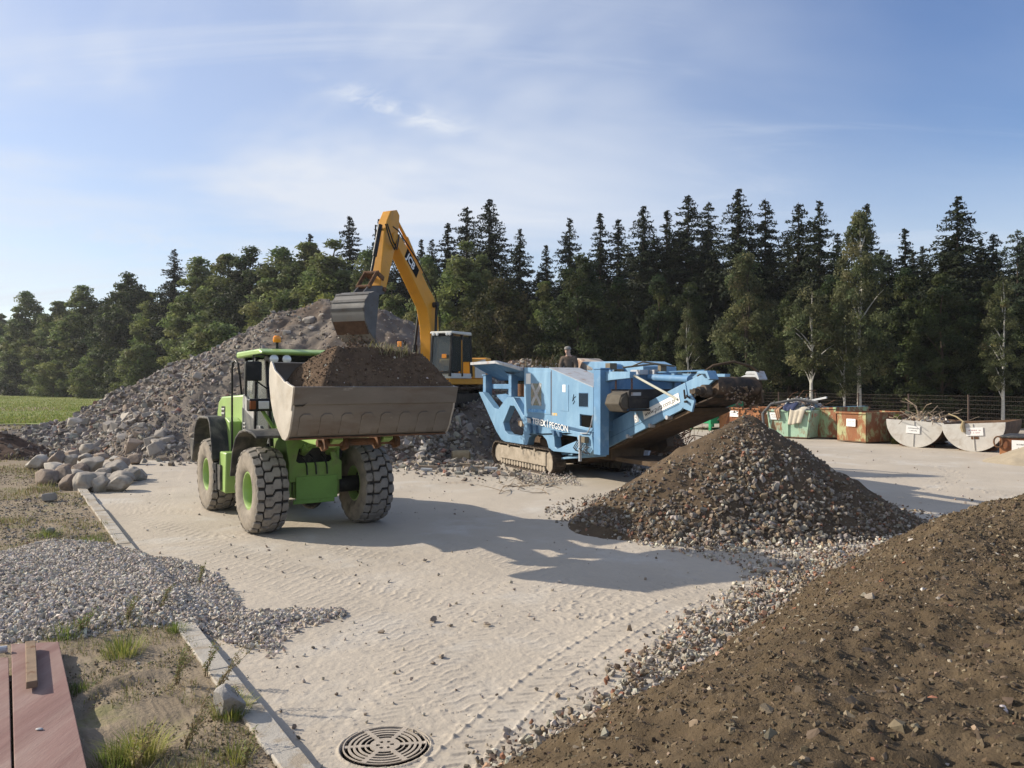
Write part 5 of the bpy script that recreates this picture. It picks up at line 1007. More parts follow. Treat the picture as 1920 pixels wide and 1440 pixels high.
b = MB(); h_ = [[(3.3, y, 6.5), (3.6, y * 1.3, 5.9), (3.95, y * 1.5, 6.15), (4.12, y, 6.75)] for y in (-0.22, 0.2, 0.27)]
for p in h_: b.tube(p, 0.028, 6)
b.build('dipper_hoses', m_black, exc)
eb = empty('digging_bucket'); eb.parent = exc
for y in (-0.22, 0.18):
    b = MB(); b.prism([(4.18, 4.42), (4.40, 4.50), (5.22, 4.40), (5.60, 4.10), (5.25, 4.0), (4.25, 4.22)], y, y + 0.05); b.build('ear', m_bkt, eb, 0.006)
EP = [(5.25, 4.10), (5.52, 4.16), (5.85, 4.05), (6.08, 3.80), (6.17, 3.50), (6.08, 3.12), (5.84, 2.76), (5.45, 2.46)]
inn = []
for i, p in enumerate(EP):
    d_ = (Vector(EP[min(i + 1, len(EP) - 1)]) - Vector(EP[max(i - 1, 0)])).normalized(); inn.append((p[0] + d_.y * 0.04, p[1] - d_.x * 0.04))
b = MB(); b.prism(EP + list(reversed(inn)), -0.66, 0.66); b.build('back_plate', m_bktb, eb, 0.004)
for y in (-0.68, 0.64):
    b = MB(); b.prism(EP + [(5.46, 2.80), (5.36, 3.30)], y, y + 0.04); b.build('side_plate', m_bkt, eb, 0.004)
for (i, w_) in ((2, 0.05), (3, 0.05), (4, 0.05)):
    p, q = EP[i], EP[i + 1]; b = MB(); b.beam((p[0] + 0.012, -0.68, p[1]), (p[0] + 0.012, 0.68, p[1]), 0.09, 0.03, up=(q[1] - p[1], 0, -(q[0] - p[0]))); b.build('wear_strip', m_bkt, eb)
for k in range(5):
    y = -0.56 + k * 0.28; b = MB(); b.prism([(5.52, 2.54), (5.42, 2.42), (5.12, 2.22), (5.30, 2.50)], y - 0.05, y + 0.05); b.build('tooth', m_bkt, eb, 0.006)
b = MB(); b.beam((5.95, -0.64, 2.90), (5.95, 0.64, 2.90), 0.5, 0.03, up=(0.85, 0, -0.5)); b.build('lower_plate', m_mud, eb)
# dirt clinging to and dropping from the bucket
n = 500; x = rng.normal(5.4, 0.25, n); y = rng.uniform(-0.6, 0.6, n); z = 2.7 - np.abs(rng.normal(0, 0.35, n)); sz = 0.02 + 0.06 * rng.random(n) ** 2
o = stones('falling_dirt', np.stack([x, y, z], -1), sz, palette(rng, n, [(0.16, 0.11, 0.08), (0.24, 0.19, 0.15)], [1, 1]), m_stone, None, 41); o.location = EF.o; o.rotation_euler = (0, 0, EF.ang); props(o, 'clods of dirt dropping from the excavator bucket', 'dirt', kind='stuff')
# maker's letters along the boom
p0 = Vector((1.75, 5.22)); p1 = Vector((2.60, 5.93)); dv = (p1 - p0)
bx_ = MB(); dn = dv.normalized(); up_ = Vector((-dn.y, dn.x))
def onb(a, c): q = Vector((2.72, 5.88)) - dn * a + up_ * c; return (q.x, q.y)
bx_.prism([onb(-0.05, -0.20), onb(1.05, -0.20), onb(1.0, 0.20), onb(-0.1, 0.20)], 0.241, 0.246); bx_.build('name_plate', m_ink, exc)
R_ = Matrix(((-dn.x, up_.x, 0, 0), (0, 0, 1, 0), (-dn.y, up_.y, 0, 0), (0, 0, 0, 1)))
q0 = onb(0.06, -0.14)
text_obj('name_letters', 'JCB', 0.40, m_white, exc, Matrix.Translation((q0[0], 0.249, q0[1])) @ R_, 0.002, sx=1.05, bold=0.012)
# ------------------------------------------------------------------ blue tracked jaw crusher
m_blue = mat('blue_paint', (0.155, 0.295, 0.445), 0.5, var=0.10, scale=1.2, col2=(0.22, 0.38, 0.53), amt2=0.34, scale2=1.6, soft2=0.16, bump=0.06, spec=0.4, col3=(0.27, 0.22, 0.165), amt3=0.12, scale3=4, stretch=(1.3, 1.3, 0.6))
m_blued = mat('blue_paint_worn', (0.115, 0.24, 0.40), 0.6, var=0.14, scale=2, col2=(0.24, 0.36, 0.48), amt2=0.3, scale2=2.2, soft2=0.14, bump=0.1, col3=(0.22, 0.16, 0.115), amt3=0.14, scale3=4)
m_strip = mat('blue_band', (0.075, 0.15, 0.25), 0.6, var=0.1, scale=3, bump=0.05)
m_dust = mat('dusty_plate', (0.36, 0.31, 0.245), 0.9, var=0.16, scale=3, col2=(0.26, 0.22, 0.17), amt2=0.4, scale2=4, soft2=0.14, bump=0.4, bscale=30)
m_belt = mat('conveyor_belt', (0.035, 0.032, 0.03), 0.85, var=0.2, scale=4, col2=(0.15, 0.10, 0.065), amt2=0.45, scale2=2.5, soft2=0.16, bump=0.2)
m_under = mat('dirt_and_shade_brown', (0.085, 0.06, 0.04), 0.9, var=0.25, scale=4, col2=(0.13, 0.085, 0.05), amt2=0.4, scale2=3, soft2=0.14, bump=0.4)
m_mag = mat('magnet_black', (0.030, 0.028, 0.028), 0.6, var=0.15, scale=3, col2=(0.075, 0.062, 0.05), amt2=0.3, scale2=3, soft2=0.14, bump=0.1)
m_tan = mat('tan_belt', (0.17, 0.145, 0.105), 0.9, var=0.15, scale=5, bump=0.3)
m_tanb = mat('magnet_belt_grey', (0.10, 0.088, 0.07), 0.9, var=0.2, scale=5, bump=0.3)
m_lip = mat('worn_lip', (0.42, 0.44, 0.46), 0.6, var=0.12, scale=3, col2=(0.30, 0.20, 0.14), amt2=0.28, scale2=4, soft2=0.1, bump=0.2)
m_cream = mat('cream_pipe', (0.62, 0.60, 0.48), 0.6, var=0.1)
CF = Frame(1.58, 26.57, 0.42, -0.907)
cr = empty('jaw_crusher', CF.o, CF.ang, 'blue tracked jaw crusher with hopper, side panels and raised discharge conveyor', 'crusher')
for y in (-1.23, 1.23):
    track_belt(cr, 4.65, 0.80, 0.45, y, m_track, 52)
    sg = -1 if y < 0 else 1
    b = MB(); b.box(-1.72, 1.72, y - 0.16, y + 0.16, 0.24, 0.68); b.build('track_frame', m_dust, cr, 0.02)
    b = MB()
    for k in range(16): b.tube([(-1.6 + k * 0.213, y - 0.17, 0.15), (-1.6 + k * 0.213, y + 0.17, 0.15)], 0.085, 10)
    for k in range(3): b.tube([(-1.0 + k, y - 0.2, 0.71), (-1.0 + k, y + 0.2, 0.71)], 0.05, 8)
    b.build('track_rollers', m_dust, cr)
    for x in (-1.95, 1.95):
        b = MB(); b.tube([(x, y - 0.13, 0.40), (x, y + 0.13, 0.40)], 0.31, 24); b.build('end_wheel', m_dust, cr, 0.01)
# chassis side plates with their cut-outs
OUT = [(-3.78, 2.50), (-3.42, 2.50), (-2.38, 1.96), (-2.00, 1.90), (-1.25, 2.34), (-0.70, 2.34), (0.05, 1.78), (0.55, 1.62), (3.70, 1.42), (4.46, 1.42), (4.55, 0.98), (4.3, 0.80), (3.75, 0.80), (1.92, 0.74), (1.72, 1.06), (1.42, 1.20), (0.80, 1.20), (0.48, 1.06), (0.30, 0.74), (-1.20, 0.76), (-1.70, 0.86), (-2.15, 1.12), (-2.60, 1.50)]
HOLES = [[(-0.98, 2.06), (-0.66, 2.06), (-0.22, 1.76), (0.10, 1.45), (0.06, 1.16), (-0.12, 1.06), (-1.12, 1.08), (-1.42, 1.20), (-1.56, 1.46)],
         [(2.22, 1.20), (2.34, 1.30), (3.62, 1.28), (3.66, 1.18), (2.9, 0.98), (2.42, 0.84), (2.26, 0.90)]]
for y0, y1 in ((-1.36, -1.12), (1.12, 1.36)):
    b = MB(); b.prism([OUT] + [list(reversed(h)) for h in HOLES], y0, y1); b.build('chassis_plate', m_blue if y0 < 0 else m_under, cr, 0.012)  # far plate in dark brown: its shade put into the colour
b = MB(); b.box(-1.6, 4.2, -0.55, 0.55, 0.62, 1.4); b.box(-0.9, 3.6, -1.1, 1.1, 1.38, 1.55); b.box(-0.5, 0.5, -1.1, 1.1, 0.45, 0.85); b.box(0.55, 1.6, -1.0, 1.0, 0.3, 1.05); b.build('chassis_core', m_under, cr, 0.02)  # core likewise coloured dark for the shade under the machine
# feed hopper with a worn light lip
def quadplate(pts, t, name, m, parent, bev=0.006): 
    a = Vector(pts[1]) - Vector(pts[0]); c = Vector(pts[-1]) - Vector(pts[0]); n_ = a.cross(c).normalized() * t; k = len(pts); q = MB()
    q.add([Vector(p) for p in pts] + [Vector(p) + n_ for p in pts], [tuple(range(k)), tuple(range(2 * k - 1, k - 1, -1))] + [(i, (i + 1) % k, k + (i + 1) % k, k + i) for i in range(k)]); return q.build(name, m, parent, bev, smooth=0)
for sy in (-1, 1):
    quadplate([(-3.42, sy * 1.74, 3.50), (-1.2, sy * 1.74, 3.50), (0.10, sy * 1.42, 3.26), (0.02, sy * 0.70, 2.90), (-3.36, sy * 0.70, 2.95)], 0.04, 'hopper_side', m_blued, cr)
    b = MB(); b.beam((-3.50, sy * 1.75, 3.545), (-1.20, sy * 1.75, 3.545), 0.12, 0.10); b.beam((-1.20, sy * 1.75, 3.545), (0.12, sy * 1.44, 3.285), 0.12, 0.10); b.build('hopper_lip', m_lip, cr, 0.01)
quadplate([(-3.45, -1.74, 3.50), (-3.45, 1.74, 3.50), (-3.36, 0.70, 2.93), (-3.36, -0.70, 2.93)], 0.04, 'hopper_end', m_blued, cr)
b = MB(); b.beam((-3.48, -1.79, 3.545), (-3.48, 1.79, 3.545), 0.12, 0.10); b.build('hopper_lip', m_lip, cr, 0.01)
b = MB(); b.box(-3.7, 0.0, -1.0, 1.0, 2.62, 2.80); b.build('feeder_pan', m_blued, cr, 0.02)
for x, w_ in ((-3.55, 0.26), (-1.28, 0.24)):
    for sy in (-1, 1):
        b = MB(); b.box(x - w_ / 2, x + w_ / 2, sy * 1.10 - 0.13, sy * 1.10 + 0.13, 2.36, 3.12); b.box(x - w_ / 2 - 0.06, x + w_ / 2 + 0.06, sy * 1.10 - 0.16, sy * 1.10 + 0.16, 3.11, 3.15); b.build('hopper_post', m_blued, cr, 0.012)
b = MB(); b.box(-3.1, -1.6, 0.0, 0.1, 2.2, 2.62); b.box(-3.2, -1.5, -0.7, -0.62, 2.56, 2.70); b.build('cross_panel', m_lip, cr, 0.01)
b = MB(); b.box(-2.75, -1.95, -0.66, -0.60, 2.05, 2.56); b.build('inner_panel', m_blue, cr, 0.01)
b = MB(); b.prism([(-3.3, 2.4), (-2.2, 1.95), (-1.45, 2.1), (-1.45, 2.3), (-2.4, 2.45)], -0.9, -0.84); b.build('feeder_bracket', m_blued, cr, 0.01)
for x in (-0.75, -0.28):
    b = MB(); b.tube([(x, -1.0, 2.38), (x, -1.0, 2.80)], 0.16, 14); b.build('spring_mount', m_rust, cr, 0.01)
b = MB(); b.box(-1.0, 0.15, -1.12, -0.4, 1.9, 2.36); b.build('jaw_box', m_blued, cr, 0.02)
b = MB(); b.tube([(-0.65, -0.9, 1.45), (-0.65, -1.12, 1.45)], 0.10, 12); b.tube([(-1.2, -0.8, 1.62), (0.0, -0.9, 1.5)], 0.045, 8); b.tube([(-0.45, -0.95, 1.2), (-0.65, -0.95, 1.5)], 0.07, 8); b.build('linkage', m_dust, cr, 0.01)
# engine housing
b = MB(); b.prism([[(0.12, 3.34), (1.90, 3.29), (4.54, 2.70), (4.54, 1.46), (0.12, 1.74)], [(4.50, 1.55), (4.50, 1.92), (3.78, 1.94), (3.78, 1.60)]], -1.36, -1.32); b.build('side_panel', m_blue, cr, 0.01)
b = MB(); b.prism([(0.14, 3.32), (1.90, 3.27), (4.52, 2.68), (4.52, 1.48), (0.14, 1.72)], -1.31, -0.25); b.build('engine_housing', m_blued, cr, 0.02)
b = MB(); b.prism([(1.9, 3.296), (1.9, 3.31), (4.54, 2.72), (4.54, 2.705)], -1.365, -0.3); b.build('top_cover', m_lip, cr)
b = MB(); b.box(3.80, 4.48, -1.315, -1.30, 1.58, 1.91); b.build('opening', m_void, cr)
def on_panel(name, x0, x1, z0, z1, m, t=0.008, bev=0.002): q = MB(); q.box(x0, x1, -1.36 - t, -1.355, z0, z1); return q.build(name, m, cr, bev, smooth=0)
dp = on_panel('access_door', 0.30, 2.02, 1.86, 3.18, m_blue, 0.014, 0.006); on_panel('door_gap', 2.035, 2.06, 1.84, 3.22, m_rust, 0.004)
on_panel('hatch', 2.62, 3.14, 2.00, 2.78, m_blue, 0.012, 0.005); on_panel('label', 0.30, 0.64, 2.80, 3.14, m_white, 0.018); on_panel('label', 2.78, 2.96, 2.56, 2.78, m_white, 0.016)
mh = mat('emblem_dark', (0.20, 0.21, 0.17), 0.6, var=0.3, scale=9, col2=(0.33, 0.26, 0.16), amt2=0.4, scale2=7, bump=0)
on_panel('emblem', 0.66, 1.40, 2.12, 2.82, mh, 0.018)
b = MB(); b.beam((0.72, -1.382, 2.80), (1.36, -1.382, 2.14), 0.005, 0.13, up=(0.7, 0, 0.7)); b.beam((1.34, -1.380, 2.80), (0.72, -1.380, 2.14), 0.005, 0.15, up=(-0.7, 0, 0.7)); b.build('emblem_cross', m_lip, cr, smooth=0)
on_panel('faded_lettering', 0.46, 1.72, 1.90, 2.0, mat('faded_blue', (0.10, 0.27, 0.55), 0.6, var=0.3, scale=12, col2=(0.19, 0.40, 0.63), amt2=0.5, scale2=14, bump=0), 0.017)
on_panel('yellow_mark', 2.09, 2.42, 1.84, 1.92, mat('worn_yellow', (0.60, 0.40, 0.12), 0.6, var=0.2, scale=9, col2=(0.2, 0.4, 0.6), amt2=0.35, scale2=9, bump=0), 0.005)
lv = MB(); lv.box(3.74, 4.26, -1.366, -1.355, 2.14, 2.56); lvo = lv.build('louvre', m_blued, cr)
lv = MB()
for k in range(11): x = 3.76 + k * 0.047; lv.box(x, x + 0.018, -1.376, -1.366, 2.16, 2.54)
lv.build('louvre_slots', m_ink, lvo, smooth=0)
b = MB(); b.tube([(3.45, -1.37, 2.5), (3.40, -1.375, 2.36), (3.50, -1.37, 2.3), (3.40, -1.372, 2.22)], 0.008, 5); b.tube([(3.36, -1.37, 2.3), (3.46, -1.372, 2.4), (3.56, -1.37, 2.44)], 0.008, 5); b.build('scrawl', m_ink, cr)
# lettering band under the housing, tilted inward; its shade put into a darker blue
quadplate([(0.15, -1.375, 1.75), (4.52, -1.375, 1.47), (4.52, -1.32, 1.30), (0.50, -1.32, 1.55)], 0.02, 'lettering_band', m_strip, cr)
ang_ = math.atan2(1.47 - 1.75, 4.37)
Mx = Matrix(((math.cos(ang_), -math.sin(ang_), 0, 0), (0, 0, -1, 0), (math.sin(ang_), math.cos(ang_), 0, 0), (0, 0, 0, 1)))
text_obj('lettering', 'TEREX', 0.26, m_white, cr, Matrix.Translation((0.82, -1.402, 1.545)) @ Mx, 0.003, shear=-0.06, sx=1.22, bold=0.006)
text_obj('lettering', 'PEGSON', 0.26, m_white, cr, Matrix.Translation((1.98, -1.402, 1.470)) @ Mx, 0.003, shear=-0.06, sx=1.22)
b = MB(); b.box(1.845, 1.875, -1.405, -1.398, 1.46, 1.70); b.build('divider', m_white, cr); b = MB(); b.prism([(0.42, 1.70), (0.68, 1.69), (0.72, 1.54), (0.46, 1.56)], -1.405, -1.398); b.build('maker_mark', m_lip, cr)
for x in (0.55, 0.95, 2.15, 2.5):
    b = MB(); b.prism([(x, 1.54 - 0.064 * x), (x + 0.20, 1.53 - 0.064 * x), (x + 0.24, 1.25), (x + 0.20, 1.22)], -1.45, -1.362); b.build('gusset', m_strip, cr)
# rear cross frame, top decks, engine gear
b = MB(); b.box(4.62, 4.98, -1.40, -1.12, 0.86, 3.20); b.box(4.60, 5.02, -1.42, -1.10, 3.20, 3.24); b.build('end_post', m_blued, cr, 0.012)
b = MB(); b.box(4.62, 4.98, 1.05, 1.33, 2.0, 3.10); b.build('end_post', m_blued, cr, 0.012)
b = MB(); b.box(4.70, 4.92, -1.12, 1.05, 2.05, 3.05); b.build('end_panel', m_blued, cr, 0.01); b = MB(); b.box(3.6, 3.7, -1.12, 1.05, 1.55, 2.5); b.build('shade_panel', m_belt, cr, 0.01)  # second box: dark panel added for the shade below the magnet
b = MB(); b.prism([(4.98, 3.14), (6.18, 3.12), (6.18, 2.95), (5.15, 2.90), (4.98, 2.86)], -1.24, -1.04); b.build('lifting_beam', m_blue, cr, 0.01)
b = MB(); b.prism([(4.92, 3.10), (7.3, 3.06), (7.3, 2.90), (4.92, 2.86)], 0.92, 1.10); b.build('lifting_beam', m_blue, cr, 0.01)
b = MB(); b.beam((4.9, 0.4, 3.12), (6.4, 1.0, 3.16), 0.06, 0.05); b.tube([(5.0, 0.2, 2.98), (6.8, 0.2, 2.92)], 0.10, 12); b.build('deck_rails', m_blued, cr, 0.01)
b = MB(); b.prism([(1.2, 3.30), (1.3, 3.52), (4.2, 3.46), (4.75, 3.30), (4.75, 2.6), (1.2, 2.6)], 0.15, 1.3); b.build('far_housing', m_blue, cr, 0.02)
b = MB(); b.box(3.2, 4.8, -0.2, 0.15, 2.5, 2.9); b.box(2.0, 3.2, -0.25, 0.15, 2.5, 2.6); b.build('walkway', m_blued, cr, 0.01)
b = MB(); b.tube([(3.55, -0.20, 3.10), (3.55, 0.13, 3.10)], 0.30, 24); b.tube([(3.55, -0.26, 3.10), (3.55, -0.20, 3.10)], 0.16, 16); b.build('fan_drum', m_blued, cr, 0.02)
b = MB(); b.tube([(4.35, -0.75, 2.72), (4.40, -0.72, 3.0), (4.55, -0.62, 3.14), (4.72, -0.5, 3.14)], 0.085, 12); b.build('exhaust', m_tan, cr)
b = MB(); b.box(4.5, 4.75, -0.95, -0.72, 3.2, 3.38); b.tube([(4.7, -0.5, 3.26), (5.1, 0.3, 3.36), (5.2, 0.9, 3.30)], 0.03, 6); b.tube([(4.8, -0.3, 3.28), (4.95, 0.0, 3.42), (5.1, 0.6, 3.34)], 0.025, 6); b.box(4.95, 5.1, 0.5, 0.7, 3.14, 3.36); b.build('valve_block', m_tan, cr, 0.01)
for y0 in (-0.15, 0.35): b = MB(); b.box(4.55, 5.0, y0, y0 + 0.3, 3.06, 3.2); b.build('deck_box', m_lip, cr, 0.015)
# overband magnet hung on chains
mg_ = MB(); mg_.prism([(-1.34, 2.16), (-1.34, 2.62), (1.25, 2.62), (1.25, 2.16)], 5.45, 6.28, 'yz'); mgo = mg_.build('overband_magnet', m_mag, cr, 0.015)
mg_ = MB(); mg_.box(6.28, 6.30, -1.34, 1.25, 2.42, 2.66); mg_.box(6.28, 6.34, -1.34, 1.25, 2.10, 2.15); mg_.box(5.43, 5.45, -1.34, 1.25, 2.42, 2.66); mg_.build('magnet_frame', m_mag, mgo, 0.006)
mg_ = MB(); mg_.tube([(5.48, -1.36, 2.34), (6.24, -1.36, 2.34)], 0.19, 22); mg_.prism([(-1.60, 2.28), (-1.44, 2.08), (-1.33, 2.06), (-1.33, 2.60), (-1.52, 2.52)], 5.52, 6.20, 'yz'); mg_.build('magnet_belt', m_tanb, mgo, 0.02)
mg_ = MB(); mg_.box(6.300, 6.306, -1.28, -0.98, 2.50, 2.585); mg_.build('label', m_lip, mgo); mg_ = MB(); mg_.lathe([(0.06, 6.30), (0.06, 6.308), (0, 6.308)], 'x', 16, o=(0, -0.20, 2.53)); mg_.build('roundel', m_lip, mgo)
text_obj('lettering', 'TEREX', 0.17, m_lip, mgo, Matrix.Translation((6.305, -0.30, 2.23)) @ Matrix(((0, 0, 1, 0), (1, 0, 0, 0), (0, 1, 0, 0), (0, 0, 0, 1))), 0.002, sx=1.2)
mg_ = MB(); mg_.box(6.302, 6.306, -0.44, -0.36, 2.23, 2.34); mg_.build('maker_mark', m_lip, mgo)
for (x, y, zt) in ((5.35, -1.14, 2.92), (6.12, -1.14, 2.95), (5.4, 1.0, 2.9), (6.2, 1.0, 2.92)):
    ch = MB(); k = 0; z = zt
    while z > 2.62: ch.add(*( (lambda M_: ([M_ @ Vector(v) for v in T0[0]], T0[1]))(Matrix.Translation((x, y, z)) @ Matrix.Rotation(k * math.pi / 2, 4, 'Z')) )) if False else ch.tube([(x + (0.018 if k % 2 else 0), y + (0 if k % 2 else 0.018), z), (x + (0.018 if k % 2 else 0), y + (0 if k % 2 else 0.018), z - 0.06)], 0.012, 5).tube([(x - (0.018 if k % 2 else 0), y - (0 if k % 2 else 0.018), z), (x - (0.018 if k % 2 else 0), y - (0 if k % 2 else 0.018), z - 0.06)], 0.012, 5); k += 1; z -= 0.05
    ch.build('chain', m_rust, cr)
b = MB(); b.tube([(6.2, -1.12, 3.02), (7.5, -0.72, 2.42)], 0.032, 8); b.build('stay_rod', m_cream, cr); b = MB(); b.tube([(7.2, 0.98, 2.98), (8.1, 0.75, 2.72)], 0.032, 8); b.build('stay_rod', m_cream, cr)
b = MB(); b.tube([(6.0, 0.75, 2.66), (8.1, 0.70, 2.70)], 0.055, 10); b.build('cross_tube', m_cream, cr)
# main discharge conveyor
def cz(x): return 1.72 + (x - 4.3) * 0.322         # top edge of its side frame
for sy in (-1, 1):
    a, b2 = sorted((sy * 0.62, sy * 0.70))
    b = MB(); b.prism([(4.2, cz(4.2)), (7.78, cz(7.78)), (7.90, cz(7.90) - 0.50), (7.62, cz(7.78) - 0.68), (4.2, cz(4.2) - 0.70)], a, b2); b.build('side_frame', m_blue, cr, 0.012)
    b = MB(); b.prism([(7.80, cz(7.80)), (8.45, cz(8.45) - 0.02), (8.78, cz(8.6) - 0.02), (8.88, cz(8.6) - 0.20), (8.62, cz(8.6) - 0.36), (7.92, cz(7.9) - 0.42)], a, b2); b.build('head_frame', m_blue if sy < 0 else m_lip, cr, 0.012)
    b = MB(); a3, b3 = sorted((sy * 0.60, sy * 0.86)); b.prism([(8.40, cz(8.45) - 0.02), (8.46, cz(8.45) + 0.05), (8.80, cz(8.55) + 0.02), (8.92, cz(8.6) - 0.2), (8.84, cz(8.6) - 0.22), (8.74, cz(8.55) - 0.06)], a3, b3); b.build('head_guard', m_blue if sy < 0 else m_lip, cr, 0.02)
    b = MB(); b.prism([(1.30, 0.40), (1.42, 0.70), (4.25, 1.62), (4.25, 1.08)], a, b2); b.build('tail_frame', m_blue, cr, 0.012)
b = MB(); b.prism([(1.25, 0.42), (1.35, 0.66), (3.95, 1.16), (3.95, 0.98)], -1.10, -0.95); b.prism([(1.1, 0.36), (1.28, 0.42), (4.2, 0.84), (4.2, 0.74)], -1.16, -0.72); b.build('tail_guard', m_blue, cr, 0.012)
b = MB(); b.prism([(1.3, 0.62), (8.7, cz(8.7) - 0.20), (8.7, cz(8.7) - 0.23), (1.3, 0.59)], -0.60, 0.60); b.prism([(1.3, 0.42), (8.7, cz(8.7) - 0.62), (8.7, cz(8.7) - 0.65), (1.3, 0.39)], -0.58, 0.58); b.build('belt', m_belt, cr)
b = MB(); b.prism([(2.4, 0.52), (7.9, cz(7.9) - 0.66), (7.9, cz(7.9) - 0.76), (2.4, 0.36)], -0.60, 0.60)
b.build('underframe', m_under, cr, 0.01)
b = MB(); b.box(4.4, 6.6, -0.55, 0.7, 0.62, 0.74); b.build('belly_frame', m_under, cr, 0.01)
b = MB(); b.tube([(8.70, -0.62, cz(8.7) - 0.40), (8.70, 0.62, cz(8.7) - 0.40)], 0.235, 26); b.build('head_drum', m_belt, cr)
b = MB(); b.tube([(8.70, -0.90, cz(8.7) - 0.50), (8.70, -0.72, cz(8.7) - 0.50)], 0.15, 20); b.tube([(8.70, -1.04, cz(8.7) - 0.50), (8.70, -0.90, cz(8.7) - 0.50)], 0.105, 16); b.tube([(8.70, -1.16, cz(8.7) - 0.50), (8.70, -1.04, cz(8.7) - 0.50)], 0.07, 14); b.build('drive_motor', m_track, cr, 0.01)
b = MB(); b.box(8.5, 8.6, -1.12, -1.06, cz(8.7) - 0.66, cz(8.7) - 0.46); b.tube([(8.3, -0.75, cz(8) - 0.35), (8.45, -1.0, cz(8) - 0.5), (8.62, -1.3, cz(8.7) - 0.6)], 0.02, 6); b.tube([(7.9, -0.76, cz(7.9) - 0.40), (8.3, -1.1, cz(8) - 0.45), (8.6, -1.35, cz(8.7) - 0.48)], 0.022, 6); b.tube([(8.2, -0.8, cz(8) - 0.5), (8.5, -1.25, cz(8.7) - 0.75)], 0.03, 6); b.build('motor_plumbing', m_track, cr)
b = MB(); b.prism([(8.28, cz(8.3) - 0.78), (8.55, cz(8.3) - 0.42), (8.72, cz(8.3) - 0.60), (8.62, cz(8.3) - 0.86)], -1.15, -1.10); b.build('motor_guard', m_blue, cr, 0.01)
b = MB(); b.tube([(8.2, -0.66, cz(8.2)), (8.4, -0.35, cz(8.4) + 0.20), (8.6, 0.1, cz(8.5) + 0.26), (8.75, 0.45, cz(8.6) + 0.12), (8.8, 0.68, cz(8.7) - 0.06)], 0.03, 8); b.build('hose_arc', m_under, cr)
b = MB(); b.prism([(8.25, cz(8.3) - 0.1), (8.85, cz(8.6) - 0.15), (8.95, cz(8.6) - 0.75), (8.3, cz(8.3) - 0.8)], 0.66, 0.72); b.build('rubber_skirt', m_under, cr)
for x in (5.3, 6.35, 7.1):
    b = MB(); b.tube([(x, -0.76, cz(x) - 0.66), (x, -0.55, cz(x) - 0.66)], 0.055, 10); b.build('idler_end', m_lip, cr)
# board with the web address, on the conveyor side
sl = math.atan(0.322); Mc = Matrix(((math.cos(sl), -math.sin(sl), 0, 0), (0, 0, -1, 0), (math.sin(sl), math.cos(sl), 0, 0), (0, 0, 0, 1)))
def onc(x, dz, y=-0.705): return Matrix.Translation((x, y, cz(x) + dz)) @ Mc
b = MB(); b.box(0, 1.62, 0, 0.235, 0, 0.006, onc(6.05, -0.42)); b.build('web_board', m_white, cr)
text_obj('lettering', 'www.putz.com.pl', 0.185, m_ink, cr, onc(6.10, -0.365, -0.712), 0.001, sx=1.06)
b = MB(); b.box(0, 0.20, 0, 0.22, 0, 0.006, onc(5.62, -0.40)); b.build('old_sticker', m_lip, cr); text_obj('lettering', 'S', 0.26, m_white, cr, onc(5.64, -0.39, -0.714), 0.001)
b = MB(); b.box(0, 3.3, -0.002, 0.008, 0, 0.004, onc(4.4, -0.46)); b.build('crease', m_strip, cr)
# cables and clutter round the lower valve station
b = MB()
for k in range(9): b.tube([(3.75 + 0.08 * k, -1.40, 1.2 - 0.02 * k), (3.7 + 0.09 * k, -1.52 - 0.02 * (k % 3), 0.98 - 0.03 * (k % 4)), (3.9 + 0.07 * k, -1.42, 0.85)], 0.016, 5)
b.build('hose_bundle', m_plast, cr); b = MB(); b.box(4.05, 4.3, -1.50, -1.36, 1.15, 1.32); b.build('valve_block', m_tan, cr, 0.01); b = MB(); b.beam((4.05, -1.5, 1.35), (4.05, -1.5, 0.62), 0.07, 0.05); b.build('stay_bar', m_lip, cr)
b = MB(); b.tube([(4.55, -1.38, 1.95), (4.5, -1.42, 1.62), (4.3, -1.42, 1.42), (3.9, -1.40, 1.40)], 0.018, 6); b.build('cable', m_lip, cr)

# rubble and brush lying in the hopper
def hop_h(x, y): return 3.30 + 0.34 * np.exp(-((x + 2.6) / 1.1) ** 2) * np.clip(1 - np.abs(y) / 1.9, 0, 1) + 0.10 * fbm(x, y, 1.6, 3, 161)
xs = np.arange(-3.40, 0.2, 0.08); ys = np.arange(-1.3, 1.35, 0.08); XX, YY = np.meshgrid(xs, ys, indexing='ij')
hl = link('hopper_rubble', np_mesh('hopper_rubble', np.stack([XX, YY, hop_h(XX, YY) - 0.12 * (np.abs(YY) > 1.2)], -1).reshape(-1, 3), [grid_faces(len(xs), len(ys))], smooth=True), m_load); hl.location = CF.o; hl.rotation_euler = (0, 0, CF.ang); props(hl, 'rubble, roots and earth lying in the hopper of the blue crusher', 'rubble')
n = 420; x = rng.uniform(-3.35, 0.1, n); y = rng.uniform(-1.25, 1.25, n); sz = 0.04 + 0.11 * rng.random(n) ** 2
o = stones('stones', np.stack([x, y, hop_h(x, y)], -1), sz, palette(rng, n, RUB, [5, 5, 2, 5, 2, .5]), m_stone, hl, 43, HULLS + SLABS); o['kind'] = 'stuff'
n = 170; x = rng.normal(-0.85, 0.25, n); y = rng.normal(0.0, 0.35, n)
o = blades('brush', np.stack([x, y, np.full(n, 3.25)], -1), rng.uniform(0.25, 0.7, n), rng.uniform(0.02, 0.05, n), palette(rng, n, [(0.10, 0.10, 0.04), (0.16, 0.13, 0.07), (0.12, 0.08, 0.05)], [1, 1, 1]), m_blade, hl, 44, lean=1.5); o['kind'] = 'stuff'
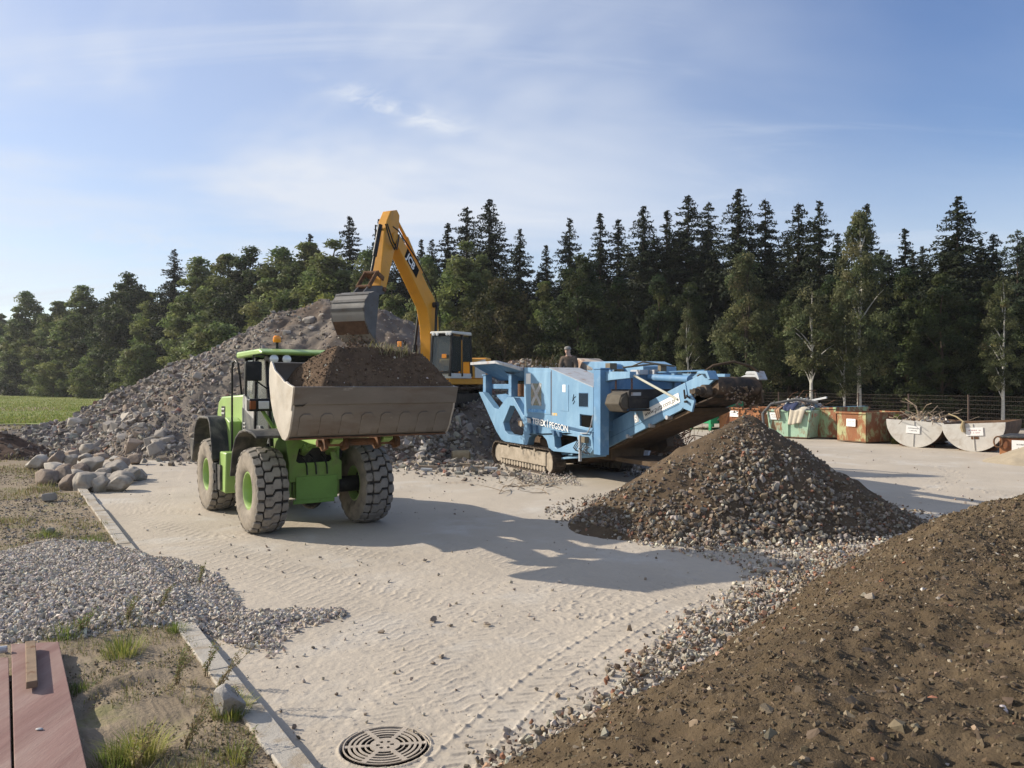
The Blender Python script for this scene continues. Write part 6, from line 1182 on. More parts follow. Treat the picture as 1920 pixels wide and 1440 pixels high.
b = MB(); b.prism([(0.15, 3.25), (0.30, 3.62), (1.0, 3.64), (2.1, 3.28), (1.9, 3.2)], 0.15, 1.0); o = b.build('concrete_slab', mat('slab_concrete', (0.50, 0.42, 0.34), 0.9, var=0.12, scale=3, col2=(0.38, 0.24, 0.17), amt2=0.3, scale2=2.5, bump=0.4), None, 0.03); o.location = CF.o; o.rotation_euler = (0, 0, CF.ang); props(o, 'pale pinkish concrete slab lying between the crusher hopper and the worker', 'concrete slab')
# crushed material pouring off the conveyor head
n = 240; t = 0.15 + 0.85 * rng.random(n); x = 8.86 + 0.28 * t + rng.normal(0, 0.10, n) * (0.4 + t); y = rng.normal(0.05, 0.24, n); z = cz(8.7) - 0.25 - (0.1 + 0.85 * t ** 1.6); sz = 0.015 + 0.045 * rng.random(n) ** 2
o = stones('pouring_gravel', np.stack([x, y, z], -1), sz, palette(rng, n, [(0.20, 0.14, 0.09), (0.28, 0.21, 0.15), (0.36, 0.30, 0.24)], [4, 3, 1]), m_stone, None, 45); o.location = CF.o; o.rotation_euler = (0, 0, CF.ang); props(o, 'crushed gravel pouring off the conveyor end on to the heap', 'gravel', kind='stuff')
# ------------------------------------------------------------------ skips and troughs along the fence
def rusty(name, base, rust, amt, sc=1.3): return mat(name, base, 0.75, var=0.14, scale=2, col2=rust, amt2=amt, scale2=sc, soft2=0.07, bump=0.3, bscale=25, stretch=(1, 1, 0.55), col3=(0.10, 0.05, 0.03), amt3=0.22, scale3=3.2)
m_sk1 = rusty('rust_orange', (0.36, 0.16, 0.07), (0.19, 0.08, 0.04), 0.45, 2.2); m_sk2 = rusty('mint_paint', (0.33, 0.48, 0.36), (0.27, 0.16, 0.09), 0.34, 2.0)
m_sk3 = rusty('flaking_green', (0.30, 0.42, 0.24), (0.24, 0.10, 0.05), 0.52, 2.4); m_sk4 = rusty('rust_brown', (0.25, 0.105, 0.05), (0.36, 0.37, 0.20), 0.40, 2.2)
m_grn = mat('skip_green', (0.03, 0.30, 0.13), 0.5, var=0.1, scale=2, col2=(0.06, 0.2, 0.09), amt2=0.3, scale2=2, bump=0.05)
m_tro = mat('trough_steel', (0.56, 0.545, 0.505), 0.65, var=0.12, scale=1.5, col2=(0.42, 0.385, 0.33), amt2=0.34, scale2=1.6, soft2=0.14, bump=0.2, col3=(0.28, 0.17, 0.10), amt3=0.07, scale3=2.2)
m_rusti = mat('rust_inside', (0.17, 0.105, 0.065), 0.9, var=0.25, scale=3, col2=(0.10, 0.07, 0.05), amt2=0.4, scale2=2, bump=0.4)
def sign_board(parent, x, y0, y1, z0, z1, red=False):
    """white notice on the face x = const; its print is too small to read in the photograph, so only strokes"""
    b = MB(); b.box(x - 0.012, x, y0, y1, z0, z1); s = b.build('notice', m_white, parent); b = MB(); r = random.Random(int(1000 * (y0 + z0))); h = z1 - z0; w = y1 - y0
    for ln, (fz, th) in enumerate(((0.60, 0.13), (0.30, 0.11))):
        y = y0 + w * (0.12 + 0.08 * ln)
        while y < y1 - w * (0.16 + 0.08 * ln):
            l = r.uniform(0.010, 0.03); 
            if r.random() > 0.14: b.box(x - 0.0145, x - 0.0125, y, y + l * 0.7, z0 + h * fz, z0 + h * (fz + th * r.uniform(0.7, 1.1)))
            y += l + 0.012
    b.build('print', mat('red_print', (0.35, 0.10, 0.09), 0.6, bump=0) if red else m_ink, s, smooth=0); return s
def skip(px, py, nx, ny, w, l, h, m, label, tilt=0.0, ribs=2, flare=0.0, group='old steel skips in a row by the fence'):
    """open steel box; its near end faces (nx, ny); the photo point marks the foot of that end's middle"""
    p = gp(px, py); f = Frame(p.x, p.y, -nx, -ny); e = empty('skip', p, f.ang, label, 'skip', group); e.rotation_euler = (tilt, 0, f.ang); t = 0.05
    q = MB(); q.prism([(-w / 2 + flare, 0.08), (w / 2 - flare, 0.08), (w / 2, h), (-w / 2, h)], 0.0, t, 'yz'); q.build('end_wall', m, e, 0.008)
    q = MB(); q.prism([(-w / 2 + flare, 0.08), (w / 2 - flare, 0.08), (w / 2, h), (-w / 2, h)], l - t, l, 'yz'); q.build('end_wall', m, e, 0.008)
    for sy in (-1, 1):
        quadplate([(t, sy * (w / 2 - flare), 0.08), (l - t, sy * (w / 2 - flare), 0.08), (l - t, sy * w / 2, h), (t, sy * w / 2, h)], 0.045 * -sy, 'side_wall', m, e)
        q = MB(); q.beam((-0.03, sy * w / 2, h), (l + 0.03, sy * w / 2, h), 0.10, 0.09); q.build('rim', m, e, 0.01)
    for x in (-0.02, l + 0.02): q = MB(); q.beam((x, -w / 2 - 0.05, h), (x, w / 2 + 0.05, h), 0.09, 0.09); q.build('rim', m, e, 0.01)
    q = MB(); q.box(0, l, -w / 2 + flare, w / 2 - flare, 0.05, 0.10); q.build('floor', m_rusti, e)
    for k in range(ribs): y = -w / 2 + w * (k + 1) / (ribs + 1); q = MB(); q.beam((-0.03, y * (1 - flare), 0.1), (-0.03, y, h), 0.06, 0.07, up=(1, 0, 0)); q.build('rib', m, e, 0.006)
    return e, f
sA, fA_ = skip(1386, 809, -0.80, -0.60, 2.9, 3.2, 1.36, m_sk1, 'orange rusted skip beside the green one, with a white notice', ribs=1); sign_board(sA, -0.06, 0.02, 0.62, 0.86, 1.22)
sB, fB_ = skip(1478, 822, -0.72, -0.69, 2.35, 3.0, 1.42, m_sk2, 'mint green skip piled high with rags and rubbish', ribs=1, flare=0.18); sign_board(sB, -0.06, 0.45, 1.0, 0.95, 1.32)
sC, fC_ = skip(1545, 823, -0.86, -0.50, 1.55, 2.6, 1.55, m_sk3, 'tilted skip with flaking green paint, left of the browner skip', tilt=-0.05, ribs=0)
sD, fD_ = skip(1596, 830, -0.90, -0.44, 1.65, 2.9, 1.42, m_sk4, 'brown rusted skip with a white notice, nearest the round troughs', ribs=0); sign_board(sD, -0.06, -0.30, 0.22, 0.78, 1.14, True)
gs = empty('green_skip', gp(1296, 805), 0, 'bright green skip on feet behind the conveyor', 'skip'); f = Frame(0, 0, 0.80, 0.6); gs.rotation_euler = (0, 0, f.ang); 
q = MB(); q.box(0, 3.4, -1.6, 1.15, 0.40, 1.62); q.build('body', m_grn, gs, 0.03); q = MB(); q.box(-0.04, 3.44, -1.65, 1.2, 1.62, 1.70); q.build('rim', m_grn, gs, 0.02)
for y in (-1.5, -0.1, 1.05): q = MB(); q.box(-0.10, 0.0, y - 0.09, y + 0.09, 0.0, 1.62); q.build('leg', m_grn, gs, 0.01); q = MB(); q.box(3.2, 3.4, y - 0.09, y + 0.09, 0.0, 0.40); q.build('leg', m_grn, gs, 0.01)
def trough(px, py, nx, ny, R, l, label, roll=0.0):
    p = gp(px, py); f = Frame(p.x, p.y, -nx, -ny); e = empty('trough', p, f.ang, label, 'trough', 'half round steel troughs'); e.rotation_euler = (roll, 0, f.ang)
    arc = [(R * math.cos(a), R - R * math.sin(a) * 1.0) for a in [math.pi * k / 28 for k in range(29)]]; arc = [(y, z) for y, z in arc]
    q = MB(); q.prism(arc, 0, 0.04, 'yz'); q.build('end_plate', m_tro, e, 0.006); q = MB(); q.prism(arc, l - 0.04, l, 'yz'); q.build('end_plate', m_rusti, e, 0.006)
    q = MB(); inn_ = [((R - 0.04) * math.cos(a), R - (R - 0.04) * math.sin(a)) for a in [math.pi * k / 28 for k in range(28, -1, -1)]]; q.prism(arc + inn_, 0.04, l - 0.04, 'yz'); q.build('shell', m_rusti, e, 0.004)
    q = MB(); q.box(0.5, 0.8, -0.7, 0.7, 0.0, 0.12); q.box(l - 0.8, l - 0.5, -0.7, 0.7, 0.0, 0.12); q.build('cradle', m_rust, e)
    q = MB(); q.beam((-0.012, 0, 0.05), (-0.012, 0, R * 0.98), 0.012, 0.03, up=(1, 0, 0)); q.build('seam', m_tro, e); return e
t1 = trough(1712, 839, -0.66, -0.75, 1.17, 3.6, 'half round grey trough heaped with branches and scrap', 0.05); sign_board(t1, -0.02, -0.24, 0.32, 0.62, 0.96)
t2 = trough(1828, 847, -0.66, -0.75, 1.17, 3.8, 'half round grey trough, empty, with a rope hung over its end', -0.07); sign_board(t2, -0.02, -0.36, 0.26, 0.66, 1.00, True)
q = MB(); q.box(-0.014, -0.002, -0.18, 0.10, 0.52, 0.62); q.build('dark_tag', m_rust, t2)
def scrap(name, fr, x0, x1, y0, y1, z, hgt, n, cols, label, cat, seed, size=(0.05, 0.2), rods=30, bla=0, rodc=None):
    rg_ = np.random.default_rng(seed); e = empty(name, fr.o, fr.ang, label, cat)
    def hh(x, y): return z + hgt * np.clip(1 - ((x - (x0 + x1) / 2) / ((x1 - x0) / 2)) ** 2, 0, 1) * np.clip(1 - ((y - (y0 + y1) / 2) / ((y1 - y0) / 2)) ** 2, 0, 1)
    xs = np.linspace(x0, x1, 26); ys = np.linspace(y0, y1, 26); XX, YY = np.meshgrid(xs, ys, indexing='ij'); link('core', np_mesh('core', np.stack([XX, YY, hh(XX, YY) - 0.05 + 0.12 * fbm(XX, YY, 3, 2, seed)], -1).reshape(-1, 3), [grid_faces(26, 26)]), m_load, e)
    x = rg_.uniform(x0, x1, n); y = rg_.uniform(y0, y1, n); sz = size[0] + (size[1] - size[0]) * rg_.random(n) ** 2
    o = stones('bits', np.stack([x, y, hh(x, y)], -1), sz, palette(rg_, n, cols, [1] * len(cols)), m_stone, e, seed + 1, HULLS + SLABS); o['kind'] = 'stuff'
    q = MB(); r_ = random.Random(seed)
    for k in range(rods):
        a = Vector((r_.uniform(x0, x1), r_.uniform(y0, y1), 0)); a.z = float(hh(a.x, a.y)) + r_.uniform(-0.05, 0.1); d_ = Vector((r_.uniform(-1, 1), r_.uniform(-1, 1), r_.uniform(-0.1, 0.5))); d_.normalize(); l_ = r_.uniform(0.4, 1.3); s_ = Vector((r_.uniform(-.2, .2), r_.uniform(-.2, .2), r_.uniform(-.1, .25)))
        q.tube([a, a + d_ * l_ * 0.5 + s_, a + d_ * l_], 0.008 + 0.014 * r_.random(), 5)
    if rods: o = q.build('rods', rodc or m_rust, e); o['kind'] = 'stuff'
    return e
m_twig = mat('dry_twigs', (0.27, 0.21, 0.15), 0.9, var=0.25, scale=3, bump=0)
sc1 = scrap('rubbish_load', fB_, 0.1, 2.9, -1.15, 1.2, 1.25, 0.75, 420, [(0.50, 0.48, 0.44), (0.36, 0.33, 0.28), (0.22, 0.30, 0.36), (0.46, 0.34, 0.24), (0.16, 0.15, 0.15), (0.60, 0.57, 0.52)], 'rags, foam, pipes and rubbish heaped over the mint green skip', 'rubbish', 301, (0.06, 0.26), 12)
def cloth(name, fr, pts, m, label, cat):
    """sheet of fabric following given points (rows of the sheet), folded by noise"""
    P = np.array(pts, float); nr_, nc_ = P.shape[:2]; u = np.linspace(0, nr_ - 1, 22); v = np.linspace(0, nc_ - 1, 18); out_ = np.zeros((22, 18, 3))
    for i, a in enumerate(u):
        for j, b_ in enumerate(v):
            i0 = min(int(a), nr_ - 2); j0 = min(int(b_), nc_ - 2); fa, fb = a - i0, b_ - j0
            out_[i, j] = (P[i0, j0] * (1 - fa) + P[i0 + 1, j0] * fa) * (1 - fb) + (P[i0, j0 + 1] * (1 - fa) + P[i0 + 1, j0 + 1] * fa) * fb
    out_[..., 0] -= 0.05 * np.abs(np.sin(np.linspace(0, 9, 18)))[None, :] * np.linspace(0.2, 1, 22)[:, None]; out_[..., 2] += 0.03 * np.sin(np.linspace(0, 7, 18))[None, :]
    o = link(name, np_mesh(name, out_.reshape(-1, 3), [grid_faces(22, 18)], smooth=True), m); so = o.modifiers.new('solid', 'SOLIDIFY'); so.thickness = 0.015
    o.location = fr.o; o.rotation_euler = (0, 0, fr.ang); return props(o, label, cat)
m_clo = mat('cream_cloth', (0.50, 0.45, 0.36), 0.95, var=0.12, scale=6, bump=0.2); m_clo2 = mat('navy_cloth', (0.04, 0.05, 0.10), 0.95, var=0.2, scale=6, bump=0.2); m_clo3 = mat('brown_cloth', (0.36, 0.22, 0.14), 0.95, var=0.2, scale=6, bump=0.2)
cloth('cloth', fB_, [[(0.3, -0.95, 1.62), (0.3, -0.1, 1.62)], [(-0.10, -0.95, 1.46), (-0.10, -0.15, 1.48)], [(-0.14, -0.75, 0.80), (-0.14, -0.05, 0.72)]], m_clo, 'cream cloth hanging down the front of the mint green skip', 'cloth')
cloth('cloth', fB_, [[(0.5, -0.35, 1.85), (0.5, 0.25, 1.85)], [(-0.02, -0.40, 1.62), (-0.02, 0.28, 1.62)], [(-0.09, -0.35, 1.45), (-0.09, 0.22, 1.44)]], m_clo2, 'dark navy cloth on top of the rubbish in the mint green skip', 'cloth')
cloth('cloth', fB_, [[(0.3, 0.42, 1.65), (0.3, 0.75, 1.62)], [(-0.10, 0.42, 1.48), (-0.10, 0.72, 1.46)], [(-0.13, 0.35, 1.05), (-0.13, 0.55, 0.92)]], m_clo3, 'brown rag hanging over the mint green skip next to its notice', 'cloth')
q = MB(); q.tube([fB_.w(0.8, -1.2, 1.85), fB_.w(0.5, -0.2, 2.0), fB_.w(0.1, 1.0, 1.75), fB_.w(-0.2, 1.32, 1.25), fB_.w(-0.25, 1.25, 0.7), fB_.w(-0.3, 0.9, 0.25), fB_.w(-0.35, 0.55, 0.06)], 0.075, 10); o = q.build('corrugated_pipe', mat('pipe_grey', (0.12, 0.12, 0.12), 0.7, var=0.2, bump=0.2)); props(o, 'grey flexible pipe trailing over the left edge of the mint green skip', 'pipe')
q = MB(); q.beam(fB_.w(1.2, -0.7, 1.95), fB_.w(0.6, -1.75, 2.12), 0.06, 0.10); o = q.build('plank', m_lip, None, 0.006); props(o, 'short pale plank sticking up right out of the mint green skip', 'plank')
q = MB(); q.beam(fB_.w(1.6, -0.9, 1.60), fB_.w(0.9, -3.6, 1.72), 0.22, 0.025); o = q.build('plank', m_strip, None, 0.004); props(o, 'long grey board jutting right from the mint green skip over its neighbour', 'plank')
ft = Frame(*gp(1712, 839)[:2], 0.66, 0.75)
scrap('scrap_load', ft, 0.1, 3.4, -1.0, 1.05, 0.98, 0.30, 320, [(0.42, 0.37, 0.30), (0.50, 0.47, 0.42), (0.30, 0.22, 0.16), (0.36, 0.30, 0.22)], 'branches, roots and scrap heaped in the left round trough', 'scrap', 311, (0.04, 0.18), 48, rodc=m_twig)
ft2 = Frame(*gp(1828, 847)[:2], 0.66, 0.75)
q = MB(); q.tube([ft2.w(-0.04, 0.42, 1.22), ft2.w(-0.07, 0.44, 1.0), ft2.w(-0.07, 0.40, 0.80)], [0.05, 0.10, 0.07], 8); q.tube([ft2.w(-0.02, 0.38, 1.20), ft2.w(0.3, 0.75, 1.42), ft2.w(0.6, 1.1, 1.52)], 0.03, 6); o = q.build('rope', mat('old_rope', (0.30, 0.24, 0.14), 0.95, var=0.2, bump=0.4)); props(o, 'knotted rope hanging over the end of the right round trough', 'rope')
rb = empty('low_box', gp(1930, 862), 0, 'low rusty steel box with a notice at the right picture edge', 'container'); rb.rotation_euler = (0, 0, math.atan2(0.75, 0.66))
q = MB(); q.box(0, 2.2, -1.6, 0.95, 0.02, 0.78); q.build('body', m_sk1, rb, 0.02); q = MB(); q.box(-0.06, 2.26, -1.66, 1.0, 0.78, 0.84); q.build('lid', m_plast, rb, 0.02); sign_board(rb, -0.03, -0.30, 0.55, 0.25, 0.70)
q = MB(); q.tube([(-0.1 + 0.0, 0.98 + 0.14 * math.cos(a), 0.62 + 0.20 * math.sin(a)) for a in [2 * math.pi * k / 16 for k in range(17)]], 0.03, 6, cap=False); q.build('hook_ring', m_rust, rb)
FSD = gp(1925, 872)
def sandh(x, y): return 0.70 - 0.42 * np.hypot(x - FSD.x - 0.9, y - FSD.y - 0.8) + 0.05 * fbm(x, y, 2, 3, 171)
xs = np.arange(FSD.x - 2, FSD.x + 3.5, 0.08); ys = np.arange(FSD.y - 2, FSD.y + 3.5, 0.08); XX, YY = np.meshgrid(xs, ys, indexing='ij'); o = link('sand_heap', np_mesh('sand_heap', np.stack([XX, YY, np.maximum(sandh(XX, YY), -0.1)], -1).reshape(-1, 3), [grid_faces(len(xs), len(ys))], smooth=True), mat('pale_sand', (0.34, 0.285, 0.205), 0.95, var=0.12, scale=3, bump=0.6, bscale=30)); props(o, 'small heap of pale sand at the right picture edge', 'sand heap')

# ------------------------------------------------------------------ scrap under the conveyor
fU = Frame(*gp(1268, 868)[:2], 1, 0)
scrap('wire_tangle', fU, -0.7, 0.75, 0.2, 2.2, 0.05, 0.95, 160, [(0.10, 0.08, 0.06), (0.16, 0.12, 0.09)], 'dark tangle of reinforcing wire and roots under the conveyor', 'wire tangle', 321, (0.05, 0.2), 140)
q = MB(); r_ = random.Random(8)
for k in range(26):
    a = gp(r_.uniform(1280, 1340), r_.uniform(812, 850)); a.z = r_.uniform(0, 0.2); d_ = Vector((r_.uniform(-1, 1), r_.uniform(-0.6, 0.6), r_.uniform(0, 0.6))) * r_.uniform(0.5, 1.2); q.tube([a, a + d_ * 0.5 + Vector((0, 0, 0.25)), a + d_], 0.012, 5)
o = q.build('rebar', m_rust); props(o, 'thin bent reinforcing bars standing out of the ground by the green skip', 'rebar')
sb = empty('steel_tray', gp(1285, 885), 0.25, 'dark steel tray lying behind the left flank of the gravel heap', 'tray'); q = MB(); q.prism([(-0.7, 0.35), (-0.4, 0.0), (0.5, 0.0), (0.8, 0.5), (0.74, 0.5), (0.46, 0.05), (-0.38, 0.05), (-0.64, 0.35)], 0.0, 1.4); q.build('pan', m_rust, sb, 0.01); q = MB(); q.box(-0.6, 0.7, -0.03, 0.0, 0.0, 0.3); q.build('lip', m_rust, sb, 0.01)
q = MB(); q.prism([(-0.32, 0.0), (-0.30, 0.36), (0.02, 0.52), (0.30, 0.34), (0.26, 0.02)], 0, 0.5); o = q.build('concrete_block', m_dust, None, 0.03); o.location = gp(1232, 838); o.location.z = 0.35; o.rotation_euler = (0.2, 0.1, 0.4); props(o, 'pale angular concrete block in front of the wire tangle', 'concrete block')
q = MB(); q.beam(gp(1205, 880), Vector(gp(1205, 880)) + Vector((0.35, 0.5, 0.95)), 0.16, 0.12); o = q.build('steel_post', m_lip, None, 0.01); props(o, 'short leaning steel post under the conveyor', 'post')
n = 700; xy = np.array([gp(1170 + 120 * a, 895 - 45 * b_) for a, b_ in rng.random((n, 2))]); o = stones('spilled_stones', np.stack([xy[:, 0], xy[:, 1], 0.02 + 0.25 * rng.random(n) ** 2], -1), 0.03 + 0.08 * rng.random(n) ** 2, palette(rng, n, [(0.22, 0.19, 0.16), (0.32, 0.28, 0.24)], [1, 1]), m_stone, None, 47); props(o, 'dark spilled stones under the conveyor beside the crusher track', 'stones', kind='stuff')
n = 420; a = rng.random((n, 2)); xy = np.array([gp(985 + 105 * u - 20 * v, 912 - 24 * v) for u, v in a]); o = stones('spilled_gravel', np.stack([xy[:, 0], xy[:, 1], 0.03 + 0.08 * rng.random(n)], -1), 0.02 + 0.05 * rng.random(n) ** 2, palette(rng, n, [(0.46, 0.42, 0.37), (0.34, 0.30, 0.26)], [1, 1]), m_stone, None, 48); props(o, 'pale gravel spilled beside the near crusher track', 'gravel', kind='stuff')
q = MB(); r_ = random.Random(9)
for k in range(34):
    a = gp(r_.uniform(935, 1035), r_.uniform(900, 928)); d_ = Vector((r_.uniform(-1, 1), r_.uniform(-1, 1), 0)).normalized() * r_.uniform(0.3, 1.1); q.tube([a + Vector((0, 0, 0.01)), a + d_ * 0.5 + Vector((0, 0, r_.uniform(0.02, 0.16))), a + d_ + Vector((0, 0, r_.uniform(0.01, 0.2)))], [0.011, 0.008, 0.004], 5)
o = q.build('twigs', m_twig); props(o, 'dry broken twigs lying on the yard before the crusher track', 'twigs', kind='stuff')

# log, planks and chunks at the foot of the rubble
fl_ = gp(866, 868); lg = empty('log', fl_, 0.35, 'cut log end lying at the rubble foot left of the crusher track', 'log'); q = MB(); q.tube([(-0.33, 0.1, 0.22), (0.0, 0.05, 0.23), (0.26, 0, 0.22)], [0.215, 0.225, 0.22], 20); q.build('bark', mat('log_bark', (0.30, 0.235, 0.15), 0.95, var=0.2, scale=5, bump=0.7, bscale=14), lg, 0.01); q = MB(); q.lathe([(0.20, 0.262), (0.19, 0.268), (0, 0.27)], 'x', 20, o=(0, 0, 0.22)); q.build('cut_face', mat('cut_wood', (0.50, 0.37, 0.22), 0.85, var=0.15, scale=8, bump=0.1), lg)
m_wood = mat('weathered_wood', (0.26, 0.205, 0.15), 0.9, var=0.2, scale=2.5, bump=0.3, bscale=20, stretch=(0.3, 2, 2))
for px, py, l_, rz, lab in ((803, 879, 0.62, 0.05, 'weathered plank lying furthest left at the rubble foot'), (862, 874, 0.75, -0.15, 'dark plank lying under the cut log'), (893, 871, 0.8, 0.12, 'long plank right of the cut log'), (884, 880, 0.55, 0.3, 'short plank in front of the long one by the log'), (921, 882, 0.42, -0.1, 'pale board piece beside the crusher track'), (800, 884, 0.35, 0.0, 'small white board piece in front of the left plank')):
    q = MB(); q.box(-l_ / 2, l_ / 2, -0.09, 0.09, 0, 0.075); o = q.build('plank', m_wood if 'white' not in lab and 'pale' not in lab else m_lip, None, 0.006); o.location = gp(px, py); o.location.z = 0.03; o.rotation_euler = (0, 0.04, rz); props(o, lab, 'plank', 'planks at the rubble foot')

# ------------------------------------------------------------------ boulders
def boulder_mesh(seed, ang=0.35):
    bm = bmesh.new(); bmesh.ops.create_icosphere(bm, subdivisions=4, radius=1.0); r = np.random.default_rng(seed); V = np.array([v.co[:] for v in bm.verts])
    for k in range(13):
        d_ = r.normal(0, 1, 3); d_ /= np.linalg.norm(d_); c_ = r.uniform(0.58, 0.86); dp_ = V @ d_; V -= np.outer(np.maximum(dp_ - c_, 0) * (1 - ang), d_)
    V += (V / np.linalg.norm(V, axis=1, keepdims=True)) * (0.13 * fbm(V[:, 0] + V[:, 2] * 0.7, V[:, 1] - V[:, 2] * 0.6, 1.6, 5, seed))[:, None]
    for v, p_ in zip(bm.verts, V): v.co = p_
    me = bpy.data.meshes.new('boulder'); bm.to_mesh(me); bm.free(); me.polygons.foreach_set('use_smooth', [True] * len(me.polygons)); return me
def rock_mesh(seed):
    bm = bmesh.new(); bmesh.ops.create_icosphere(bm, subdivisions=5, radius=1.0); r = np.random.default_rng(seed); V = np.array([v.co[:] for v in bm.verts])
    for k in range(16):
        d_ = r.normal(0, 1, 3); d_ /= np.linalg.norm(d_); dp_ = V @ d_; V -= np.outer(np.maximum(dp_ - r.uniform(0.55, 0.82), 0), d_)
    V += V * (0.05 * fbm(V[:, 0] + V[:, 2] * 0.7, V[:, 1] - V[:, 2] * 0.6, 3.0, 4, seed))[:, None]
    for v, p_ in zip(bm.verts, V): v.co = p_
    me = bpy.data.meshes.new('rock'); bm.to_mesh(me); bm.free(); return me
BM_ = [boulder_mesh(400 + k, 0.08) for k in range(6)]
BC = [mat('boulder_grey', (0.33, 0.295, 0.25), 0.85, var=0.16, scale=1.6, col2=(0.22, 0.18, 0.15), amt2=0.3, scale2=1.4, soft2=0.15, bump=0.5, bscale=9), mat('boulder_brown', (0.285, 0.225, 0.175), 0.85, var=0.18, scale=1.8, col2=(0.19, 0.145, 0.115), amt2=0.35, scale2=1.6, soft2=0.15, bump=0.5, bscale=9), mat('boulder_pale', (0.42, 0.385, 0.33), 0.85, var=0.14, scale=1.5, col2=(0.30, 0.26, 0.22), amt2=0.3, scale2=1.5, soft2=0.15, bump=0.5, bscale=9)]
for i, (px, py, rx, ry, tl, c, lab) in enumerate([
 (71, 869, 19, 14, -0.1, 2, 'pale egg shaped boulder standing apart at the left of the boulder pile'),
 (88, 896, 20, 15, 0.1, 1, 'brown flat topped boulder at the left end of the front row'),
 (120, 893, 17, 15, -0.5, 1, 'leaning brown boulder second in the front row of the pile'),
 (130, 905, 14, 17, -0.2, 1, 'narrow dark boulder squeezed before the biggest front boulder'),
 (157, 906, 24, 19, 0.35, 0, 'biggest grey boulder at the front of the pile with a rusty patch'),
 (187, 910, 17, 15, -0.4, 0, 'boulder leaning on the right side of the biggest front boulder'),
 (222, 909, 25, 15, -0.05, 0, 'wide smooth boulder at the right end of the front row'),
 (203, 897, 17, 8, 0.1, 0, 'flat boulder tucked behind the wide smooth front boulder'),
 (196, 888, 16, 9, 0.0, 0, 'low boulder in the middle under the dark gap'),
 (248, 888, 13, 12, 0.3, 0, 'upright boulder at the right side of the pile'),
 (168, 874, 31, 15, -0.2, 0, 'long boulder lying on top in the centre of the pile'),
 (149, 882, 14, 12, -0.5, 1, 'small brown boulder against the left end of the long top boulder'),
 (217, 879, 22, 13, 0.35, 0, 'tilted grey boulder right of the long top boulder'),
 (229, 867, 14, 9, 0.2, 1, 'boulder at the back right, above the tilted grey one'),
 (254, 862, 15, 9, -0.1, 1, 'dark rounded boulder lying apart at the right back'),
 (107, 861, 14, 13, -0.6, 1, 'pointed brown boulder at the back left'),
 (132, 863, 15, 10, -0.2, 0, 'rounded boulder in the back row, left of centre'),
 (136, 854, 14, 9, 0.1, 1, 'brown boulder just behind the rounded back row one'),
 (158, 859, 15, 8, 0.1, 0, 'grey boulder in the back row behind the long top boulder'),
 (102, 876, 20, 8, 0.15, 2, 'pale flat boulder between the egg shaped and the front left one'),
 (122, 880, 16, 8, -0.2, 1, 'flat brown boulder in the gap left of the centre'),
 (215, 860, 10, 5, 0.0, 2, 'small pale boulder at the back right of the pile'),
 (162, 843, 16, 11, 0.1, 0, 'flat topped grey block standing upright behind the boulder pile'),
 (190, 856, 14, 6, 0.1, 1, 'low brown boulder at the back centre of the pile'),
]):
    bot = py + ry; Y = 20.6 + max(0, 925 - bot) / 80 * 6.4
    if 'apart' in lab or 'behind the boulder pile' in lab: Y = 2.8 * FPX / (bot - 720)
    p = at(px, py, Y); k = Y / FPX; o = bpy.data.objects.new('boulder', BM_[i % 6].copy()); C.objects.link(o); o.data.materials.clear(); o.data.materials.append(BC[c])
    o.location = p; o.scale = (rx * k * 1.22, (rx + ry) / 2 * k * 1.2, ry * k * 1.28); o.rotation_euler = (0.1 * ((i * 7) % 3 - 1), tl, 0.25 * ((i * 5) % 5 - 2)); props(o, lab, 'boulder', 'boulders piled at the end of the kerb')
for (x, y) in ((120, 890), (165, 893), (210, 893), (150, 875), (200, 872), (235, 885)):
    p = gp(x, y + 18); o = bpy.data.objects.new('boulder', BM_[x % 6]); C.objects.link(o); o.location = (p.x, max(p.y, 21.6) + 0.4, 0.12); o.scale = (0.42, 0.36, 0.26); o.data.materials.clear() if not o.data.materials else None; o.data.materials.append(BC[0]) if not o.data.materials else None; props(o, 'boulder buried in the middle of the boulder pile', 'boulder', 'hidden boulders in the pile')

# large blocks and slabs of the rubble mound
def chunk(px, py, Y, s, rot, lab, slab=False, c=0, group='large blocks on the rubble mound'):
    k = _hr.randrange(len(SLABS)); bv, bf = SLABS[k] if slab else SLABS[(k + 3) % len(SLABS)]; p = at(px, py, Y)
    V = bv * np.array([s[0], s[1] / 0.7, s[2] / 0.28]); me = np_mesh('concrete_chunk', V, [bf]); o = link('concrete_chunk', me, CHM[c]); bvm = o.modifiers.new('bevel', 'BEVEL'); bvm.width = 0.03; bvm.segments = 1
    o.location = p; o.rotation_euler = rot; return props(o, lab, 'concrete block', group)
CHM = [mat('chunk_grey', (0.32, 0.29, 0.255), 0.92, var=0.14, scale=3, col2=(0.25, 0.22, 0.19), amt2=0.35, scale2=2.5, soft2=0.12, bump=0.6, bscale=14), mat('chunk_pale', (0.45, 0.405, 0.34), 0.92, var=0.12, scale=3, col2=(0.36, 0.31, 0.25), amt2=0.3, scale2=2.5, bump=0.5, bscale=14), mat('chunk_brown', (0.30, 0.24, 0.19), 0.92, var=0.16, scale=3, col2=(0.21, 0.165, 0.13), amt2=0.35, scale2=2.5, bump=0.6, bscale=14)]
chunk(333, 816, 34.6, (0.34, 0.28, 0.26), (0.05, 0.05, 0.2), 'pale squared concrete block at the mound foot left of the loader', False, 1)
chunk(437, 654, 40.2, (0.95, 0.30, 0.10), (0.2, -0.50, 0.1), 'long pale slab lying on the mound slope above the loader cab roof', True, 1)
chunk(400, 680, 40.6, (0.70, 0.30, 0.10), (0.3, -0.55, 0.2), 'pale slab on the mound slope, lower than the long one by the cab', True, 1)
rc_ = random.Random(31)
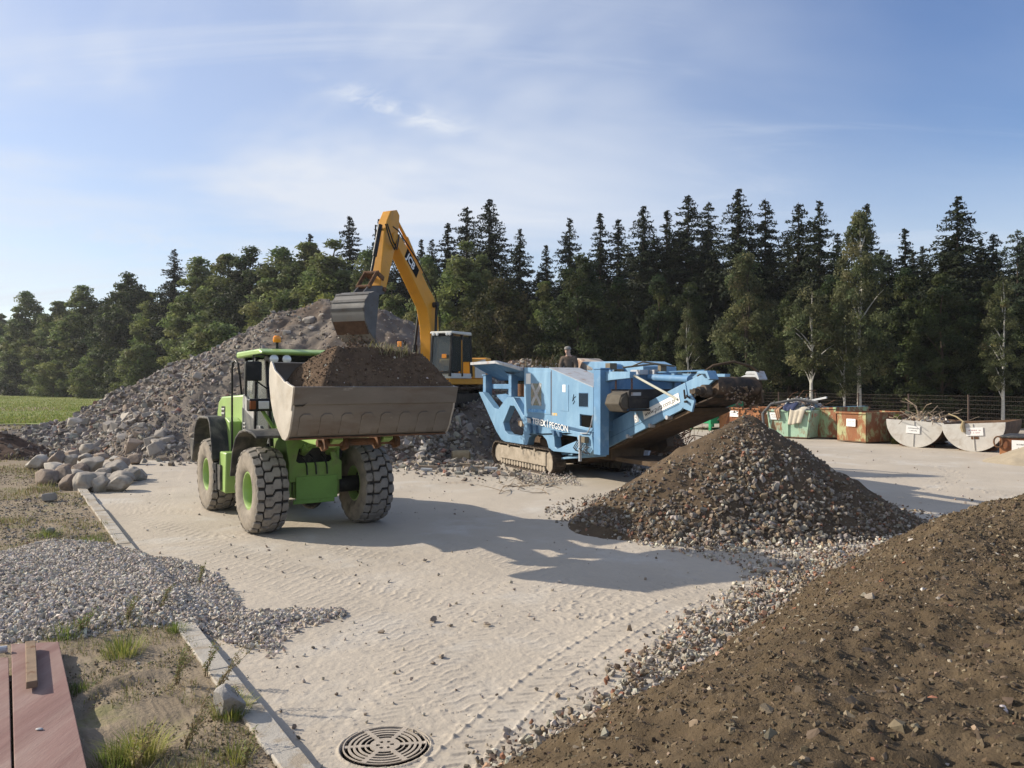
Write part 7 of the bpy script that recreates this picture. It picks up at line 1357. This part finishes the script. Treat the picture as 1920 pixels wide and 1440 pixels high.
for i in range(90):
    px = rc_.uniform(100, 330); py = rc_.uniform(0, 1) ** 0.8 * 85 + np.interp(px, [85, 200, 330], [770, 765, 765]); Yg_ = 2.8 * FPX / (py + 12 - 720)
    Yk = None
    for Yt in np.arange(27, 60, 0.25):
        p = at(px, py, Yt)
        if float(mound_h(p.x, p.y)) > p.z: Yk = Yt; break
    if Yk is None:
        if py < 812: continue
        Yk = Yg_
    big = 0.14 + 0.30 * rc_.random() ** 2; chunk(px, py, Yk, (big, big * rc_.uniform(0.6, 0.95), big * rc_.uniform(0.3, 0.7)), (rc_.uniform(-0.5, 0.5), rc_.uniform(-0.5, 0.5), rc_.uniform(0, 6.28)), 'rough concrete block in the spread of rubble at the left foot of the mound', False, rc_.choice((0, 0, 0, 1, 2)), 'rough blocks at the left foot of the mound')
for i in range(52):
    px = rc_.uniform(240, 640); py = np.interp(px, [240, 330, 450, 520, 620], [730, 680, 628, 590, 572]) + rc_.random() ** 2 * 90 + 4; Yk = None
    for Yt in np.arange(27, 60, 0.25):
        p = at(px, py, Yt)
        if float(mound_h(p.x, p.y)) > p.z: Yk = Yt; break
    if Yk is None: continue
    big = 0.13 + 0.25 * rc_.random() ** 1.8; chunk(px, py, Yk, (big, big * rc_.uniform(0.5, 0.9), big * rc_.uniform(0.25, 0.6)), (rc_.uniform(-0.6, 0.6), rc_.uniform(-0.6, 0.6), rc_.uniform(0, 6.28)), 'broken concrete block lodged in the upper slope of the rubble mound', False, rc_.choice((0, 0, 1, 2)), 'blocks lodged in the upper mound slope')
for px, py, s, lab in ((752, 858, 0.26, 'blocky stone at the rubble foot below the right loader wheel side'), (834, 815, 0.34, 'large flat sided stone in the rubble right of the loader bucket'), (878, 806, 0.36, 'broad grey stone in the rubble beside the crusher leg'), (812, 868, 0.22, 'pale stone lying in front of the rubble by the planks')):
    Yk = 2.8 * FPX / (py + 8 - 720)
    for Yt in np.arange(25, 40, 0.1):
        p = at(px, py, Yt)
        if float(mound_h(p.x, p.y)) > p.z: Yk = Yt; break
    chunk(px, py, Yk, (s, s * 0.7, s * 0.6), (0.4, 0.2, px), lab, False, 0)

# dark heap of earth and roots at the left edge
DH = gp(8, 862)
def dheap(x, y): return 0.95 - 0.42 * np.hypot(x - DH.x + 1.0, (y - DH.y - 1.2)) + 0.2 * fbm(x, y, 1.2, 3, 181)
xs = np.arange(DH.x - 4, DH.x + 2.2, 0.1); ys = np.arange(DH.y - 1.8, DH.y + 4, 0.1); XX, YY = np.meshgrid(xs, ys, indexing='ij'); o = link('earth_heap', np_mesh('earth_heap', np.stack([XX, YY, np.maximum(dheap(XX, YY), -0.1)], -1).reshape(-1, 3), [grid_faces(len(xs), len(ys))], smooth=True), m_mud); props(o, 'low dark heap of earth and roots at the left picture edge', 'earth heap')
n = 300; x = DH.x + rng.uniform(-3, 1.6, n); y = DH.y + rng.uniform(-0.8, 2.4, n); s_ = stones('clods', np.stack([x, y, np.maximum(dheap(x, y), 0.08)], -1), 0.05 + 0.14 * rng.random(n) ** 2, palette(rng, n, [(0.16, 0.125, 0.10), (0.26, 0.22, 0.18), (0.10, 0.08, 0.065)], [1, 1, 1]), m_stone, o, 49); s_['kind'] = 'stuff'
n = 900; a = rng.random((n, 2)); xy = np.array([gp(-20 + 260 * u, 800 + 62 * v) for u, v in a]); o = stones('rubble_scatter', np.stack([xy[:, 0], xy[:, 1], 0.1 + 0.05 * rng.random(n)], -1), 0.03 + 0.13 * rng.random(n) ** 3, palette(rng, n, RUB, [5, 5, 2, 4, 2, .3]), m_stone, None, 50, HULLS + SLABS, 0.8); props(o, 'small rubble strewn over the earth left of the mound', 'rubble', kind='stuff')
n = 1500; a = rng.random((n, 2)); xy = np.array([gp(0 + 220 * u, 930 + 95 * v, 0.1) for u, v in a]); k = xy[:, 0] < bx(xy[:, 1]) - 0.2; xy = xy[k]; o = stones('verge_stones', np.stack([xy[:, 0], xy[:, 1], VH(xy[:, 0], xy[:, 1])], -1), 0.012 + 0.05 * rng.random(len(xy)) ** 4, palette(rng, len(xy), RUB, [5, 5, 2, 3, 2, .3]), m_stone, None, 51); props(o, 'small stones strewn on the earth between gravel and boulders', 'stones', kind='stuff')
for px, py, s, lab in ((92, 932, 0.20, 'flat grey stone on the earth beyond the gravel spill'), (95, 994, 0.10, 'small squared pale stone beside a grass tuft at the gravel edge')):
    chunk(px, py, 2.7 * FPX / (py + 5 - 720), (s, s * 0.7, s * 0.5), (0.1, 0, px), lab, False, 0, 'stones lying on the earth verge')

# ------------------------------------------------------------------ red boards, bar and rock in the near corner
m_red = mat('faded_red_board', (0.215, 0.125, 0.11), 0.85, var=0.14, scale=1.5, col2=(0.30, 0.21, 0.18), amt2=0.4, scale2=1.2, soft2=0.2, bump=0.25, bscale=18, stretch=(4, 0.5, 1), col3=(0.56, 0.48, 0.40), amt3=0.10, scale3=1.6)
za = 0.20
PA = [gp(21, 1207, za), gp(110, 1203, za), gp(172, 1480, za), gp(28, 1480, za)]
def board(pts, th, name, m): 
    q = MB(); k = len(pts); q.add([Vector(p) for p in pts] + [Vector(p) - Vector((0, 0, th)) for p in pts], [tuple(range(k)), tuple(range(2 * k - 1, k - 1, -1))] + [(i, (i + 1) % k, k + (i + 1) % k, k + i) for i in range(k)]); return q.build(name, m, None, 0.006, smooth=0)
def ext(a, b_, t): return a + (b_ - a) * t
PA[2] = ext(PA[1], PA[2], 1.3); PA[3] = ext(PA[0], PA[3], 1.3)
props(board(PA, 0.07, 'red_board', m_red), 'faded red board in the near left corner with a rusty bar on it', 'board', 'faded red boards')
PB2 = [gp(-75, 1236, za), gp(16, 1232, za), gp(23, 1480, za), gp(-110, 1480, za)]; PB2[2] = ext(PB2[1], PB2[2], 1.3); PB2[3] = ext(PB2[0], PB2[3], 1.3)
props(board(PB2, 0.07, 'red_board', m_red), 'second faded red board, cut by the left picture edge', 'board', 'faded red boards')
q = MB(); a, b_ = gp(57, 1207, za + 0.06), gp(60, 1284, za + 0.06); q.beam(a, b_, 0.085, 0.06); o = q.build('flat_bar', mat('rusty_bar', (0.26, 0.185, 0.125), 0.85, 0.2, var=0.2, scale=5, col2=(0.15, 0.075, 0.04), amt2=0.3, scale2=6, bump=0.3), None, 0.006); props(o, 'rusty flat iron bar lying on the faded red board', 'iron bar')
q = MB(); q.tube([gp(-5, 1219, za + 0.03), gp(13, 1217, za + 0.03)], 0.035, 10); o = q.build('pipe_stub', m_lip); props(o, 'pale pipe end beside the head of the second red board', 'pipe')
q = MB(); q.sphere(gp(74, 1367, za + 0.008), 0.03, 10, 6, (1, 0.5, 0.3)); o = q.build('pebble', m_lip); props(o, 'single white pebble lying on the faded red board', 'pebble')
for k, (x0, y0, x1, y1) in enumerate(((-60, 1500, 60, 1500),)):
    v = gp(30, 1300, 0); q = MB(); q.box(v.x - 1.0, v.x + 0.25, v.y - 0.06, v.y + 0.06, -0.02, za - 0.07)
    props(q.build('bearer', m_wood), 'timber bearer under the faded red boards', 'timber')
p = gp(421, 1366); k = p.y / FPX; o = bpy.data.objects.new('rock', rock_mesh(431)); C.objects.link(o); o.data.materials.append(mat('rock_grey', (0.40, 0.375, 0.34), 0.9, var=0.14, scale=4, col2=(0.29, 0.26, 0.22), amt2=0.3, scale2=5, bump=0.7, bscale=20)); o.location = (p.x, p.y + 0.08, 0.19); o.scale = (0.152, 0.14, 0.135); o.rotation_euler = (0.2, 0.45, 0.7); props(o, 'single angular grey rock on the earth beside the kerb', 'rock')

# clods lying on the yard
for i, (px, py, s, lab) in enumerate([(715, 1184, 0.045, 'dark flat clod left of the yard middle beyond the grate'), (812, 1161, 0.07, 'long grey clod, left of two in the middle of the yard'), (912, 1169, 0.07, 'grey clod, right of two in the middle of the yard'), (845, 1172, 0.035, 'small clod between the two middle clods'), (828, 1230, 0.045, 'brown clod nearest beyond the grate'), (812, 1243, 0.03, 'small clod just left below the brown one'), (1083, 1156, 0.04, 'lone clod right of the middle of the yard'), (1142, 1247, 0.042, 'dark clod near the stone strip at the soil heap'), (797, 1050, 0.05, 'clod on the yard before the loader shadow'), (1045, 945, 0.05, 'dark clod left of the gravel heap'), (884, 909, 0.07, 'dark clod on the yard behind the loader'), (600, 1045, 0.05, 'flat clod left in front of the loader')]):
    bv, bf = HULLS[i % len(HULLS)]; o = link('clod', np_mesh('clod', bv * np.array([s * 1.2, s, s * 0.75]), [bf]), mat('clod_soil', (0.27, 0.22, 0.17), 0.95, var=0.25, scale=9, bump=0.6, bscale=40)); o.location = gp(px, py, s * 0.35); o.rotation_euler = (0, 0, i * 1.3); props(o, lab, 'clod', 'clods on the yard')

# ------------------------------------------------------------------ weeds and tufts
m_stem = mat('weed_stem', (0.22, 0.17, 0.09), 0.8, var=0.2, scale=5, bump=0)
def tuft(px, py, n, h, r, cols, lab, seed, lean=0.7):
    rg_ = np.random.default_rng(seed); p = gp(px, py, 0.1); e = empty('grass_tuft', (p.x, p.y, 0.06), 0, lab, 'grass tuft', 'grass tufts on the verge'); a = rg_.uniform(0, 6.28, n); q_ = r * rg_.random(n) ** 0.6
    o = blades('blades', np.stack([q_ * np.cos(a), q_ * np.sin(a), np.zeros(n)], -1), rg_.uniform(0.4, 1.0, n) * h, rg_.uniform(0.004, 0.008, n), palette(rg_, n, cols, [1] * len(cols)), m_blade, e, seed, lean); return e
YG = [(0.36, 0.36, 0.09), (0.28, 0.30, 0.07), (0.44, 0.40, 0.16)]; DG = [(0.18, 0.24, 0.06), (0.26, 0.29, 0.09), (0.12, 0.17, 0.04)]
tuft(232, 1222, 420, 0.22, 0.20, YG + DG, 'yellowish grass tuft below the gravel spill', 501); tuft(262, 1412, 520, 0.24, 0.17, YG, 'bright yellow green tuft at the bottom edge', 502, 0.9); tuft(432, 1335, 380, 0.20, 0.15, DG + YG, 'green tuft behind the single grey rock', 503); tuft(85, 1004, 220, 0.22, 0.28, DG, 'green tuft at the far edge of the gravel spill', 504); tuft(330, 1180, 160, 0.15, 0.12, DG, 'small tuft where the gravel meets the kerb', 505); tuft(215, 1425, 200, 0.18, 0.15, DG, 'dark green tuft left of the bright one at the bottom', 506); tuft(120, 1190, 200, 0.2, 0.2, DG, 'leafy green tuft at the near edge of the gravel spill', 507); tuft(170, 1015, 160, 0.2, 0.25, DG, 'tuft between far gravel edge and kerb', 508); tuft(150, 1290, 150, 0.10, 0.12, DG, 'thin tuft beside the red board', 509); tuft(440, 1415, 120, 0.12, 0.12, YG, 'thin tuft beside the kerb at the bottom edge', 510)
def weed(px, py, stems, h, lab, seed, spread=0.5, leafc=(0.22, 0.25, 0.10)):
    r_ = random.Random(seed); rg_ = np.random.default_rng(seed); p = gp(px, py, 0.1); e = empty('weed', (p.x, p.y, 0.08), 0, lab, 'weed', 'tall thin weeds by the kerb'); LP_, LS = [], []
    for k in range(stems):
        q = MB(); a = r_.uniform(-0.9, 0.9) if k else 0.2; d_ = Vector((math.cos(a) * r_.uniform(0.3, 1) * spread, math.sin(a) * spread, 0)); hh = h * r_.uniform(0.6, 1.0); pts = [d_ * hh * (t ** 1.4) + Vector((0.02 * r_.uniform(-1, 1), 0.02 * r_.uniform(-1, 1), hh * t * (1 - 0.18 * t))) for t in [j / 6 for j in range(7)]]
        q.tube(pts, [0.0045 * (1 - 0.12 * j) for j in range(7)], 5); q.build('stem', m_stem, e)
        for j in range(60):
            t = r_.uniform(0.15, 1.0) * 6; i0 = min(int(t), 5); c_ = pts[i0].lerp(pts[i0 + 1], t - i0); LP_.append(c_ + Vector((r_.uniform(-.02, .02), r_.uniform(-.02, .02), r_.uniform(-.015, .02)))); LS.append(r_.uniform(0.005, 0.011))
    n = len(LP_); V, F, T = leaf_quads(rg_, np.array(LP_), np.array(LS), rg_.uniform(1.2, 2.4, n), np.array([0, 0, 0.6]), palette(rg_, n, [leafc, (0.30, 0.24, 0.13), (0.16, 0.20, 0.07)], [2, 2, 1]))
    o = link('leaves', np_mesh('leaves', V, [F], T), m_leaf, e); return e
weed(330, 1280, 6, 0.52, 'tall branching weed standing on the verge, left of the kerb middle', 601, 0.55); weed(405, 1305, 5, 0.55, 'weed leaning right over the kerb with long spikes', 602, 0.9, (0.30, 0.24, 0.14)); weed(385, 1265, 4, 0.42, 'bushy weed growing against the kerb', 603, 0.5); weed(432, 1330, 7, 0.28, 'leafy green weed behind the grey rock', 604, 0.5, (0.34, 0.40, 0.12)); weed(350, 1400, 5, 0.5, 'thin dry weed leaning right at the bottom edge', 605, 0.8, (0.26, 0.2, 0.11)); weed(455, 1450, 4, 0.42, 'upright thin weed by the kerb at the bottom edge', 606, 0.25); weed(300, 1150, 4, 0.45, 'weed growing through the gravel beside the kerb', 607, 0.4); weed(240, 1165, 5, 0.4, 'weed growing through the gravel spill, farther left', 608, 0.4); weed(150, 1185, 6, 0.35, 'low leafy weed at the near gravel edge', 609, 0.7, (0.20, 0.30, 0.08)); weed(255, 1440, 4, 0.5, 'dry stalks leaning right at the bottom edge', 610, 0.7, (0.42, 0.36, 0.2)); weed(375, 1090, 4, 0.35, 'thin weed in the gravel near its right bulge', 611, 0.4)
# willow-like bush and weeds by the skips
tuft_ = plant('y1', 1683, 762, -18.0, 'green weedy bush between the brown skip and the round trough', None, 0.55, 'shrub')

# ------------------------------------------------------------------ the worker on the crusher
m_jack = mat('brown_jacket', (0.115, 0.085, 0.065), 0.9, var=0.2, scale=9, col2=(0.17, 0.13, 0.10), amt2=0.35, scale2=14, bump=0.3, bscale=60)
m_skin = mat('skin', (0.50, 0.33, 0.25), 0.6, var=0.08, scale=10, bump=0)
m_cap = mat('grey_cap', (0.26, 0.25, 0.23), 0.9, var=0.12, scale=14, bump=0.2)
m_trou = mat('dark_trousers', (0.035, 0.035, 0.04), 0.9, var=0.2, scale=9, bump=0.2)
def skin_mesh(name, verts, edges, radii, m, parent, sub=2, root=0):
    me = bpy.data.meshes.new(name); me.from_pydata(verts, edges, []); o = bpy.data.objects.new(name, me); C.objects.link(o); sk = o.modifiers.new('skin', 'SKIN'); sk.use_smooth_shade = True
    for v, r in zip(me.skin_vertices[0].data, radii): v.radius = (r, r) if not isinstance(r, tuple) else r
    me.skin_vertices[0].data[root].use_root = True
    s_ = o.modifiers.new('sub', 'SUBSURF'); s_.levels = sub; s_.render_levels = sub
    dg = bpy.context.evaluated_depsgraph_get(); n_ = bpy.data.meshes.new_from_object(o.evaluated_get(dg)); n_.name = name; bpy.data.objects.remove(o); n_.polygons.foreach_set('use_smooth', [True] * len(n_.polygons)); o = link(name, n_, m, parent); return o
WP = CF.w(1.0, -0.12, 2.20); W_ = empty('person', WP, math.atan2(-0.92, -0.38), 'worker in grey cap and brown jacket bending over the crusher top', 'person')
# local axes: x forwards, y left, z up ; feet on the walkway, leaning forward and looking down
bv = [(0, 0, 0.90), (0.04, 0, 1.08), (0.10, 0, 1.28), (0.15, 0, 1.44), (0.19, 0, 1.52), (0.23, 0, 1.60), (0.26, 0, 1.70),
      (0.14, 0.19, 1.41), (0.18, 0.27, 1.16), (0.30, 0.24, 0.96), (0.36, 0.22, 0.90), (0.14, -0.19, 1.41), (0.18, -0.27, 1.16), (0.32, -0.22, 0.98), (0.38, -0.20, 0.92),
      (0, 0.10, 0.84), (0.06, 0.11, 0.46), (0, 0.11, 0.08), (0.14, 0.12, 0.03), (0, -0.10, 0.84), (0.06, -0.11, 0.46), (0, -0.11, 0.08), (0.14, -0.12, 0.03)]
be = [(0, 1), (1, 2), (2, 3), (3, 4), (4, 5), (5, 6), (3, 7), (7, 8), (8, 9), (9, 10), (3, 11), (11, 12), (12, 13), (13, 14), (0, 15), (15, 16), (16, 17), (17, 18), (0, 19), (19, 20), (20, 21), (21, 22)]
brd = [0.15, 0.15, (0.18, 0.14), (0.15, 0.11), 0.06, 0.085, 0.095, 0.075, 0.05, 0.038, 0.035, 0.075, 0.05, 0.038, 0.035, 0.10, 0.065, 0.045, 0.04, 0.10, 0.065, 0.045, 0.04]
skin_mesh('body', bv, be, brd, m_skin, W_)
skin_mesh('jacket', [bv[i] for i in (0, 1, 2, 3, 7, 8, 9, 11, 12, 13)] + [(0.175, 0, 1.49), (0.195, 0, 1.535)], [(0, 1), (1, 2), (2, 3), (3, 4), (4, 5), (5, 6), (3, 7), (7, 8), (8, 9), (3, 10), (10, 11)], [0.185, 0.18, (0.215, 0.175), (0.19, 0.15), 0.11, 0.08, 0.062, 0.11, 0.08, 0.062, 0.105, 0.09], m_jack, W_)
skin_mesh('trousers', [bv[i] for i in (0, 15, 16, 17, 19, 20, 21)], [(0, 1), (1, 2), (2, 3), (0, 4), (4, 5), (5, 6)], [0.165, 0.12, 0.085, 0.07, 0.12, 0.085, 0.07], m_trou, W_)
for sy in (-1, 1):
    hb = MB(); c_ = Vector((0.37, sy * 0.21, 0.90))
    hand_v = [tuple(c_), tuple(c_ + Vector((0.06, 0, -0.035)))]; hand_e = [(0, 1)]; hr_ = [0.030, 0.034]
    for f_, (dy, ln) in enumerate(((0.030, 0.062), (0.011, 0.070), (-0.009, 0.066), (-0.028, 0.052))): b0 = len(hand_v); hand_v += [tuple(c_ + Vector((0.075, dy, -0.042))), tuple(c_ + Vector((0.075 + ln * 0.55, dy * 1.1, -0.062))), tuple(c_ + Vector((0.075 + ln * 0.75, dy * 1.1, -0.062 - ln * 0.5)))]; hand_e += [(1, b0), (b0, b0 + 1), (b0 + 1, b0 + 2)]; hr_ += [0.010, 0.009, 0.008]
    b0 = len(hand_v); hand_v += [tuple(c_ + Vector((0.03, -sy * 0.038, -0.02))), tuple(c_ + Vector((0.07, -sy * 0.055, -0.045)))]; hand_e += [(0, b0), (b0, b0 + 1)]; hr_ += [0.012, 0.009]; skin_mesh('hand', hand_v, hand_e, hr_, m_skin, W_, 1)
hd = MB(); hc = Vector((0.265, 0, 1.665)); hd.sphere(hc, 0.10, 20, 14, (1.02, 0.82, 1.22)); hd.build('head', m_skin, W_)
hd = MB(); hd.sphere(hc + Vector((0.105, 0, -0.02)), 0.022, 8, 6, (1, 0.7, 1.2)); hd.sphere(hc + Vector((0.0, 0.083, -0.01)), 0.024, 8, 6, (0.8, 0.4, 1.2)); hd.sphere(hc + Vector((0.0, -0.083, -0.01)), 0.024, 8, 6, (0.8, 0.4, 1.2)); hd.build('nose_and_ears', m_skin, W_)
hd = MB()
for sy in (-1, 1): hd.sphere(hc + Vector((0.088, sy * 0.034, 0.012)), 0.012, 8, 6)
hd.sphere(hc + Vector((0.086, 0, -0.062)), 0.024, 8, 6, (0.5, 1, 0.25)); hd.build('eyes_and_mouth', mat('dark_features', (0.12, 0.06, 0.05), 0.5, bump=0), W_)
hd = MB(); hd.sphere(hc + Vector((-0.012, 0, 0.005)), 0.106, 18, 10, (0.98, 0.86, 1.12)); hd.v = [(v[0], v[1], v[2]) if v[0] < hc.x + 0.02 else (hc.x + 0.02, v[1], v[2]) for v in hd.v]; hd.build('hair', mat('grey_hair', (0.16, 0.14, 0.12), 0.9, var=0.2), W_)
hd = MB(); hd.lathe([(0.112, 0.045), (0.112, 0.075), (0.10, 0.115), (0.065, 0.14), (0.0, 0.148)], 'z', 22, o=hc + Vector((0.0, 0, 0.0))); hd.prism([(hc.x + 0.06, hc.y - 0.085), (hc.x + 0.16, hc.y - 0.07), (hc.x + 0.185, hc.y), (hc.x + 0.16, hc.y + 0.07), (hc.x + 0.06, hc.y + 0.085)], hc.z + 0.048, hc.z + 0.060, 'xy'); hd.build('cap', m_cap, W_, 0.004)

# ------------------------------------------------------------------ the air: a thin even haze over the whole place
hm = bpy.data.materials.new('thin_air'); hm.use_nodes = True; t_ = hm.node_tree; t_.nodes.clear(); o_ = t_.nodes.new('ShaderNodeOutputMaterial'); v_ = t_.nodes.new('ShaderNodeVolumePrincipled')
v_.inputs['Color'].default_value = (0.94, 0.96, 1.0, 1); v_.inputs['Density'].default_value = 0.0002; v_.inputs['Anisotropy'].default_value = 0.2; t_.links.new(v_.outputs[0], o_.inputs['Volume'])
q = MB(); q.box(-950, 950, -300, 1350, -1.3, 34); hz_ = q.build('haze', hm, None, smooth=0); props(hz_, kind='stuff'); hz_['label'] = 'thin pale summer haze softening the far left trees'
